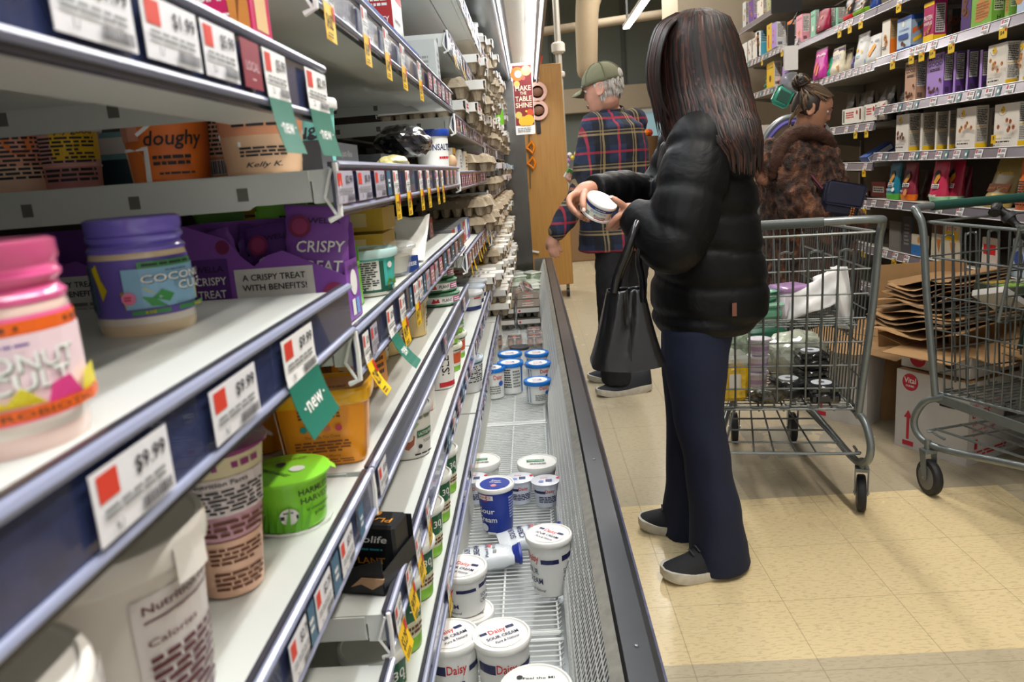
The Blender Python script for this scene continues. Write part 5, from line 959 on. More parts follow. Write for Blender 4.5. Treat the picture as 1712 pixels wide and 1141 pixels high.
for i,(px,py) in enumerate(((722,622),(741,600),(765,560))):
    p=at(px,py,z=z); t=thing('white_cup',['pale green stacked cups below the third rail, nearest','pale cups with teal print, middle of the row','pale cups with blue lid, farthest in the row'][i],'cup',(p.x-.02,p.y+.05,z),0); tub(t,.042,.036,.07,M('#d9ddcf',.4),M('#e8ebe4',.4),texts=[(0,.1,[('l',.2,.2,.8,.8,4,TEAL)])],ang=-.8)
# pink lidded tub on near low shelf
z=.6415
for i,(px,py) in enumerate(((545,1120),(575,1165))):
    p=at(px,py,y=.60+.0*i); t=thing('greek_yogurt_tub',['greek style plant yogurt tub with a lilac lid at the bottom edge','lower lilac lidded yogurt tub beside the lettered one'][i],'tub',((-.262,.585,z),(-.235,.655,z-.0))[i],[.05,.4][i]); tub(t,.044,.037,.085 if i==0 else .045,M('#ece9cf',.4),M('#dba6d3',.35),texts=[(0.01,.1,[('t','kite hill',.5,.72,.22,INK,{'w':.66}),('t','GREEK',.5,.45,.17,MAG,{'w':.45}),('t','style',.5,.25,.12,MAG,{'w':.25})])] if i==0 else (),ang=-.95)
# tins stack with green rims on .888 beyond
p=at(735,505,z=.8895)
GRN=M('#4c7a5c',.4)
for k in range(3):
    t=thing('dip_tin','green rimmed flat round plant cheese pack, '+['lowest of the stack','middle of the stack','top of the stack'][k],'round pack',(-.262-.006*k,2.02+.01*k,.8895+.034*k),.3*k)
    mb=MB(); mb.lathe([(.052,0),(.058,.003),(.059,.006),(.057,.008,WH),(.057,.024,M('#e9e6dc',.4)),(.059,.026,GRN),(.06,.031,GRN),(.05,.033,GRN),(.001,.0335,GRN)],GRN,36); F=cyl(lambda v:.0572,a0=-1.15-.3*k,off=.0004); deco(mb,lambda a,b,d=0: F(a-.08,b+.008,d),.16,.016,[('p',[(.28,.1),(.32,.9),(.36,.5),(.4,.9),(.42,.2)],RED),('t','PLANT',.55,.5,.7,INK,{'w':.18}),('r',.66,.1,.85,.9,M('#b94a8a',.4)),('l',.68,.2,.83,.8,2,WH),('r',.05,.2,.2,.8,RED)]); mb.build('pack',t,smooth=35)
# tubs on third bay
def whitetub(px,py,z,label,r=.05,h=.08,body=WH,lid=WH,cm=None,ang=-.8,lh=.012,rz=0,y=None,cat='tub',name='yogurt_tub',group=None):
    p=at(px,py,z=z) if y is None else at(px,py,y=y); t=thing(name,label,cat,(min(p.x,-.215-r*.6) if z>.3 else p.x,p.y,z+.0015),rz,group); tub(t,r,r*.84,h,body,lid,texts=[(0,2*r*1.1,cm)] if cm else (),ang=ang,lh=lh); return t
z=.98
whitetub(790,498,.70,'white tub with a navy lid panel and navy foot under the third bay rail',.06,.075,lid=M('#cfd3d8',.35),cm=[('r',0,0,1,.2,NAVY),('l',.5,.6,.8,.75,1,RED),('l',.5,.35,.8,.5,2,GREY)])
for i in range(3):
    t=thing('white_tub','wide white tub, %s in the row receding along the third bay shelf'%ORD[i],'tub',(-.275,3.0+i*.16,.7015),.2*i); tub(t,.062,.054,.07,M('#dcdcd6',.4),[M('#dfe2e4',.35),M('#c9d6e2',.35)][i%2],texts=[(0,.12,[('r',0,0,1,.22,NAVY),('l',.5,.6,.8,.75,1,RED)])],ang=-1)
LG=M('#8ac43c',.4)
for i,(y,dz) in enumerate(((2.05,0),(2.05,.075),(2.2,0),(2.2,.075))):
    t=thing('green_yogurt_tub',['green banded yogurt tub, lower one of the nearer pair','green banded yogurt tub, upper one of the nearer pair','green banded yogurt tub, lower one of the farther pair','green banded yogurt tub, upper one of the farther pair'][i],'tub',(-.262,y,.7015+dz),.3); tub(t,.047,.04,.072,M('#e9e8de',.4),M('#e4ead8',.4),bands=[(0,.18,LG)],texts=[(0,.1,[('r',.3,.3,.7,.7,M('#d9603a',.4) if i%2==0 else M('#6aa84a',.4)),('l',.2,.75,.8,.9,1,INK)])],ang=-.9)
t=thing('skyr_tub','tall white tub with black and red vertical print beside the third rail','tub',(-.262,1.88,.7015),0); tub(t,.045,.04,.12,WH,WH,texts=[(0,.1,[('t','ISLE',.5,.5,.25,INK,{'rot':1.57}),('r',.3,.05,.8,.15,RED)])],ang=-.9)
# bottom shelf tubs (30 g protein)
z=.481
for i,(px,py,dz) in enumerate(((706,1020,0),(718,960,.0),(738,845,0),(735,880,0),(752,790,0),(768,735,0))):
    p=at(px,py,z=z); t=thing('protein_tub',['green and white protein tub under the nearest low yellow tag','green and white protein tub second along the bottom shelf','cream and green protein tub with brown lettering, third','green and white protein tub fourth along the bottom shelf','green and white protein tub fifth along the bottom shelf','green and white protein tub farthest of the bottom shelf row'][i],'tub',(-.262,.96+.155*i,z+.0015),0)
    tub(t,.047,.038,.105 if i!=1 else .12,M('#e6e5c0',.4),M('#eceee6',.35),bands=[(0,.2,LG)],texts=[(0,.1,[('r',.45,.45,.8,.85,M('#2c6a48',.4)),('t','30',.62,.66,.2,WH,{'w':.22}),('t','g',.72,.6,.12,WH),('l',.3,.25,.8,.4,2,BRN)])],ang=-.85)
t=thing('skyr_tub','white barcode printed tub lying tilted in the fourth low opening','tub',(-.262,2.6,.4815),0); tub(t,.06,.05,.12,M('#dfe0dd',.4),M('#c9d6e2',.35),texts=[(0,.13,[('l',.1,.3,.9,.8,8,INK),('r',.0,.85,1,.95,M('#3a7fa0',.4))])],ang=-.9)
# ---------------- bin goods ----------------
ZB=.2065
DNV=M('#1f2557',.4); DRED=M('#d2242f',.4)
LIDT=[('c',.5,.5,.44,M('#f1eeea',.35)),('t','Daisy',.46,.64,.2,DRED,{'w':.36}),('r',.1,.62,.25,.70,DNV,1),('r',.67,.62,.84,.70,DNV,1),('t','SOUR CREAM',.5,.43,.13,DNV,{'w':.68}),('t','Pure & Natural',.53,.27,.1,DNV,{'w':.5,'shear':.2})]
PANEL=[('r',.0,.62,.3,.76,DNV),('t','Daisy',.46,.70,.19,DRED,{'w':.3}),('r',.66,.62,1,.7,DNV),('t','SOUR',.44,.46,.15,DNV,{'w':.3}),('t','CREAM',.48,.29,.15,DNV,{'w':.38}),('t','Pure & Natural',.5,.13,.07,DNV,{'w':.4,'shear':.2})]
PAN2=[('r',.03,.64,.3,.74,DNV),('r',.36,.06,.68,.82,M('#d9dbe6',.4)),('t','Nutrition Facts',.52,.78,.055,DNV,{'w':.28}),('l',.38,.12,.66,.74,11,DNV),('r',.38,.07,.66,.1,DRED),('r',.74,.62,.95,.7,DNV),('t','SOUR',.14,.46,.13,DNV,{'w':.22}),('t','CREAM',.14,.32,.13,DNV,{'w':.26})]
def daisy(px,py,label,ang,rz=0,h=.146,r=.0535,lang=None,z=ZB,lidm=WH,xy=None):
    p=at(px,py,z=z+h) if xy is None else V3((xy[0],xy[1],0)); t=thing('sour_cream_tub',label,'tub',(p.x,p.y,z),rz)
    tub(t,r,r*.84,h,M('#eeeeea',.4),lidm,texts=[(-.01,.13,PANEL),(.125,.13,PAN2),(-.14,.1,PAN2[:6])],ang=ang,lidtext=LIDT,seg=44); return t
daisy(838,1060,'tall white sour cream tub at the bottom edge with its whole lid showing',-1.1,0)
daisy(752,1062,'tall white sour cream tub at the bottom, half hidden by the lowest rail',-1.0,0)
daisy(917,893,'tall white sour cream tub standing against the grille beside the fallen pouches',-2.25,0)
daisy(772,948,'white sour cream tub on top of another, just below the fallen pouches',-2.0,0,h=.1,z=ZB+.062)
p=at(772,948,z=ZB+.162); daisy(0,0,'white sour cream tub under the stacked one by the rail',-1.2,0,h=.06,xy=(p.x+.008,p.y-.012))
daisy(738,985,'white lidded sour cream tub peeking out left of the stacked pair',-1.3,0,h=.1)
t=thing('cottage_cheese_tub','very large white lid at the bottom edge of the picture','tub',(.0+.028-.075,1.185,ZB),0); tub(t,.062,.052,.13,WH,WH,lidtext=[('t','Feel the Mi',.55,.72,.08,INK,{'w':.5}),('c',.25,.75,.05,INK)])
p=at(827,808,z=ZB+.14); t=thing('sour_cream_tub','navy blue sour cream tub with a round navy lid','tub',(p.x,p.y,ZB),0); DB=M('#1f3a9a',.35)
tub(t,.053,.043,.14,DB,WH,seg=44,texts=[(-.02,.12,[('c',.5,.82,.09,RED),('c',.5,.82,.07,DB),('r',.3,.77,.7,.87,WH),('t','KINGS',.5,.82,.07,RED,{'w':.3}),('t','Sour',.5,.52,.17,WH,{'w':.42}),('t','Cream',.5,.33,.17,WH,{'w':.5}),('c',.42,.14,.09,M('#e8e8f2',.4)),('r',.5,.0,.7,.05,WH)]),(.075,.06,[('l',.1,.3,.8,.8,8,M('#b9c3e8',.4))])],ang=-1.75,lidtext=[('c',.5,.5,.46,DB),('t','Sour',.5,.7,.14,WH,{'w':.3}),('t','Cream',.5,.57,.14,WH,{'w':.36}),('c',.5,.32,.09,M('#e8b0b8',.4)),('t','KINGS',.5,.32,.08,RED,{'w':.24})])
FLW=[('r',.0,.62,.4,.74,DNV),('t','Daisy',.55,.72,.2,DRED,{'w':.3}),('l',.2,.2,.8,.5,4,DNV)]
for i,(px,py) in enumerate(((868,800),(912,804),(792,800))):
    p=at(px,py,z=ZB+.075); t=thing('cottage_cheese_cup',['small single serve cup with foil lid left of the red dot','small single serve cup with foil lid nearest the grille','small single serve cup half hidden left of the navy tub'][i],'cup',(p.x,p.y,ZB),0)
    tub(t,.041,.033,.075,M('#dfe5ee',.4),None,foil=M('#e3e6ee',.3,coat=.3),texts=[(0,.1,FLW)],ang=-1.4,lidtext=[('t','Daisy',.45,.66,.12,DRED,{'w':.25}),('r',.5,.3,.72,.52,M('#3a4a7a',.4),1),('c',.35,.35,.09,M('#7b8fd0',.4)),('c',.93,.6,.07,DRED)])
for i,(px,py) in enumerate(((803,770),(898,772))):
    p=at(px,py,z=ZB+.07); t=thing('cottage_cheese_tub',['white tub with a green lid label, partly behind the yellow tag','white tub with a green lid label next to the grille'][i],'tub',(p.x,p.y,ZB),0)
    tub(t,.064,.056,.07,M('#ebebe4',.4),WH,lh=.02,texts=[(0,.1,[('l',.3,.3,.7,.5,1,GREY)])],lidtext=[('r',.2,.5,.7,.68,M('#2f7d50',.4),1),('t','FARMER CHEESE',.45,.59,.08,WH,{'w':.42}),('l',.3,.28,.7,.42,2,GREY),('c',.7,.35,.05,GREY)])
BL=M('#1c78d0',.3); BLT=[('c',.5,.5,.43,WH),('t','Daisy',.42,.6,.16,DRED,{'w':.26}),('c',.62,.52,.06,M('#2f5fc0',.4)),('t','COTTAGE',.5,.38,.09,M('#2f5fc0',.4),{'w':.4}),('l',.3,.24,.7,.3,1,RED)]
for i,(px,py,dz,h) in enumerate(((898,635,0,.10),(899,606,0.0,.12),(853,605,0,.145),(852,590,0,.13),(897,589,0,.11),(822,614,0,.14))):
    p=at(px,py,z=ZB+h); t=thing('cottage_cheese_tub',['blue lidded cottage cheese tub in front near the grille','blue lidded cottage cheese tub behind the front one near the grille','tall blue lidded cottage cheese tub showing its back print','blue lidded cottage cheese tub behind the tall one','blue lidded cottage cheese tub farthest back near the grille','blue lidded cottage cheese tub mostly hidden by the lowest rail'][i],'tub',(p.x,p.y,ZB),0)
    tub(t,.058,.048,h,M('#eceeea',.4),BL,lh=.016,texts=[(0,.13,[('r',.05,.05,.22,.8,M('#2a6fc4',.4)),('t','Daisy',.72,.72,.22,DRED,{'w':.34}),('c',.82,.5,.09,M('#2f5fc0',.4)),('l',.4,.15,.8,.45,4,GREY)] if i!=2 else [('r',.0,.05,.1,.85,M('#2a6fc4',.4)),('l',.2,.2,.5,.85,8,INK),('l',.56,.2,.85,.8,6,GREY),('r',.9,.0,1,.9,M('#2a6fc4',.4))])],ang=-1.55,lidtext=BLT)
p=at(868,583,z=ZB+.09); t=thing('dark_lid_tub','white tub with a dark rimmed lid wedged behind the blue lids','tub',(p.x,p.y+.05,ZB),0); tub(t,.05,.042,.09,WH,M('#34353a',.35))
# sour cream squeeze pouches
def spouch(c,rz,label,ti=0,s=1):
    t=thing('sour_cream_pouch',label,'pouch',c,0,rot=(0,ti,rz)); PM=M('#dfe5ea',.25,coat=.5); mb=MB(); n=12;vs=[];seg=16
    for i in range(n+1):
        u=i/n; wd=.045*(1-.25*u**2)*s; hd=.004+.021*math.sin(min(u,1)*2.4)**.8*s if u<1 else .014*s
        for k in range(seg):
            a=2*math.pi*k/seg; q=(abs(math.cos(a))**3+abs(math.sin(a))**3)**(-1/3); vs.append((-.08+.16*u,wd*math.cos(a)*q,.024+hd*math.sin(a)*q+.0015*math.sin(i*2.1+k)))
    mb.add(vs,[(i*seg+k,i*seg+(k+1)%seg,(i+1)*seg+(k+1)%seg,(i+1)*seg+k) for i in range(n) for k in range(seg)]+[tuple(range(seg-1,-1,-1)),tuple(n*seg+k for k in range(seg))],PM)
    def F(u,v,d=0):
        uu=max(0,min(1,u/.16)); hd=.004+.021*math.sin(uu*2.4)**.8*s; vv=min(1,abs(v-.045)/(.045*(1-.25*uu**2))); return V3((-.08+u,v-.045,.0255+hd*(1-vv**3)**(1/3)+d))
    deco(mb,F,.16,.09,[('t','Daisy',.62,.72,.2,DRED,{'rot':-1.57+0,'w':.2}),('t','SOUR',.25,.5,.24,DNV,{'rot':1.57}),('t','CREAM',.40,.5,.24,DNV,{'rot':1.57}),('t','Pure & Natural',.56,.5,.13,DNV,{'rot':1.57,'shear':.2}),('l',.66,.2,.72,.8,3,GREY)]); mb.build('bag',t)
    MB().lathe([(.018,0),(.02,.002),(.024,.014),(.0265,.016),(.0265,.022),(.02,.024),(.001,.024)],M('#20359a',.3),24,T=Matrix.Translation((.078,0,.026))@Matrix.Rotation(math.pi/2,4,'Y')@Matrix.Scale(1.35,4,(0,1,0))).build('cap',t,smooth=35)
p=at(808,930,z=ZB+.03); spouch((p.x,p.y,ZB),.12,'fallen sour cream squeeze pouch with its blue cap toward the grille')
p=at(893,905,z=ZB+.03); spouch((p.x-.02,p.y+.035,ZB),.2,'fallen sour cream squeeze pouch behind the capped one, partly under the tall tub')
p=at(1,1,z=3)
# clear egg packs with brown eggs and dark pulp cartons in the bin
EG=M('#8f5a3e',.45); CLE=mat('#e6e2dc',.06,alpha=.28,coat=.7)
em=egg_carton_mesh(2,3,PULP,lidh=.03,clear=CLE,eggs=EG); deco(em,frame((-.045,-.065,.0672),(1,0,0),(0,1,0)),.09,.13,[('r',.05,.1,.95,.9,M('#4a3a4c',.4),1),('t','6',.5,.5,.35,ORG),('t','EGGS',.5,.75,.14,GOLD,{'w':.6}),('l',.1,.15,.9,.3,2,WH)])
base=em.build('egg_pack',smooth=40); tag(base,'clear pack of brown eggs nearest the grille behind the blue lids','egg pack','clear packs of brown eggs'); base.location=(-.025,4.4,ZB+.001)
for i,(x,y,lb) in enumerate(((-.145,4.4,'clear pack of brown eggs, middle one behind the blue lids'),(-.262,4.42,'clear pack of brown eggs half hidden by the lowest rail'),(-.03,4.6,'clear pack of brown eggs in the second row'))):
    c=base.copy(); C.objects.link(c); c.location=(x,y,ZB+.001); c['label']=lb
base.location=(-.03,4.4,ZB+.001)
dm=egg_carton_mesh(3,6,PULPG,lidh=.03,sleeve=M('#5c5346',.5),sleevetop=[('c',.5,.3,.06,M('#d23b33',.4),.04),('l',.25,.42,.75,.5,2,WH),('l',.25,.1,.75,.2,2,WH),('c',.5,.75,.06,M('#d23b33',.4),.04)],sleevefront=[('r',.02,.1,.98,.8,M('#dedcd6',.5),1),('c',.12,.4,.18,RED)])
d0=dm.build('egg_carton',smooth=0); tag(d0,'dark sleeved egg carton, top one in the front stack beside the grille','egg carton','dark sleeved egg cartons in the bin')
k=0
for (x,y,zz,lb) in ((-.06,5.1,.075,None),(-.06,5.1,0,'dark sleeved egg carton, bottom one in the front stack beside the grille'),(-.23,5.1,.0,'dark sleeved egg carton, lower one half under the lowest rail'),(-.23,5.1,.075,'dark sleeved egg carton, upper one half under the lowest rail'),(-.06,5.43,.075,'dark sleeved egg carton, top one in the second stack'),(-.06,5.43,0,'dark sleeved egg carton, bottom one in the second stack'),(-.23,5.44,.075,'dark sleeved egg carton behind the rail in the second row'),(-.23,5.76,.0,'dark sleeved egg carton behind the rail in the third row')):
    if lb is None: d0.location=(x,y,ZB+zz); continue
    c=d0.copy(); C.objects.link(c); c.location=(x,y,ZB+zz); c['label']=lb
# leaning egg pack and mixed packs at far end of the bin
c=base.copy(); C.objects.link(c); c.location=(-.1,5.85,ZB+.1); c.rotation_euler=(.5,.5,.5); c['label']='purple labelled egg pack leaning against the rail over the dark cartons'
for i,(x,y) in enumerate(((-.03,5.72),(-.14,5.95),(-.03,5.9),(-.15,6.12))):
    c=base.copy(); C.objects.link(c); c.location=(x,y,ZB+.02); c['label']='clear egg pack at the far end of the bin, '+ORD[i]+' in line'
for i,(x,y,dz) in enumerate(((-.03,6.1,0),(-.16,6.32,0),(-.03,6.28,0),(-.15,6.5,.05),(-.03,6.46,0),(-.16,6.7,.05),(-.03,6.64,.05))):
    t=thing('salad_clamshell','clear and green clamshell at the far end of the bin, '+ORD[i]+' from the egg packs','clamshell',(x,y,ZB),.1*i); MB().box(-.055,.055,-.08,.08,0,.09+dz,M('#b9c9b0',.2,coat=.5,noise=.5,nscale=30),bev=.01).build('tray',t); MB().box(-.058,.058,-.083,.083,.09+dz,.105+dz,M('#dfe6da',.15,coat=.6),bev=.004).build('lid',t)
# ---------------- egg cartons on the far shelves ----------------
tan=egg_carton_mesh(2,6,PULP).build('egg_carton',smooth=40); 
wlab=egg_carton_mesh(2,6,PULP,sleeve=M('#dddad2',.5),sleevetop=[('l',.2,.2,.8,.5,4,GREY),('r',.2,.6,.8,.8,M('#b8484c',.5),1)],sleevefront=[('l',.2,.3,.8,.8,2,RED)]).build('egg_carton',smooth=0)
pink=egg_carton_mesh(2,6,PULPG,sleeve=M('#d8c9c4',.5),sleevetop=[('r',.1,.1,.9,.5,M('#c4606a',.5),1)],sleevefront=[('l',.1,.2,.9,.9,3,M('#a8404a',.5))]).build('egg_carton',smooth=0)
blue=egg_carton_mesh(2,6,PULP,sleeve=M('#a9c0cc',.5),sleevetop=[('r',.1,.5,.9,.8,M('#3f74a0',.5),1)],sleevefront=[('r',.1,.2,.9,.7,M('#3f74a0',.5),1)]).build('egg_carton',smooth=0)
yell=egg_carton_mesh(2,6,PULP,sleeve=M('#e6e2d6',.5),sleevetop=[('r',.0,.3,1,.5,GOLD,1),('r',.0,.7,1,.8,NAVY,1)],sleevefront=[('r',.0,.1,1,.5,GOLD,1)]).build('egg_carton',smooth=0)
srcs=dict(t=tan,w=wlab,p=pink,b=blue,y=yell); used=set(); q=random.Random(11)
KN=dict(t='tan pulp egg carton',w='white sleeved egg carton',p='pink sleeved egg carton',b='blue sleeved egg carton',y='yellow banded egg carton')
BAYN={2:'third bay',3:'fourth bay',4:'fifth bay'}
def stack(s,z,lv,pat,y0,y1,nm):
    y=y0;i=0
    while y<y1:
        for l in range(lv):
            k=pat[(i*2+l)%len(pat)]
            src=srcs[k]; o=src if k not in used else src.copy()
            if k in used: C.objects.link(o)
            used.add(k)
            g='%s on the %s of the %s'%(KN[k]+'s',nm,BAYN[s]); tag(o,'%s on the %s of the %s'%(KN[k],nm,BAYN[s]),'egg carton',g)
            o.location=(XF-.135+q.uniform(-.0,.055)+.012*l,y,z+.002+l*.072); o.rotation_euler=(0,0,math.pi/2+q.uniform(-.05,.05))
        y+=.118; i+=1
stack(2,1.62,1,'wb',3.3,3.78,'second highest shelf'); stack(2,1.39,2,'wtw',2.66,3.78,'third highest shelf'); stack(2,1.225,1,'tw',3.02,3.78,'fourth highest shelf'); stack(2,.98,2,'t',3.2,3.78,'third lowest shelf')
stack(2,.70,1,'w',3.45,3.75,'second lowest shelf')
for s,y0,y1 in ((3,3.92,5.28),(4,5.42,6.88)):
    stack(s,1.87,1,'wt' ,y0+.5,y1,'topmost shelf'); stack(s,1.60,2,'tt' if s==3 else 'wtbt',y0,y1,'second highest shelf'); stack(s,1.36,2,'tw',y0,y1,'third highest shelf'); stack(s,1.13,2,'tptb' if s==3 else 'pbwt',y0,y1,'middle shelf')
    stack(s,.92,2,'tt' if s==3 else 'btyt',y0,y1,'third lowest shelf'); stack(s,.70,2,'ytw',y0,y1,'second lowest shelf'); stack(s,.48,2,'yw',y0+(.1 if s==3 else 0),y1,'lowest shelf')
# jar on the top shelf and green bag
t=thing('pickle_jar','tall clear jar with white lid on the topmost far shelf','jar',(-.245,4.6,1.8715),.3); tub(t,.04,.04,.115,M('#a9ad58',.15,coat=.8),WH,texts=[(0,.1,[('r',.3,.1,.55,.9,WH),('r',.7,.1,.8,.9,M('#7b7d3a',.4))])],ang=-1.2,lh=.02)
t=thing('pickle_jar','smaller pale jar beside the tall clear jar','jar',(-.245,4.3,1.8715),.3); tub(t,.03,.03,.12,M('#dedfd6',.2,coat=.5),WH,lh=.02)
carton('green_bag','bright green tagged pack hanging over the far rail','packet',(-.19,5.6,1.52),P1-.6,.14,.01,.13,M('#79c22e',.4),M('#79c22e',.4),lside=[],front=[('c',.6,.5,.14,WH),('r',0,0,1,.2,WH,1)])
carton('red_pack','small red pack sticking out among the far egg cartons','packet',(-.19,5.9,.99),P1-.5,.12,.03,.05,M('#c9283c',.4),M('#c9283c',.4))
# ---------------- people ----------------
def interp(tab,z):
    tab=sorted(tab)
    if z<=tab[0][0]: return tab[0][1:]
    for a,b in zip(tab,tab[1:]):
        if z<=b[0]:
            t=(z-a[0])/(b[0]-a[0]); t=t*t*(3-2*t); return tuple(p+(q-p)*t for p,q in zip(a[1:],b[1:]))
    return tab[-1][1:]
HEAD=[(-.118,-.05,-.01,.02),(-.108,-.074,.01,.038),(-.09,-.083,.035,.053),(-.06,-.085,.06,.063),(-.03,-.087,.086,.071),(0,-.089,.098,.075),(.03,-.093,.101,.077),(.06,-.088,.096,.073),(.085,-.074,.082,.062),(.105,-.05,.058,.044),(.116,-.018,.03,.018)]
def head(mb,T,m,s=1):
    n=48; rows=40; vs=[]
    for i in range(rows+1):
        z=-.118+.234*i/rows; f,b,w=interp(HEAD,z)
        for k in range(n):
            a=2*math.pi*k/n; x=w*math.sin(a); c=math.cos(a); y=(f+b)/2-(b-f)/2*c
            if c>0:
                g=math.exp
                nose=.024*g(-(x/.0105)**2)*(max(0,1-abs(z+.022)/.014) if z<-.022 else max(0,1-(z+.022)/.055)**1.1)
                eye=.009*g(-((abs(x)-.031)/.015)**2-((z-.012)/.013)**2); brow=.005*g(-((z-.034)/.01)**2-(x/.05)**2)
                lip=.006*g(-(x/.02)**2)*(g(-((z+.05)/.006)**2)+g(-((z+.064)/.007)**2)); ch=.007*g(-(x/.02)**2-((z+.1)/.014)**2); ml=.003*g(-((z+.057)/.003)**2-(x/.022)**2)
                y+=-nose+eye-brow-lip-ch+ml
            vs.append((x*s,y*s,z*s))
    fs=[(i*n+k,i*n+(k+1)%n,(i+1)*n+(k+1)%n,(i+1)*n+k) for i in range(rows) for k in range(n)]+[tuple(range(n-1,-1,-1)),tuple(rows*n+k for k in range(n))]
    mb.add(vs,fs,m,T)
    for sx in (-1,1):
        R_=Matrix.Translation((sx*.077*s,.012*s,-.004*s))@Matrix.Rotation(sx*.35,4,'Z')@Matrix.Rotation(-.2,4,'X')
        mb.tube([(sx*.006,.019*math.cos(q)*s,.031*math.sin(q)*s) for q in [k*math.pi/8 for k in range(16)]],.0045*s,m,8,closed=True,T=T@R_)
        mb.ball((0,0,-.002),(.005*s,.016*s,.026*s),m,10,T=T@R_)
def face_parts(t,T,s=1,brow='#3a2a20',lip='#a85a50'):
    for sx in (-1,1):
        mb=MB(); mb.ball((sx*.031*s,-.073*s,.011*s),(.013*s,.011*s,.0085*s),M('#e9e4de',.2),12,T=T); mb.ball((sx*.031*s,-.0815*s,.010*s),(.0048*s,.0035*s,.0048*s),M('#2b1a12',.15),10,T=T)
        mb.tube([(sx*(.031-.013)*s,-.083*s,.014*s),(sx*.031*s,-.0875*s,.0195*s),(sx*(.031+.014)*s,-.079*s,.014*s)],.0022*s,M('#c08a72',.5) if brow!='#222' else BK,6,T=T); mb.build('eye',t)
        MB().tube([(sx*.017*s,-.093*s,.034*s),(sx*.032*s,-.0945*s,.040*s),(sx*.048*s,-.083*s,.034*s)],[.0028*s,.003*s,.0015*s],M(brow,.8),6,T=T).build('eyebrow',t)
    MB().tube([(-.019*s,-.087*s,-.057*s),(-.008*s,-.0965*s,-.053*s),(0,-.0965*s,-.055*s),(.008*s,-.0965*s,-.053*s),(.019*s,-.087*s,-.057*s)],[.002*s,.004*s,.004*s,.004*s,.002*s],M(lip,.4),8,T=T).tube([(-.016*s,-.087*s,-.060*s),(0,-.0955*s,-.064*s),(.016*s,-.087*s,-.060*s)],[.002*s,.005*s,.002*s],M(lip,.4),8,T=T).build('mouth',t)
def P(px,py,y): return at(px,py,y=y)
def stackloft(mb,rows,m,seg=40,q=2.4,quilt=None,tilt=0):
    # rows: (z, xc, yc, rx, ry); closed superelliptic column; quilt=(period, depth, phase)
    rows=sorted(rows); z0,z1=rows[0][0],rows[-1][0]; n=int((z1-z0)/.011); vs=[]
    for i in range(n+1):
        z=z0+(z1-z0)*i/n; xc,yc,rx,ry=interp(rows,z)
        k0=1
        if i==0 or i==n: k0=.6
        for k in range(seg):
            a=2*math.pi*k/seg; c,s_=math.cos(a),math.sin(a); e=(abs(c)**q+abs(s_)**q)**(-1/q)
            dd=0
            if quilt:
                zz=z+tilt*c+.006*math.sin(3*a+z*30); f=((zz+quilt[2])/quilt[0])%1; dd=-quilt[1]*math.exp(-((min(f,1-f))/.13)**2)+quilt[1]*.25*math.sin(a*9+z*40)*(.3)
            vs.append((xc+(rx*k0+dd)*c*e,yc+(ry*k0+dd)*s_*e,z))
    fs=[(i*seg+k,i*seg+(k+1)%seg,(i+1)*seg+(k+1)%seg,(i+1)*seg+k) for i in range(n) for k in range(seg)]+[tuple(range(seg-1,-1,-1)),tuple(n*seg+k for k in range(seg))]
    mb.add(vs,fs,m)
def prow(tab,Y,pad=0):
    o=[]
    for py,l,r,ry,*yy in tab:
        y=yy[0] if yy else Y; a=P(l,py,y);b=P(r,py,y); o.append(((a.z+b.z)/2,(a.x+b.x)/2,y,(b.x-a.x)/2-pad,ry-pad))
    return o
def quiltlimb(mb,pts,rs,m,period=.075,depth=.008,seg=20):
    # puffy sleeve: radius dips at every stitched ring
    pts=[V3(p) for p in pts]; P_=[];R_=[]; n=len(pts)
    for i in range(n-1):
        p0=pts[max(i-1,0)];p1=pts[i];p2=pts[i+1];p3=pts[min(i+2,n-1)]
        for k in range(14):
            t=k/14; P_.append(.5*((2*p1)+(p2-p0)*t+(2*p0-5*p1+4*p2-p3)*t*t+(3*p1-p0-3*p2+p3)*t**3)); R_.append(rs[i]+(rs[i+1]-rs[i])*t*t*(3-2*t))
    P_.append(pts[-1]);R_.append(rs[-1]); L=0
    for i in range(len(P_)):
        if i: L+=(P_[i]-P_[i-1]).length
        f=(L/period)%1; R_[i]-=depth*math.exp(-((min(f,1-f))/.14)**2)
    P_=[P_[0]]+P_+[P_[-1]]; R_=[R_[0]*.5]+R_+[R_[-1]*.6]
    P_[0]=P_[0]-(P_[2]-P_[1]).normalized()*.02; P_[-1]=P_[-1]+(P_[-2]-P_[-3]).normalized()*.006
    mb.tube(P_,R_,m,seg)
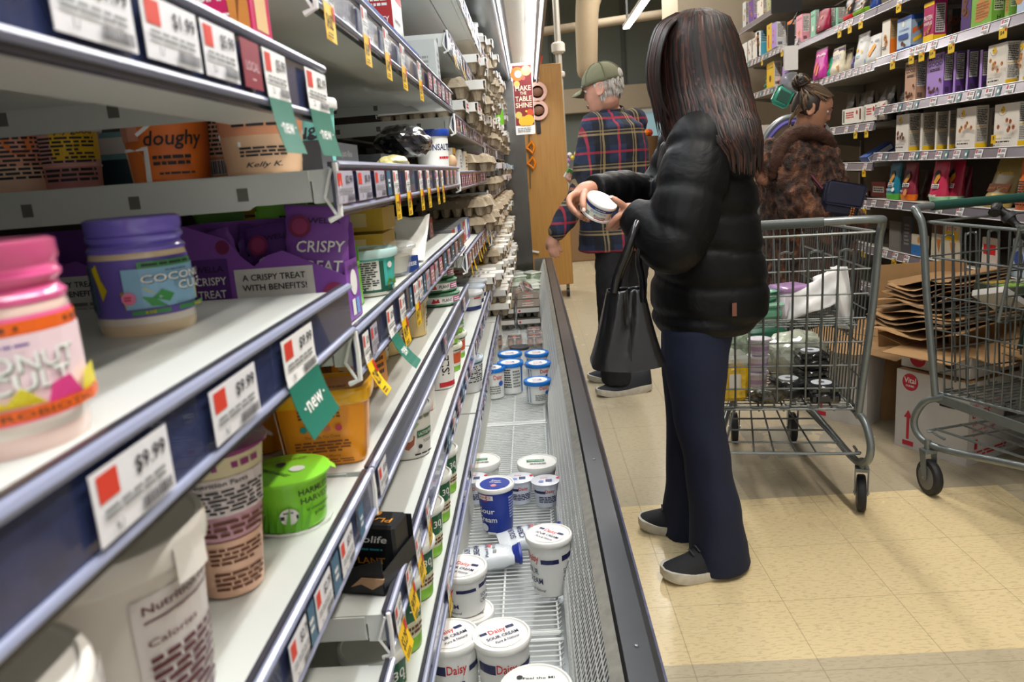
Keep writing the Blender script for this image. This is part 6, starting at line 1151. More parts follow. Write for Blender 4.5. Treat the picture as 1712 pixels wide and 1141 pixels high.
def shoe(t,heel,toe,um,w=.048,tall=.075):
    heel,toe=V3(heel),V3(toe); d=toe-heel; L=d.length; a=math.atan2(d.y,d.x); T=Matrix.Translation(heel)@Matrix.Rotation(a,4,'Z')
    def outline(x):
        u=x/L; return w*(.62+.45*math.sin(min(1,u*1.15)*math.pi*.62)-.25*max(0,(u-.75)/.25)**2)*(1-max(0,(u-.9)/.1)**2*.55)*(1-max(0,(.06-u)/.06)**2*.5)
    SO=M('#cfcabd',.6,noise=.25,nscale=40); mb=MB(); n=22; vs=[];fs=[]
    for i in range(n+1):
        x=L*i/n; u=i/n; hw=outline(x); z0=.018*max(0,(u-.72)/.28)**1.5+.012*max(0,(.15-u)/.15); z1=.040-.012*u+.016*max(0,(u-.7)/.3)+.006*math.sin(u*9)*.4
        vs+=[(x,-hw*.92,z0),(x,hw*.92,z0),(x,hw*1.04,(z0+z1)/2),(x,hw,z1),(x,-hw,z1),(x,-hw*1.04,(z0+z1)/2)]
    fs=[(i*6+k,i*6+(k+1)%6,(i+1)*6+(k+1)%6,(i+1)*6+k) for i in range(n) for k in range(6)]+[(5,4,3,2,1,0),tuple(n*6+k for k in range(6))]
    mb.add(vs,fs,SO,T); mb.build('shoe_sole',t)
    mb=MB(); n=20; seg=18; vs=[]
    for i in range(n+1):
        u=i/n; x=L*(.01+.965*u); hw=outline(x)*.95; z0=.030-.008*u+.012*max(0,(u-.7)/.3); h=(tall+.02)*(1 if u<.36 else max(.28,1-(u-.36)*1.35)) ; h=max(h*(1-max(0,(u-.86)/.14)**2*.7),.012)
        for k in range(seg):
            b=2*math.pi*k/seg; c=math.cos(b); s_=math.sin(b); vs.append((x,hw*c*(1 if s_<0 else (1-.35*s_*(1 if u<.5 else .5))),z0+(h*s_ if s_>0 else .01*s_)))
    mb.add(vs,[(i*seg+k,i*seg+(k+1)%seg,(i+1)*seg+(k+1)%seg,(i+1)*seg+k) for i in range(n) for k in range(seg)]+[tuple(range(seg-1,-1,-1)),tuple(n*seg+k for k in range(seg))],um,T)
    for j in range(4): x=L*(.44+.07*j); zt=.03+(tall+.02)*max(.28,1-(.44+.07*j-.36)*1.35); mb.tube([(x,-.02,zt-.008),(x+.006,0,zt+.003),(x,.02,zt-.008)],.0025,M('#3c3d42',.6),5,T=T)
    mb.build('shoe_upper',t)
SK=M('#c98f73',.5,noise=.12,nscale=25); SKP=M('#cf9a84',.5,noise=.15,nscale=20)
def body(t,heads,limbs,torso,sk,vox=.006,name='body'):
    mb=MB()
    for T,s in heads: head(mb,T,sk,s)
    if torso: stackloft(mb,torso,sk)
    for pts,rs in limbs: mb.limb(pts,rs,sk,12)
    return mb.build(name,t,rm=vox,sm=2,smooth=180)
# --- woman in the black puffer jacket ---
wo=thing('person','woman with long brown hair in a black puffer jacket reading a white tub','person',(0,0,0))
Yw=2.27; hc=P(1152,104,2.25); TH=Matrix.Translation(hc)@Matrix.Rotation(-math.pi/2-.05,4,'Z')@Matrix.Rotation(.42,4,'X')
sh_n=P(1158,238,2.09); el_n=P(1122,405,2.03); wr_n=P(1054,356,2.10)
sh_f=P(1150,235,2.44); el_f=P(1098,322,2.44); wr_f=P(985,318,2.24)
tc=P(1002,345,2.135); ax=V3((.42,-.42,.80)).normalized()
hipn=P(1168,535,2.19); hipf=P(1165,535,2.36); knn=P(1172,700,2.17); knf=P(1150,700,2.37); ann=P(1205,918,2.15); anf=P(1150,870,2.40)
W3=lambda *a:[P(*q) for q in a]
fing=[ # near hand: thumb on the lid, fingers under the tub
 (W3((1050,352,2.10),(1040,343,2.085),(1031,336,2.078),(1022,330,2.085)),[.012,.0105,.009,.0068]),
 (W3((1046,356,2.095),(1034,362,2.08),(1024,372,2.085),(1017,381,2.10)),[.0115,.0095,.0085,.0065]),
 (W3((1047,358,2.11),(1036,368,2.10),(1025,379,2.11),(1016,383,2.135)),[.0115,.0095,.0085,.0065]),
 (W3((1048,360,2.13),(1038,372,2.125),(1027,382,2.14),(1014,382,2.165)),[.011,.009,.008,.006]),
 (W3((1050,360,2.15),(1040,372,2.155),(1030,380,2.17),(1018,379,2.19)),[.010,.008,.007,.0055]),
 # far hand: thumb down the front of the tub, fingers bent round its left side
 (W3((978,322,2.17),(975,333,2.13),(975,343,2.108),(976,351,2.103)),[.0125,.0105,.0095,.0075]),
 (W3((968,322,2.20),(953,330,2.17),(953,344,2.14),(969,361,2.118)),[.0115,.0100,.009,.007]),
 (W3((968,324,2.21),(953,335,2.19),(957,351,2.165),(974,364,2.145)),[.0115,.0098,.0088,.007]),
 (W3((970,325,2.23),(957,339,2.215),(962,356,2.19),(979,368,2.17)),[.011,.0092,.008,.0065]),
 (W3((972,326,2.24),(962,342,2.235),(968,358,2.215),(984,370,2.20)),[.010,.0085,.0072,.006]),
 (W3((1062,358,2.115),(1050,355,2.105),(1046,356,2.115)),[.024,.026,.022]),
 (W3((990,316,2.24),(978,320,2.215),(970,324,2.205)),[.023,.027,.022]),
]
body(wo,[(TH,.98)],[([hc+V3((.03,0,-.05)),P(1168,175,2.26),P(1170,215,2.27)],[.055,.052,.07]),
  ([sh_n+V3((.01,.03,-.04)),el_n,wr_n],[.045,.043,.028]),([sh_f+V3((0,-.03,-.04)),el_f,wr_f],[.045,.043,.028]),([hipn,knn,ann,ann+V3((.0,0,-.05))],[.07,.06,.042,.04]),([hipf,knf,anf,anf+V3((0,0,-.04))],[.07,.06,.042,.04]),
  ([sh_n+V3((.02,.06,-.05)),sh_f+V3((.02,-.06,-.05))],[.05,.05])]+fing,
  prow([(225,1120,1225,.15),(300,1105,1235,.16),(400,1105,1240,.15),(520,1105,1250,.17)],2.27),SK,vox=.0048)
face_parts(wo,TH,.98,'#2a1c16')
for c_,m_ in ((P(976,351,2.094),V3((.0,-.7,.3))),(P(1021,329.5,2.079),V3((-.2,-.5,.8)))):
    T=Matrix.Translation(c_)@m_.to_track_quat('Z','Y').to_matrix().to_4x4(); MB().ball((0,0,0),(.0055,.0062,.0018),M('#e6bfb4',.25,coat=.5),10,T=T).build('fingernail',wo)
JK=bpy.data.materials.new('black_nylon'); JK.use_nodes=True; nt=JK.node_tree; b=nt.nodes['Principled BSDF']; b.inputs['Base Color'].default_value=lin('#08090b'); b.inputs['Roughness'].default_value=.55; b.inputs['Specular IOR Level'].default_value=.25
tcn=nt.nodes.new('ShaderNodeTexCoord'); nz=nt.nodes.new('ShaderNodeTexNoise'); nz.inputs['Scale'].default_value=10; nz.inputs['Detail'].default_value=3; nz.inputs['Distortion'].default_value=1.2; bp=nt.nodes.new('ShaderNodeBump'); bp.inputs['Strength'].default_value=.4; bp.inputs['Distance'].default_value=.012
nt.links.new(tcn.outputs['Object'],nz.inputs[0]); nt.links.new(nz.outputs[0],bp.inputs['Height']); nt.links.new(bp.outputs[0],b.inputs['Normal'])
mb=MB()
stackloft(mb,prow([(196,1132,1208,.085),(215,1118,1228,.13),(240,1106,1243,.195),(300,1096,1256,.205),(370,1092,1263,.195),(430,1092,1270,.20),(480,1090,1279,.195),(522,1090,1276,.195),(552,1102,1246,.175)],Yw),JK,seg=56,quilt=(.10,.012,.03),tilt=.015)
quiltlimb(mb,[sh_n+V3((.02,.07,.05)),sh_n+V3((.02,.02,-.01)),(sh_n+el_n)/2+V3((.02,0,.0)),el_n+V3((.01,0,.0)),(el_n+wr_n)/2+V3((0,0,.0)),wr_n+V3((-.0,0,.0))],[.06,.088,.094,.086,.070,.046],JK,.11,.007)
quiltlimb(mb,[sh_f,el_f,(el_f+wr_f)/2+V3((0,0,.005)),wr_f+V3((.012,0,0))],[.085,.068,.058,.044],JK,.062,.006)
mb.build('puffer_jacket',wo,rm=.0062,sm=1,smooth=180)
q0=P(1237,513,2.05); MB().box(-.006,.006,-.002,.002,-.018,.018,M('#7a4a38',.5)).build('hem_tab',wo).location=(P(1228,518,2.06).x,2.062,P(1228,518,2.06).z)
NV=M('#111a34',.85,bump=.15,bscale=400)
mb=MB(); 
def leg(ctr,m):
    pts=[P(*c[:3]) for c in ctr]; rs=[c[3] for c in ctr]; seg=30; n=50; vs=[]
    tab=[(-p.z,p.x,p.y,c[3],c[4]) for p,c in zip(pts,ctr)]; z0,z1=-pts[0].z,-pts[-1].z
    for i in range(n+1):
        z=z0+(z1-z0)*i/n; xc,yc,rx,ry=interp(tab,z); f=i/n
        for k in range(seg):
            a=2*math.pi*k/seg; w_=1+.05*f*math.sin(3*a+1+z*4)+.015*math.sin(5*a+z*11); vs.append((xc+rx*w_*math.cos(a),yc+ry*w_*math.sin(a),-z))
    mb.add(vs,[(i*seg+k,(i+1)*seg+k,(i+1)*seg+(k+1)%seg,i*seg+(k+1)%seg) for i in range(n) for k in range(seg)]+[tuple(range(seg)),tuple(n*seg+k for k in range(seg-1,-1,-1))],m)
leg([(1180,520,2.2,.085,.10),(1166,552,2.19,.1,.105),(1164,600,2.18,.092,.1),(1168,690,2.17,.074,.085),(1184,780,2.16,.068,.08),(1197,860,2.15,.077,.085),(1202,925,2.145,.088,.09),(1203,945,2.145,.092,.092)],NV)
leg([(1178,520,2.36,.08,.10),(1160,552,2.36,.1,.10),(1152,600,2.37,.085,.1),(1150,700,2.38,.068,.085),(1146,800,2.39,.062,.08),(1143,862,2.40,.07,.085),(1142,888,2.40,.075,.09)],NV)
mb.limb([hipn+V3((.01,.02,-.01)),hipf+V3((.01,-.02,-.01))],[.095,.095],NV); mb.build('trousers',wo,rm=.008,sm=2,smooth=180)
SHU=M('#14151a',.7,bump=.3,bscale=500)
h1=P(1252,948,2.11);t1=P(1106,966,2.10); h1.z=t1.z=0; shoe(wo,(h1.x,2.145,0),(t1.x,2.085,0),SHU,.05,.07)
h2=P(1180,905,2.40);t2=P(1073,888,2.40); shoe(wo,(h2.x+.01,2.36,0),(t2.x,2.45,0),SHU,.05,.07)
# hair: mass plus separate strands
HR=[M('#1a100d',.55),M('#2a1813',.52),M('#3a1f18',.52),M('#130c0b',.6),M('#452519',.5)]
hrows=prow([(16,1148,1180,.02,2.25),(24,1128,1200,.055,2.25),(40,1112,1216,.082,2.25),(70,1100,1228,.097,2.25),(105,1097,1238,.105,2.25),(145,1099,1246,.115,2.25),(185,1104,1254,.15,2.24),(215,1108,1260,.19,2.235),(240,1116,1264,.205,2.23),(262,1150,1262,.19,2.235)],2.25)
mb=MB(); stackloft(mb,hrows,HR[0],seg=40,q=2.1)
q=random.Random(3); zs0,zs1=max(r[0] for r in hrows),min(r[0] for r in hrows)
for k in range(760):
    a=q.uniform(-math.pi*.93,math.pi*.28) # camera side, back and a little beyond
    e=q.uniform(-.05,.045) if k%3 else q.uniform(-.25,0); z1=zs1+q.uniform(-.05,.06)+.045*max(0,-math.cos(a))-.0; n=15; pts=[];rs=[]; a1=a+q.uniform(-.12,.12); w1,w2=q.uniform(.5,1),q.uniform(0,6); off=q.uniform(-.003,.007)
    for i in range(n):
        u=i/(n-1); z=zs0-.004+(z1-zs0)*u; xc,yc,rx,ry=interp(hrows,max(z,zs1+.012)); aa=a+(a1-a)*u+.035*math.sin(u*5*w1+w2)
        # strands start at a parting above the forehead
        pts.append((xc+(rx+off)*math.cos(aa),yc+(ry+off)*math.sin(aa),z)); rs.append(.0034*(.5+math.sin(math.pi*min(1,u*1.25+.1))*.8) if u<.9 else .002)
    rs[-1]=.0006; mb.tube(pts,rs,HR[k%5],5,asp=1.7)
for k in range(46): # front curtain hanging over the face
    f=q.random(); yy=2.25-.085*(1-f)+.02*q.random(); s0=P(1135-22*f,26+8*f,2.22)
    pts=[P(1150-20*f,22,2.235),P(1122-24*f,42,yy-.0),P(1106-22*f,80,yy-.02),P(1101-22*f,125,yy-.03),P(1105-18*f,165,yy-.03),P(1112-14*f+q.uniform(-6,10),205+q.uniform(-25,28),yy-.03)]
    PP=[];
    for i in range(5):
        p0,p1,p2,p3=pts[max(i-1,0)],pts[i],pts[i+1],pts[min(i+2,5)]
        for j in range(4): t_=j/4; PP.append(.5*((2*p1)+(p2-p0)*t_+(2*p0-5*p1+4*p2-p3)*t_*t_+(3*p1-p0-3*p2+p3)*t_**3))
    PP.append(pts[-1]); mb.tube(PP,[.0035]*16+[.003,.0026,.002,.0012,.0005],HR[(k*3)%5],5,asp=1.6)
mb.build('hair',wo,smooth=70)
# tub in her hands
Tq=Matrix.Translation(tc-ax*.028)@ax.to_track_quat('Z','Y').to_matrix().to_4x4()
t=thing('cheese_tub','white tub with a navy band held in the hands of the woman in black','tub',tc-ax*.026,0,rot=tuple(Tq.to_euler()))
angc=math.atan2(*( (Tq.to_3x3().inverted()@V3((0,-1,.0)))[:2][::-1] ))
tub(t,.040,.042,.047,M('#e5e4d2',.4),WH,lh=.008,bands=[(.62,.84,M('#1d3f7c',.4))],texts=[(0,.1,[('l',.25,.45,.75,.58,2,M('#7fa3cc',.4)),('t','Ricotta',.56,.3,.2,M('#2c4f80',.4),{'w':.34}),('r',.42,.12,.72,.2,RED),('l',.12,.2,.26,.4,3,M('#2c6a80',.4)),('t','whole',.5,.73,.1,WH,{'w':.3})])],ang=angc+.1)
MB().lathe([(.042,.0),(.0455,.001),(.0455,.006),(.042,.007)],WH,36).build('base_rim',t)
# handbag
LT=M('#0d0d0f',.28,bump=.45,bscale=14,coat=.35)
bb=P(1048,600,2.04); bt=P(1045,478,2.04)
t=thing('leather_tote','black leather tote bag hanging from the forearm of the woman in black','handbag',(0,0,0))
mb=MB(); seg=48; n=26; vs=[]
for i in range(n+1):
    f=i/n; z=bb.z-.008+(bt.z-bb.z)*f; l=P(985+(1014-985)*f**.8,606-126*f,2.04).x; r=P(1113-(1113-1077)*f**.7,606-126*f,2.04).x; rx=(r-l)/2*(.96 if i==0 else 1); ry=.075*(1-f)+.032*f; q_=5-2*f
    for k in range(seg):
        a=2*math.pi*k/seg; c,s_=math.cos(a),math.sin(a); e=(abs(c)**q_+abs(s_)**q_)**(-1/q_)
        fold=.012*math.exp(-((c-.12*0-(.25-.5*(1-f)))/.16)**2)*(f**.6)-.010*math.exp(-((c+.35+.3*(1-f))/.13)**2)*f*(1.2-f)*2
        sag=.012*(1-f)**6*(1-abs(c))
        vs.append((( l+r)/2+rx*c*e,2.04+(ry*e*s_)+(fold if s_<0 else -fold),z-sag))
mb.add(vs,[(i*seg+k,i*seg+(k+1)%seg,(i+1)*seg+(k+1)%seg,(i+1)*seg+k) for i in range(n) for k in range(seg)]+[tuple(range(seg-1,-1,-1))],LT)
o=mb.build('bag_body',t,smooth=60); q_=o.modifiers.new('s','SOLIDIFY'); q_.thickness=.003
for j,(x0,x1,yy) in enumerate(((1026,1074,2.005),(1030,1078,2.075))):
    pts=W3((x0,490,yy),(x0+6,460,yy),(x0+22,420,yy-.005),(1062+j*3,382,2.03-.02*(1-j)),(1074+j*3,366,2.04),(1076+j*2,384,2.06+.01*j),(x1-8,430,yy+.01),(x1-2,470,yy),(x1,505,yy))
    PP=[]
    for i in range(8):
        p0,p1,p2,p3=pts[max(i-1,0)],pts[i],pts[i+1],pts[min(i+2,8)]
        for k in range(5): u=k/5; PP.append(.5*((2*p1)+(p2-p0)*u+(2*p0-5*p1+4*p2-p3)*u*u+(3*p1-p0-3*p2+p3)*u**3))
    MB().tube(PP+[pts[-1]],.0055,LT,8,asp=1.9).build('strap',t)
MB().tube([P(1048,484,1.995),P(1052,540,1.985),P(1056,604,1.963)],.0016,M('#2a2a2d',.4),5).build('seam',t)
# --- man in the plaid shirt ---
def plaid():
    m=bpy.data.materials.new('plaid_flannel'); m.use_nodes=True; nt=m.node_tree; N=nt.nodes; L=nt.links; b=N['Principled BSDF']; tc=N.new('ShaderNodeTexCoord'); sp=N.new('ShaderNodeSeparateXYZ'); L.new(tc.outputs['Object'],sp.inputs[0])
    def mth(op,a,c):
        n=N.new('ShaderNodeMath'); n.operation=op
        for i,v in enumerate((a,c)):
            if isinstance(v,(int,float)): n.inputs[i].default_value=v
            else: L.new(v,n.inputs[i])
        return n.outputs[0]
    hx=mth('ADD',mth('MULTIPLY',sp.outputs[0],1.0),mth('MULTIPLY',sp.outputs[1],.55)); hz=sp.outputs[2]
    def stripe(v,per,off,w): return mth('LESS_THAN',mth('ABSOLUTE',mth('SUBTRACT',mth('FRACT',mth('ADD',mth('DIVIDE',v,per),off),0),.5),0),w)
    def mix(f,a,c):
        n=N.new('ShaderNodeMix'); n.data_type='RGBA'
        for i,v in ((0,f),(6,a),(7,c)):
            if isinstance(v,(int,float)): n.inputs[i].default_value=v
            elif isinstance(v,tuple): n.inputs[i].default_value=v
            else: L.new(v,n.inputs[i])
        return n.outputs[2]
    c=mix(mth('MULTIPLY',stripe(hx,.165,.1,.25),.75),lin('#1f2c45'),lin('#15151a')); c=mix(mth('MULTIPLY',stripe(hz,.165,.3,.25),.6),c,lin('#131318'))
    c=mix(mth('MULTIPLY',stripe(hx,.165,.55,.035),.75),c,lin('#a02b3e')); c=mix(mth('MULTIPLY',stripe(hz,.165,.75,.035),.75),c,lin('#a02b3e'))
    c=mix(mth('MULTIPLY',stripe(hx,.165,.0,.03),.6),c,lin('#a08c62')); c=mix(mth('MULTIPLY',stripe(hz,.165,.22,.03),.6),c,lin('#a08c62')); c=mix(mth('MULTIPLY',stripe(hx,.165,.1,.02),.5),c,lin('#a08c62')); c=mix(mth('MULTIPLY',stripe(hz,.165,.12,.02),.5),c,lin('#a08c62'))
    L.new(c,b.inputs['Base Color']); b.inputs['Roughness'].default_value=.9
    nz=N.new('ShaderNodeTexNoise'); nz.inputs['Scale'].default_value=9; nz.inputs['Detail'].default_value=3; L.new(tc.outputs['Object'],nz.inputs[0]); bp=N.new('ShaderNodeBump'); bp.inputs['Strength'].default_value=.6; bp.inputs['Distance'].default_value=.03; L.new(nz.outputs[0],bp.inputs['Height']); L.new(bp.outputs[0],b.inputs['Normal']); return m
PL=plaid(); Ym=4.1
ma=thing('person','older man in an olive cap and plaid shirt reaching into the case bin','person',(0,0,0))
hm=P(1008,150,4.08); TM_=Matrix.Translation(hm)@Matrix.Rotation(-2.05,4,'Z')@Matrix.Rotation(.18,4,'X')
sl=P(988,212,4.0); el=P(972,322,3.97); wl=P(931,390,3.92); sr=P(1058,205,4.25); er=P(1000,305,4.42); wrr=P(968,303,4.3)
hipl=P(1020,420,4.05); hipr=P(1055,420,4.15)
body(ma,[(TM_,1.03)],[([hm+V3((.02,-.02,-.05)),P(1016,180,4.1),P(1022,200,4.1)],[.06,.058,.07]),([sl+V3((.04,.03,-.05)),el,wl,P(926,400,3.92)],[.04,.04,.03,.026]),([sr+V3((-.04,-.03,-.06)),er,wrr,P(962,300,4.27)],[.04,.04,.028,.03]),
 ([hipl,P(1022,530,4.03),P(1030,630,4.06)],[.06,.055,.045]),([hipr,P(1052,530,4.15),P(1050,625,4.2)],[.06,.06,.045]),
 (W3((926,398,3.92),(922,408,3.92)),[.03,.028]),
 (W3((920,404,3.91),(919,418,3.91),(921,428,3.92)),[.01,.009,.007]),(W3((924,406,3.91),(925,420,3.91),(928,431,3.92)),[.01,.009,.007]),(W3((928,406,3.91),(931,419,3.92),(935,429,3.93)),[.01,.009,.007]),(W3((932,403,3.92),(936,414,3.93),(940,422,3.94)),[.009,.008,.006]),(W3((919,398,3.93),(914,408,3.93),(915,417,3.94)),[.011,.009,.007]),
 (W3((960,299,4.27),(953,294,4.25),(950,288,4.25)),[.011,.01,.008]),(W3((960,304,4.26),(951,302,4.24),(947,296,4.24)),[.011,.01,.008]),(W3((962,306,4.28),(954,306,4.26),(950,300,4.26)),[.01,.009,.007]),(W3((963,308,4.3),(956,309,4.28),(952,304,4.28)),[.01,.008,.006]),(W3((963,298,4.29),(960,291,4.28),(957,286,4.28)),[.011,.009,.007])],
 prow([(205,985,1060,.10),(300,980,1075,.11),(400,990,1070,.11)],4.12),SKP,vox=.0065)
face_parts(ma,TM_,1.03,'#8b8680','#b4766a')
mb=MB(); stackloft(mb,prow([(186,1000,1040,.075,4.08),(200,985,1056,.13),(215,975,1075,.17),(250,970,1084,.175),(300,967,1087,.165),(360,969,1087,.165),(405,968,1086,.175),(420,966,1083,.178)],4.12),PL,seg=44)
mb.limb([sl+V3((.02,.02,0)),el,(el+wl)/2,wl+V3((.004,0,.01))],[.075,.066,.06,.05],PL,16); mb.limb([sr,er,wrr+V3((.02,0,0))],[.08,.062,.05],PL,16)
mb.build('plaid_shirt',ma,rm=.009,sm=2,smooth=180,disp=[(.012,.06)])
cl=MB(); TC=Matrix.Translation(P(1020,190,4.09))@Matrix.Rotation(.25,4,'X'); cl.lathe([(.085,-.03),(.078,.0),(.07,.03),(.066,.032),(.07,.0)],PL,24,T=TC); cl.build('collar',ma)
TR_=M('#17171a',.85); mb=MB(); 
for ctr in ([(1026,405,4.05,.10,.1),(1024,480,4.03,.085,.09),(1026,560,4.03,.08,.085),(1030,620,4.05,.082,.085),(1032,640,4.05,.085,.085)],[(1060,405,4.16,.10,.1),(1056,480,4.17,.085,.09),(1050,560,4.18,.08,.085),(1044,610,4.2,.08,.085),(1042,626,4.2,.08,.085)]): leg(ctr,TR_)
mb.limb([hipl+V3((.01,.03,.03)),hipr+V3((0,-.02,.03))],[.105,.105],TR_); mb.build('trousers',ma,rm=.01,sm=2,smooth=180,disp=[(.012,.05)])
shoe(ma,(P(1090,660,4.05).x,4.06,0),(P(996,660,4.05).x,4.0,0),M('#1c2027',.7),.05,.07); shoe(ma,(P(1062,640,4.3).x,4.25,0),(P(984,640,4.3).x,4.33,0),M('#1c2230',.7),.05,.07)
CAPM=M('#74755c',.85,noise=.25,nscale=20,bump=.2,bscale=300)
mb=MB(); vs=[];seg=36;n=12
for i in range(n+1):
    b=math.pi/2*i/n; 
    for k in range(seg): a=2*math.pi*k/seg; vs.append((.088*math.cos(a)*math.cos(b),.108*math.sin(a)*math.cos(b)+.004,.028+.105*math.sin(b)**.9))
mb.add(vs,[(i*seg+k,i*seg+(k+1)%seg,(i+1)*seg+(k+1)%seg,(i+1)*seg+k) for i in range(n) for k in range(seg)],CAPM,TM_); 
for k in range(6): a=k*math.pi/3+.5; mb.tube([(.0885*math.cos(a)*math.cos(b_),.1085*math.sin(a)*math.cos(b_)+.004,.0285+.105*math.sin(b_)**.9) for b_ in [j*math.pi/16 for j in range(8)]],.0015,M('#62634b',.9),4,T=TM_)
mb.ball((0,.004,.134),(.008,.008,.005),CAPM,8,T=TM_)
mb.add([(.07*math.sin(a)*u_,-.095-.0-(.075*math.cos(a))*(u_)-.0,.03-.02*u_*u_*math.cos(a)-.03*(math.sin(a)*u_)**2) for u_ in (0,.35,.7,1,) for a in [math.pi*(-.5+j/12) for j in range(13)]],[(i*13+j,i*13+j+1,(i+1)*13+j+1,(i+1)*13+j) for i in range(3) for j in range(12)],CAPM,TM_)
o=mb.build('cap',ma); q_=o.modifiers.new('s','SOLIDIFY'); q_.thickness=.003
MB().ball((0,.1065,.052),(.03,.008,.026),M('#b9b4ae',.8),16,T=TM_).build('cap_opening',ma)
mb=MB(); q=random.Random(5)
for k in range(420):
    a=q.uniform(-.15,math.pi+.15); z=q.uniform(-.055,.034); f,b,w_=interp(HEAD,z); x=w_*math.cos(a)*1.03; y=(f+b)/2+(b-f)/2*math.sin(a)*1.03
    if y<.0 and z<-.01: continue
    mb.tube([(x*.98,y*.98,z+.012),(x*1.05,y*1.05+.002,z-.002),(x*1.03,y*1.04,z-.018)],[.003,.0035,.0008],[M('#b5b0aa',.7),M('#cbc7c1',.7),M('#9a958f',.7)][k%3],5,T=TM_)
mb.build('hair',ma)
t=thing('small_package','small white and green package held up by the man in the cap','package',P(951,292,4.26),0,rot=(.3,.5,.4)); MB().box(-.02,.02,-.012,.012,-.025,.03,M('#d8d6cf',.4),bev=.003).build('wrapper',t); MB().box(-.0205,.0205,-.0125,.0125,.005,.0305,M('#5f9a4e',.4)).build('label',t)
# --- woman in the fur coat ---
FU=bpy.data.materials.new('brown_fur'); FU.use_nodes=True; nt=FU.node_tree; b=nt.nodes['Principled BSDF']; tcn=nt.nodes.new('ShaderNodeTexCoord'); mp=nt.nodes.new('ShaderNodeMapping'); mp.inputs['Scale'].default_value=(1.3,1.3,.6); nz=nt.nodes.new('ShaderNodeTexNoise'); nz.inputs['Scale'].default_value=9; nz.inputs['Detail'].default_value=5; nz.inputs['Distortion'].default_value=2.2
cr=nt.nodes.new('ShaderNodeValToRGB'); cr.color_ramp.elements[0].position=.38; cr.color_ramp.elements[0].color=lin('#1a0d08'); cr.color_ramp.elements[1].position=.66; cr.color_ramp.elements[1].color=lin('#80543a'); e=cr.color_ramp.elements.new(.52); e.color=lin('#4a2a18')
nt.links.new(tcn.outputs['Object'],mp.inputs[0]); nt.links.new(mp.outputs[0],nz.inputs[0]); nt.links.new(nz.outputs[0],cr.inputs[0]); nt.links.new(cr.outputs[0],b.inputs['Base Color']); b.inputs['Roughness'].default_value=.75; b.inputs['Sheen Weight'].default_value=.08
n2=nt.nodes.new('ShaderNodeTexNoise'); n2.inputs['Scale'].default_value=140; n2.inputs['Detail'].default_value=3; bp=nt.nodes.new('ShaderNodeBump'); bp.inputs['Strength'].default_value=.9; bp.inputs['Distance'].default_value=.01; nt.links.new(tcn.outputs['Object'],n2.inputs[0]); nt.links.new(n2.outputs[0],bp.inputs['Height']); nt.links.new(bp.outputs[0],b.inputs['Normal'])
fu=thing('person','woman with a hair bun in a brown fur coat looking down','person',(0,0,0)); Yf=4.25
hf=P(1358,184,4.22); TF=Matrix.Translation(hf)@Matrix.Rotation(math.pi/2-.25,4,'Z')@Matrix.Rotation(.38,4,'X')
sln=P(1325,262,4.1); eln=P(1335,345,4.02); wln=P(1405,372,4.05); slf=P(1372,262,4.4); elf=P(1400,340,4.42); wlf=P(1425,372,4.3)
body(fu,[(TF,.97)],[([hf+V3((-.03,0,-.05)),P(1338,225,4.25),P(1335,245,4.25)],[.05,.05,.06]),([sln,eln,wln],[.045,.04,.026]),([slf,elf,wlf],[.045,.04,.026]),
 ([P(1330,400,4.2),P(1335,480,4.2),P(1335,575,4.2)],[.09,.06,.04]),([P(1350,400,4.35),P(1350,480,4.35),P(1352,565,4.35)],[.09,.06,.04])]+
 [(W3((1408,374,4.05+.012*k),(1417,378+k,4.06+.012*k),(1420,386+k,4.07+.012*k)),[.011,.009,.007]) for k in range(4)]+[(W3((1408,372,4.04),(1414,368,4.04),(1420,368,4.05)),[.011,.009,.007])]+
 [(W3((1428,374,4.3+.012*k),(1436,378+k,4.31+.012*k),(1438,386+k,4.32+.012*k)),[.011,.009,.007]) for k in range(4)]+[(W3((1428,372,4.29),(1434,368,4.29),(1440,368,4.3)),[.011,.009,.007])],
 prow([(250,1300,1380,.13),(340,1295,1385,.13),(420,1290,1385,.14)],4.25),M('#b9876a',.5,noise=.1),vox=.0065)
face_parts(fu,TF,.97,'#3a2a20','#8d4a44')
mb=MB(); stackloft(mb,prow([(222,1325,1378,.09),(240,1300,1390,.15),(265,1277,1398,.2),(300,1272,1402,.22),(340,1276,1412,.23),(400,1280,1420,.25),(470,1278,1425,.27),(500,1280,1424,.27)],Yf),FU,seg=40)
mb.limb([sln,eln,(eln+wln)/2,wln],[.09,.095,.09,.075],FU,16); mb.limb([slf,elf,wlf],[.09,.09,.075],FU,16)
mb.limb([P(1288,250,4.2),P(1276,275,4.15),P(1285,300,4.12)],[.06,.07,.05],FU,14)
mb.build('fur_coat',fu,rm=.011,sm=1,smooth=180,disp=[(.05,.05),(.02,.015)])
mb=MB(); FC2=M('#4a2d1f',.85,bump=.6,bscale=120,noise=.4,nscale=25); mb.limb([P(1395,250,4.15),P(1372,226,4.1),P(1335,222,4.08),P(1312,240,4.08),P(1300,268,4.07),P(1292,292,4.08)],[.026,.038,.042,.044,.040,.028],FC2,14); mb.build('fur_collar',fu,rm=.01,sm=1,smooth=180,disp=[(.015,.02)])
mb=MB(); 
for ctr in ([(1330,480,4.2,.075,.08),(1335,540,4.2,.06,.07),(1336,583,4.2,.06,.065)],[(1352,480,4.35,.075,.08),(1352,540,4.35,.06,.07),(1353,572,4.35,.06,.065)]): leg(ctr,TR_)
mb.build('trousers',fu,rm=.012,smooth=180)
shoe(fu,(P(1325,600,4.2).x,4.18,0),(P(1325,600,4.2).x+.24,4.12,0),BK,.045,.06); shoe(fu,(P(1345,595,4.35).x,4.36,0),(P(1345,595,4.35).x+.24,4.32,0),BK,.045,.06)
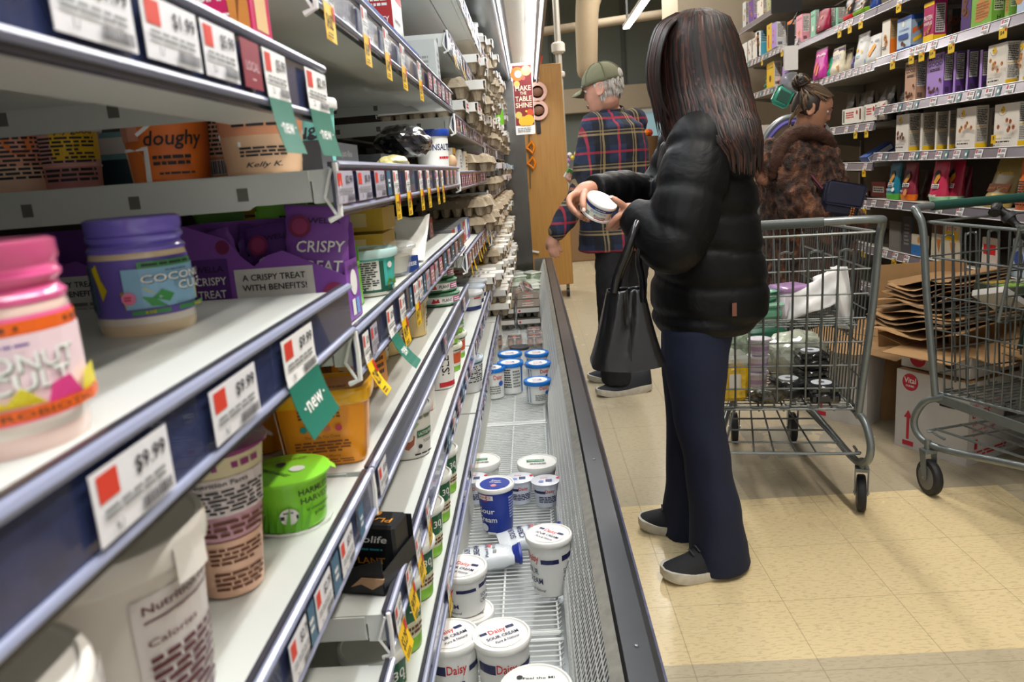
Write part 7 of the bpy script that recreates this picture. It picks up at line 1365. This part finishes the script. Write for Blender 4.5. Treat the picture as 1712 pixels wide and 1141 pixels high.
FH=[M('#241812',.5),M('#3a281b',.5),M('#5c432c',.5),M('#1a120e',.5),M('#7f6340',.5)]
mb=MB(); vs=[];seg=28;n=10
for i in range(n+1):
    b=-.55+(math.pi/2+.55)*i/n
    for k in range(seg): a=2*math.pi*k/seg; vs.append((.082*math.cos(a)*math.cos(b),.022+.09*math.sin(a)*math.cos(b),.018+.105*math.sin(b)))
mb.add(vs,[(i*seg+k,i*seg+(k+1)%seg,(i+1)*seg+(k+1)%seg,(i+1)*seg+k) for i in range(n) for k in range(seg)],FH[0],TF)
for k in range(230): # swept back toward the bun
    x=q.uniform(-.085,.085); s=q.choice((-1,1)); z=q.uniform(-.04,.1); f,b_,w_=interp(HEAD,z); 
    st=V3((w_*s*.98,q.uniform(-.05,.02) if z>.045 else q.uniform(.03,.06),z)) if k%2 else V3((x*.9,-.075+abs(x)*.3,.075+.02*(1-abs(x)/.085)))
    md=V3((st.x*1.02,st.y*.4+.05,st.z*.7+.045)); r_=math.hypot(md.x/.09,(md.y-.01)/.112,(md.z-.012)/.118) if False else ((md.x/.088)**2+((md.y-.012)/.110)**2+((md.z-.01)/.118)**2)**.5; md=V3((md.x/r_,(md.y-.012)/r_+.012,(md.z-.01)/r_+.01)); en=V3((q.uniform(-.02,.02),.10,.095))
    m2=(st+md)/2; r_=((m2.x/.087)**2+((m2.y-.008)/.105)**2+((m2.z-.005)/.117)**2)**.5; m2=m2/r_ if r_<1 else m2
    mb.tube([st,m2,md,(md+en)/2*1.04,en],[.0025,.005,.0055,.005,.003],FH[k%5],5,asp=1.5,T=TF)
mb.ball((0,.105,.112),(.034,.030,.036),FH[0],14,T=TF)
for k in range(46):
    a0=q.uniform(0,6.3); e0=q.uniform(-1.3,1.3); c=V3((0,.105,.112)); n_=V3((q.uniform(-1,1),q.uniform(-1,1),q.uniform(-1,1))).normalized(); u_=n_.orthogonal().normalized(); v_=n_.cross(u_); R_=.036+q.uniform(0,.007)
    mb.tube([c+(u_*math.cos(a0+j*.45)+v_*math.sin(a0+j*.45))*R_ for j in range(8)],[.003,.006,.007,.007,.007,.007,.005,.002],FH[(k*2+1)%5 if k%3 else 3],6,T=TF)
for k in range(60):
    s=q.choice((-1,1)); mb.tube([(s*.075,.06+q.uniform(-.03,.02),.0),(s*.072,.08,-.04+q.uniform(-.02,.02)),(s*.05,.085,-.075),(s*.03,.08,-.1+q.uniform(-.02,.02))],[.004,.006,.005,.001],FH[k%5],5,T=TF)
mb.build('hair',fu,smooth=70)
t=thing('navy_handbag','navy handbag with a jewelled clasp beside the fur coat','handbag',(0,0,0)); c=P(1405,334,3.98)
mb=MB(); T=Matrix.Translation(c)@Matrix.Rotation(.22,4,'Y'); mb.box(-.095,.095,-.04,.04,-.085,.085,M('#1f2338',.7,bump=.2,bscale=300),T=T,bev=.02); mb.build('bag_body',t)
MB().box(-.097,.099,-.048,-.036,-.03,.088,M('#262a42',.7,bump=.2,bscale=300),T=T,bev=.012).build('flap',t)
mb=MB()
for i in range(4):
    for j in range(2): mb.ball((.045+.012*j,-.052,-.035-.012*i),(.0055,.004,.0055),[M('#c9a25a',.2,metal=.9),M('#c96a3a',.2)][(i+j)%2],8,T=T)
mb.build('clasp',t); MB().tube([c+V3((-.09,0,.06)),c+V3((-.16,.05,.17)),c+V3((-.22,.08,.24))],.008,M('#5a1d2c',.5),8).build('strap',t)
# ---------------- shopping carts ----------------
CM=M('#7d8484',.32,metal=.45,noise=.15,nscale=30); CW=M('#6b706e',.35,metal=.5,noise=.25,nscale=40); RUB=M('#1d1d1f',.6)
def smooth_path(pts,k=6):
    pts=[V3(p) for p in pts]; n=len(pts); o=[]
    for i in range(n-1):
        p0,p1,p2,p3=pts[max(i-1,0)],pts[i],pts[i+1],pts[min(i+2,n-1)]
        for j in range(k): t=j/k; o.append(.5*((2*p1)+(p2-p0)*t+(2*p0-5*p1+4*p2-p3)*t*t+(3*p1-p0-3*p2+p3)*t**3))
    return o+[pts[-1]]
def cart(name,label,loc,rz,green=False):
    t=thing(name,label,'shopping cart',loc,rz)
    HW=lambda y:.262-.075*y/.9; BW=lambda y:.225-.085*y/.9; ZT=lambda y:.955-.03*y/.9; ZB_=lambda y:.365+.04*y/.9
    Y1=.88; YB1=.80
    # frame: handle tube bent down into rear posts, legs and lower rails
    f=MB()
    f.tube(smooth_path([(-.235,.03,.345),(-.262,.0,.7),(-.272,-.02,.93),(-.272,-.05,.985),(-.24,-.075,1.0),(0,-.078,1.0),(.24,-.075,1.0),(.272,-.05,.985),(.272,-.02,.93),(.262,.0,.7),(.235,.03,.345)]),.0125,CM,12)
    for s in (-1,1):
        f.tube(smooth_path([(s*.225,.06,.36),(s*.25,.0,.33),(s*.262,-.035,.26),(s*.255,-.02,.2),(s*.235,.06,.175),(s*.19,.3,.2),(s*.15,.52,.225),(s*.13,.66,.23),(s*.125,.74,.26),(s*.13,.76,.33),(s*.14,.72,.40)]),.0125,CM,10)
    f.build('frame',t)
    if green: MB().tube([(-.19,-.079,1.0),(.19,-.079,1.0)],.0165,M('#1f4a40',.45),14).build('handle_grip',t)
    else: MB().tube([(-.10,-.079,1.0),(.10,-.079,1.0)],.0150,M('#4b5553',.45),14).build('handle_grip',t)
    # basket sides, nose and floor of welded wire
    r=.0026; b=MB()
    for s in (-1,1):
        b.tube([(s*HW(y),y,ZT(y)) for y in (0,.45,Y1)],.0052,CM,8)
        for q in (.2,.42,.62,.8): b.tube([(s*(HW(y)*(1-q)+BW(y)*q),y*(1-q)+(y*YB1/Y1)*q,ZT(y)*(1-q)+ZB_(y)*q) for y in (0.01,.45,Y1)],.0038 if q==.2 else r,CW,6)
        k=0; y=.02
        while y<Y1: b.tube([(s*HW(y),y,ZT(y)),(s*BW(y),y*YB1/Y1,ZB_(y))],r,CW,5); y+=.034
        b.tube([(s*BW(y),y,ZB_(y)) for y in (.03,.4,YB1)],.005,CM,8)
    b.tube([(-HW(Y1),Y1,ZT(Y1)),(HW(Y1),Y1,ZT(Y1))],.0052,CM,8)
    x=-.18
    while x<.19: b.tube([(x*HW(Y1)/.19*.98,Y1,ZT(Y1)),(x*BW(YB1)/.19*.98,YB1,ZB_(YB1))],r,CW,5); x+=.03
    for q in (.3,.6): b.tube([(-HW(Y1)*(1-q)-BW(YB1)*q,Y1*(1-q)+YB1*q,ZT(Y1)*(1-q)+ZB_(Y1)*q),(HW(Y1)*(1-q)+BW(YB1)*q,Y1*(1-q)+YB1*q,ZT(Y1)*(1-q)+ZB_(Y1)*q)],r,CW,5)
    y=.03
    while y<YB1: b.tube([(-BW(y),y,ZB_(y)),(BW(y),y,ZB_(y))],r,CW,5); y+=.03
    for x in (-.16,-.08,0,.08,.16): b.tube([(x,.03,ZB_(0)-.004),(x*.7,YB1,ZB_(YB1)-.004)],.0035,CW,6)
    for s in (-1,1): b.box(s*.232-.004,s*.232+.004,.02,.55,.335,.365,CM)
    b.build('basket',t)
    # rear gate: tall U loops
    g=MB()
    gz=lambda z:(.03-.045*(z-.36)/.6)
    for i in range(5):
        xc=-.18+.09*i; w=.022
        for (za,zb) in ((.375,.905),):
            g.tube(smooth_path([(xc-w,gz(za),za+.02),(xc-w,gz(.6),.6),(xc-w,gz(zb),zb-.03),(xc-w*.7,gz(zb),zb-.006),(xc,gz(zb),zb),(xc+w*.7,gz(zb),zb-.006),(xc+w,gz(zb),zb-.03),(xc+w,gz(.6),.6),(xc+w,gz(za),za+.02),(xc+w*.6,gz(za),za),(xc-w*.6,gz(za),za)],4),.0036,CW,6)
    for z in (.366,.44,.52,.6,.68,.76,.84,.955): w_=.228+.035*(z-.36)/.6; g.tube([(-w_,gz(z)+.004,z),(w_,gz(z)+.004,z)],.0045 if z in (.366,.955) else .003,CW,6)
    g.build('rear_gate',t)
    s_=MB() # child seat: leaning back panel and seat plate
    for i in range(9):
        x=-.2+.05*i; s_.tube([(x,.27,.66),(x*.98,.33,.935)],.0028,CW,6)
    s_.tube(smooth_path([(-.235,.27,.66),(-.235,.32,.93),(-.21,.33,.955),(.21,.33,.955),(.235,.32,.93),(.235,.27,.66)]),.0052,CM,8)
    for z,y in ((.74,.287),(.84,.308)): s_.tube([(-.235,y,z),(.235,y,z)],.0028,CW,6)
    for i in range(7): s_.tube([(-.225,.02+.04*i,.655),(.225,.02+.04*i,.655)],.0028,CW,6)
    for x in (-.2,0,.2): s_.tube([(x,.01,.652),(x,.27,.652)],.003,CW,6)
    s_.build('child_seat',t)
    if green: MB().box(-.19,.19,.30,.306,.70,.96,M('#17332c',.5),T=Matrix.Translation((0,-.17,-.03))@Matrix.Rotation(-.25,4,'X'),bev=.003).build('seat_flap',t)
    k=MB() # lower rack
    k.tube(smooth_path([(-.235,.08,.215),(-.23,.02,.22),(-.2,.0,.22),(.2,.0,.22),(.23,.02,.22),(.235,.08,.215)]),.005,CM,6)
    for s in (-1,1): k.tube([(s*.2,.0,.22),(s*.11,.66,.225)],.0045,CM,6)
    for i in range(5): y=.1+.13*i; w_=.2-.09*y/.66; k.tube([(-w_,y,.222),(w_,y,.222)],.0035,CW,6)
    for x in (-.1,-.035,.035,.1): k.tube([(x,0,.224),(x*.6,.66,.224)],.0035,CW,6)
    k.build('lower_rack',t)
    for (x,y,a) in ((-.25,.02,.1),(.25,.02,-.15),(-.12,.70,.0),(.12,.70,.05)):
        T=Matrix.Translation((x,y,0))@Matrix.Rotation(a,4,'Z'); w=MB(); R_=T@Matrix.Translation((0,.02,.0635))@Matrix.Rotation(math.pi/2,4,'Y')
        w.lathe([(.02,-.014),(.05,-.0145),(.06,-.013),(.0635,-.008),(.0635,.008),(.06,.013),(.05,.0145),(.02,.014)],RUB,28,T=R_); w.build('wheel',t)
        h=MB().lathe([(.004,-.017),(.018,-.016),(.04,-.0152),(.044,-.0152),(.044,.0152),(.04,.0152),(.018,.016),(.004,.017)],M('#6b6c6a',.45),24,T=R_); h.build('wheel_hub',t)
        fk=MB()
        for s in (-1,1): fk.prism([(-.012,.155),(.022,.155),(.032,.07),(.028,.055),(.014,.055),(.0,.09)],.003,CM,T@V3((s*.0205-.0015,0,0)),T.to_3x3()@V3((0,1,0)),(0,0,1))
        fk.box(-.022,.022,-.014,.024,.150,.162,CM,T=T); fk.lathe([(.011,.16),(.011,.195)],CM,12,T=T@Matrix.Translation((0,.0,0))); fk.tube([T@V3((-.026,.02,.0635)),T@V3((.026,.02,.0635))],.005,M('#9a9a98',.3,metal=.8),8); fk.build('caster_fork',t)
    return t
c1=(.805,2.485,0); a1=-.19
cart('shopping_cart','grey wire shopping cart with groceries just behind the woman in black',c1,a1)
c2=(1.575,2.67,0); a2=math.pi+.24
cart('shopping_cart','grey wire shopping cart with a green handle grip at the right edge',c2,a2,True)
L1=lambda x,y,z: Matrix.Translation(c1)@Matrix.Rotation(a1,4,'Z')@V3((x,y,z))
L2=lambda x,y,z: Matrix.Translation(c2)@Matrix.Rotation(a2,4,'Z')@V3((x,y,z))
# seat goods of the first cart
CL2=mat('#dfeee6',.08,alpha=.45,coat=.6); LIL=M('#c7a6cf',.4)
def box3(name,label,cat,p,rz,parts,group=None):
    t=thing(name,label,cat,p,rz,group)
    for n,m,b,bev in parts: MB().box(*b,m,bev=bev).build(n,t)
    return t
def pp(px,py,y): return at(px,py,y=y)
p=L1(-.09,.14,.66); box3('green_clamshell','pale green clear clamshell on the seat of the first cart','container',p,.1,[('tray',M('#6fae8f',.25,coat=.5),(-.09,.09,-.06,.06,0,.045),.015),('lid',M('#9fd0b6',.15,coat=.6),(-.093,.093,-.063,.063,.045,.06),.008)])
p=L1(-.07,.13,.722); box3('green_clamshell','smaller green clamshell lying on the pale green one','container',p,.5,[('tray',M('#4f9a78',.25,coat=.5),(-.06,.06,-.04,.04,0,.03),.01),('lid',M('#8cc7a8',.15,coat=.6),(-.062,.062,-.042,.042,.03,.038),.005)])
p=L1(.03,.17,.66); t=thing('yogurt_pack','lilac and white wrapped yogurt pack on the cart seat','pack',p,.3); MB().box(-.055,.055,-.045,.045,0,.09,M('#e8e2ec',.25,coat=.5),bev=.012).build('cups',t); MB().box(-.056,.056,-.046,.046,.09,.112,M('#bb93c6',.2,coat=.6),bev=.008).build('film',t)
PW=M('#e9e8e6',.8)
sheet('paper_sheet','white folded paper sheet on the cart seat, left wide one','paper',L1(.10,.12,.735),(.15,-.03,.06),(.03,.06,.10),PW,.008,5)
sheet('paper_sheet','white paper sheet hanging over the cart seat edge on the right','paper',L1(.205,.16,.72),(.05,-.02,.0),(-.02,.03,.21),PW,.007,9)
sheet('paper_sheet','white crumpled paper behind the wide sheet on the cart seat','paper',L1(.16,.2,.76),(.09,.02,.03),(.0,.05,.08),PW,.009,12)
# basket goods of the first cart
for i in range(3):
    t=thing('lilac_yogurt_cup','lilac banded yogurt cup in the cart, '+['lowest','middle','topmost'][i]+' of its stack','cup',L1(-.065+.004*i,.27,.38+.062*i),.1); tub(t,.038,.032,.056,M('#e4dbe8',.4),M('#efe9f2',.35),bands=[(.25,.55,LIL)],lh=.008)
t=thing('fruit_container','clear tub of yellow fruit chunks in the cart','container',L1(-.165,.12,.38),0); MB().box(-.05,.05,-.05,.05,.0,.13,M('#efc31a',.25,coat=.5,noise=.35,nscale=45,bump=.5,bscale=60),bev=.015).build('fruit',t); MB().box(-.053,.053,-.053,.053,.13,.165,mat('#e8eee6',.08,alpha=.5,coat=.6),bev=.01).build('lid',t); MB().box(-.02,.02,-.0515,-.05,.05,.1,M('#e7e2d8',.5)).build('label',t)
t=thing('red_fruit_container','clear box with red fruit at the left edge of the cart','container',L1(-.19,.3,.385),0.2); MB().box(-.045,.045,-.06,.06,0,.1,M('#a8303a',.3,coat=.5,noise=.5,nscale=40),bev=.012).build('fruit',t); MB().box(-.048,.048,-.063,.063,.1,.13,mat('#e8eee6',.08,alpha=.5,coat=.6),bev=.008).build('lid',t)
for i,(x,y,z,a) in enumerate(((.03,.16,.38,.1),(.13,.1,.38,-.1),(.12,.3,.38,.1),(.125,.3,.445,-.05))):
    t=thing('black_clamshell','black clamshell tray with a round sticker, '+['left one in front','front right one','lower one at the rear','upper one at the rear'][i]+' in the cart','container',L1(x,y,z),a)
    MB().box(-.05,.05,-.06,.06,0,.035,M('#1b1c1e',.25,coat=.4),bev=.008).build('tray',t); MB().box(-.05,.05,-.06,.06,.035,.06,M('#2c2f31',.12,coat=.7,noise=.6,nscale=50),bev=.008).build('lid',t)
    MB().lathe([(.001,0),(.034,0),(.034,.001),(.001,.0012)],M('#d5dbe2',.4),20,T=Matrix.Translation((0,0,.0603))).lathe([(.001,0),(.014,0),(.001,.0006)],M('#4d3c6a',.4),12,T=Matrix.Translation((0,0,.0613))).build('sticker',t)
crumple('produce_bag','clear plastic bag of rolls knotted on top in the cart','bag',L1(.085,.42,.40),.085,M('#cdd3bf',.15,coat=.7,noise=.5,nscale=12),21,(1.2,1,.9),4)
crumple('produce_bag','clear plastic bag with green leaves at the left of the cart','bag',L1(-.17,.42,.40),.085,M('#a9bda2',.15,coat=.7,noise=.6,nscale=18),22,(1,1,1.1),4)
t=thing('green_tray','dark green plastic tray standing at the back of the cart','tray',L1(-.03,.62,.4),0); MB().box(-.13,.1,-.06,.06,0,.13,M('#1d5f46',.4),bev=.015).build('tray_body',t)
crumple('bread_bag','dark crinkled bag with a yellow roll low in the cart','bag',L1(-.05,.08,.38),.045,M('#4a4636',.3,coat=.5,noise=.7,nscale=30),23,(1.2,.8,.6),4)
# goods and strap of the second cart
t=thing('salad_box','black and green patterned box on the seat of the second cart','box',L2(-.02,.12,.665),.1); MB().box(-.13,.09,-.07,.07,0,.05,M('#22261f',.4,coat=.3),bev=.006).build('tray',t); mb=MB(); mb.box(-.135,.095,-.075,.075,.05,.075,M('#4a5242',.3,coat=.4)); deco(mb,frame((.095,.075,.0755),(-1,0,0),(0,-1,0)),.23,.15,[('l',.05,.1,.55,.9,6,M('#c9cdb8',.5)),('l',.6,.5,.95,.9,4,M('#8fc04a',.5)),('l',.6,.1,.95,.4,3,M('#d9b23c',.5))]); mb.build('lid',t,smooth=0)
t=carton('envelope_box','white paper box tilted on the seat of the second cart','box',L2(.16,.13,.69),a2,.13,.1,.02,M('#dfdcd8',.5),M('#d5d1cc',.5),top=[('l',.1,.2,.9,.8,3,M('#c44a55',.5))],rot=(.25,-.5,a2+.2))
t=thing('meat_tray','pink and orange tray at the right edge on the second cart','tray',L2(-.13,.16,.75),.1); MB().box(-.07,.06,-.05,.05,0,.03,M('#d98f6f',.3,coat=.5),bev=.01).build('contents',t); MB().box(-.072,.062,-.052,.052,-.012,.003,M('#e07b2c',.4),bev=.004).build('tray_body',t)
mb=MB(); pts=smooth_path([L2(.03,.02,.965),L2(.0,.0,.98),L2(-.03,.04,.93),L2(-.05,.1,.86),L2(-.09,.16,.81),L2(-.15,.2,.80),L2(-.24,.22,.79)],5); mb.tube(pts,[.016+.005*math.sin(i*1.7) for i in range(len(pts))],M('#141416',.5,bump=.4,bscale=60),10); 
for i in (8,14,20): mb.tube([pts[i]+V3((0,0,.001)),pts[i+1]+V3((0,0,.001))],.0235,M('#3c3d40',.5),10)
single('seat_strap',mb,'thick black child strap looped over the second cart','strap')
# cardboard boxes on the floor
CBW=M('#cfcac4',.7); CBB=M('#a98458',.8,noise=.12,nscale=20); RD=M('#c4293d',.6)
ang=math.atan2(-.27,.14)
ARW=[('p',[(.17,.12),(.21,.12),(.21,.42),(.17,.42)],RD),('p',[(.13,.40),(.25,.40),(.19,.5)],RD),('r',.12,.04,.28,.1,RD,1)]
FRT=[('c',.2,.86,.11,RD),('t','Vital',.2,.88,.10,WH,{'w':.17}),('t','FARMS',.2,.81,.04,WH,{'w':.12})]+ARW+[('c',.72,.7,.06,BK,.04),('r',.62,.66,.82,.74,BK,1)]
SD=[('t','PASTURE-RAISED',.26,.72,.055,RD,{'w':.42}),('t','EGGS',.18,.61,.13,RD,{'w':.26}),('t','EASY COWBOY...',.22,.49,.05,RD,{'w':.32}),("t","I'm not as tough",.23,.42,.05,RD,{'w':.34}),('t','as I look!',.18,.36,.05,RD,{'w':.22}),('l',.52,.55,.7,.66,3,INK),('b',.52,.44,.72,.54,INK),('p',[(.1,.18),(.14,.18),(.14,.3),(.1,.3)],RD),('l',.05,.08,.6,.16,2,RD)]
def openbox(label,loc,rz,w,d,h,front,side,flaps=True,tilt=0,z0=0):
    t=thing('egg_shipping_box',label,'cardboard box',loc,rz); mb=carton_parts(w,d,h,CBW,CBW,front=front,side=side); mb.box(-w/2+.004,w/2-.004,.004,d-.004,h,h+.001,CBB); mb.build('box_body',t,smooth=0)
    if flaps:
        f=.12
        def flap(a,b,out,up):
            a,b,out=V3(a),V3(b),V3(out); o=out*f+V3((0,0,up)); q=MB(); n=V3((0,0,.003)); vs=[a,b,b+o*.98,a+o,a+n,b+n,b+o*.98+n,a+o+n]; q.add(vs,[(3,2,1,0),(4,5,6,7),(0,1,5,4),(1,2,6,5),(2,3,7,6),(3,0,4,7)],CBB); q.build('flap',t,smooth=0)
        flap((-w/2,0,h),(w/2,0,h),(0,-1,0),.02+tilt); flap((w/2,0,h),(w/2,d,h),(1,0,0),-.015); flap((-w/2,d,h),(-w/2,0,h),(-1,0,0),.03); flap((w/2,d,h),(-w/2,d,h),(0,1,0),.05)
    return t
openbox('white egg shipping box with open brown flaps on the floor under the second cart',(1.515,2.925,0),ang,.31,.40,.325,FRT,SD,False)
t=openbox('squashed white egg box stacked on the large one, brown flaps spread',(1.535,2.95,.332),ang,.29,.36,.085,[('c',.25,.5,.42,RD),('t','Vital',.25,.55,.4,WH,{'w':.16}),('c',.72,.5,.3,BK,.2)],[],True,-.03)
openbox('white egg shipping box with a red arrow behind the first cart',(1.335,3.38,0),ang+.25,.26,.34,.33,ARW,[],True)
CB2=M('#95734b',.85,noise=.15,nscale=15); CB3=M('#7d6144',.85,noise=.15,nscale=15)
for i in range(11):
    w_=.40-.008*i; z=.47+.018*i
    o=MB().add([(-w_/2,-.2,0),(w_/2,-.2,0),(w_/2,.22,.004),(-w_/2,.22,.004),(-w_/2,-.2,.004),(w_/2,-.2,.004),(w_/2,.22,.009),(-w_/2,.22,.009)],[(3,2,1,0),(4,5,6,7),(0,1,5,4),(1,2,6,5),(2,3,7,6),(3,0,4,7)],[CBB,CB2,CB3][i%3]) 
    mb=MB(); q=random.Random(i); n=8; vs=[]
    for j in range(n+1):
        u=j/n-.5
        for v in (-.5,.5): vs.append((u*w_,v*(.40+.03*q.random()),.05*u*u*(1+i*.1)+.012*math.sin(j+i))); vs.append((u*w_,v*.41,.05*u*u*(1+i*.1)+.012*math.sin(j+i)+.004))
    mb.add(vs,[f for j in range(n) for f in ((4*j,4*j+2,4*j+6,4*j+4),(4*j+1,4*j+5,4*j+7,4*j+3),(4*j,4*j+4,4*j+5,4*j+1),(4*j+2,4*j+3,4*j+7,4*j+6))]+[(0,1,3,2),(4*n,4*n+2,4*n+3,4*n+1)],[CBB,CB2,CB3][i%3])
    o=mb.build('cardboard_flat',smooth=0); tag(o,'flattened brown cardboard sheet in the pile on the egg boxes','cardboard sheet','pile of flattened cardboard on the egg boxes'); o.location=(1.64+.012*i,3.13+.012*i,z); o.rotation_euler=(q.uniform(-.03,.03),-.05-.01*i,ang+q.uniform(-.12,.12))
for i,(x,y,w_,h,a,b) in enumerate(((1.78,3.22,.42,.62,ang+1.2,.2),(1.83,3.02,.36,.56,ang+1.35,.16),(1.72,3.36,.40,.70,ang+1.1,.14))):
    mb=MB(); mb.box(-w_/2,w_/2,0,.006,0,h,[CB3,CB2,CBB][i]); mb.box(-w_/2,w_/2,-.0005,0,h*.62,h*.625,CB3); o=mb.build('cardboard_sheet',smooth=0); tag(o,['brown cardboard panel leaning upright behind the second cart','brown cardboard panel leaning upright, rightmost one','tallest brown cardboard panel leaning by the snack shelves'][i],'cardboard sheet'); o.location=(x,y,.0); o.rotation_euler=(-b,0,a)
t=thing('brown_carton','open brown carton with folded flaps low at the right edge','cardboard box',(1.86,2.62,.36),a2-.1)
MB().box(-.10,.12,-.12,.12,.03,.10,CBB).build('box_body',t,smooth=0); MB().box(-.10,.12,-.22,-.12,.095,.1,CB2).build('flap',t,smooth=0); MB().box(.12,.2,-.12,.12,.095,.1,CB2).build('flap',t,smooth=0); MB().box(-.06,.10,-.13,-.121,.03,.09,BK).build('dark_strip',t,smooth=0)
# brown carton stack behind the fur coat
carton('brown_carton','tall brown carton standing behind the woman in the fur coat','cardboard box',(1.52,5.3,0),0,.35,.3,.88,M('#a5835c',.8),M('#9a7852',.8)); carton('brown_carton','upper brown carton behind the woman in the fur coat','cardboard box',(1.48,5.35,.885),.1,.3,.25,.3,M('#ad8b64',.8),M('#9a7852',.8))
# tubular arch with purple padding, hanging tags
AR=M('#8e9599',.35,metal=.5); t=thing('stock_trolley','grey tubular arch trolley with purple trim behind the fur coat','trolley',(0,0,0))
A0=[at(1286,215,y=4.75),at(1392,175,y=4.75)]
pts=smooth_path([(1.39,4.75,.18),(1.39,4.75,1.15),(1.41,4.75,1.30),(1.50,4.75,1.395),(1.60,4.75,1.41),(1.72,4.75,1.38),(1.80,4.75,1.28),(1.82,4.75,1.1),(1.82,4.75,.18)],8); MB().tube(pts,.018,AR,12).build('arch_frame',t)
MB().tube([V3(p)+V3((.0,-.012,.0))+(V3((1.605,4.75,1.1))-V3(p)).normalized()*.028 for p in pts[8:-7]],.014,M('#5d55a8',.5),8).build('purple_trim',t)
MB().box(1.39,1.82,4.74,4.76,1.06,1.11,M('#5d55a8',.5)).build('purple_bar',t,smooth=0); MB().box(1.36,1.85,4.6,5.0,.12,.17,AR,bev=.01).build('deck',t)
for x in (1.4,1.81):
    for y in (4.64,4.96): MB().lathe([(.02,-.012),(.055,-.012),(.06,0),(.055,.012),(.02,.012)],RUB,16,T=Matrix.Translation((x,y,.06))@Matrix.Rotation(math.pi/2,4,'Y')).build('wheel',t)
p=at(1322,100,y=4.95); t=thing('clip_strip','black and white clip hook hanging above the hair bun','hook',p); MB().box(-.02,.02,-.01,.01,.08,.2,BK).build('strap',t,smooth=0); MB().box(-.04,.04,-.012,.012,-.06,.08,M('#e4e2e0',.4)).build('card',t,smooth=0)
MB().tube([(.0,0,.2),(.05,0,.28),(.5,.1,.3)],.006,BK,6).build('hook_arm',t)
MB().box(-.12,.06,-.015,.0,.27,.36,BK).build('flag',t,smooth=0)
p=at(1308,160,y=4.95); t=thing('blister_pack','teal hanging blister pack left of the hair bun','package',p,0,rot=(0,.5,0)); MB().box(-.055,.055,-.025,.0,-.07,.055,M('#3f9c86',.35,coat=.3),bev=.02).build('card',t); MB().box(-.032,.038,-.029,-.025,-.04,.024,M('#2b5a4c',.4)).build('label',t,smooth=0)
p=at(1318,140,y=5.0); t=thing('blister_pack','clear rounded hanging pack behind the hair bun','package',p); MB().lathe([(.02,0),(.06,.01),(.07,.04),(.055,.07),(.02,.08)],mat('#8b9096',.15,alpha=.6,coat=.5),20,T=Matrix.Rotation(math.pi/2,4,'X')).build('pack',t)
# flower display beyond the wooden panel
q=random.Random(9)
t=thing('flower_stand','dark wooden flower display stand beyond the oak panel','display stand',(.72,10.3,0)); MB().box(-.5,.5,-.2,.2,0,.62,M('#8a6d4c',.6),bev=.01).build('cabinet',t); MB().box(-.52,.52,-.22,.22,.62,.66,M('#b79a75',.5),bev=.006).build('top',t)
for i in range(5):
    x=.3+.21*i; y=10.28; t=thing('wrapped_bouquet','bouquet in clear wrap, %s from the left on the flower stand'%ORD[i],'bouquet',(x,y,.66)); MB().lathe([(.03,0),(.05,.1),(.09,.3),(.11,.48)],M('#c8ccc8',.15,coat=.7,noise=.4,nscale=30),12).build('wrap',t)
    s=MB()
    for k in range(16): a=q.uniform(0,6.28); r=q.uniform(0,.1); s.ball((r*math.cos(a),r*math.sin(a),q.uniform(.48,.72)),q.uniform(.022,.04),[M('#b47ac0',.6),M('#d8c84a',.6),M('#e4e0e2',.6),M('#8a5aa0',.6)][(i+k)%4],8)
    s.build('flowers',t); l=MB()
    for k in range(10): a=q.uniform(0,6.28); l.tube([(0,0,.1),(.05*math.cos(a),.05*math.sin(a),.4),(.14*math.cos(a),.14*math.sin(a),q.uniform(.4,.75))],[.006,.012,.001],M('#3c5a32',.7),5)
    l.build('leaves',t)
t=thing('pumpkin_decoration','small orange pumpkin ornament on the wall behind the man','ornament',(1.72,12.75,1.62)); MB().lathe([(.02,-.06),(.08,-.04),(.1,0),(.08,.04),(.02,.05)],M('#d9542a',.5),14).build('pumpkin',t); MB().tube([(0,0,.05),(.01,0,.09)],.012,M('#4a5a2a',.6),6).build('stem',t)
t=thing('basket_display','woven brown basket display between the bouquets and the man','basket',(1.5,11.0,0)); MB().lathe([(.2,0),(.22,1.0),(.3,1.3),(.32,1.55),(.28,1.55)],M('#7a5a3c',.7,bump=.5,bscale=40),20).build('basket_body',t)
mb=MB(); 
for k in range(14): a=k*.45; mb.ball((.2*math.cos(a),.2*math.sin(a),1.6),.05,[ORG,M('#c9432a',.5)][k%2],8)
mb.build('gourds',t)
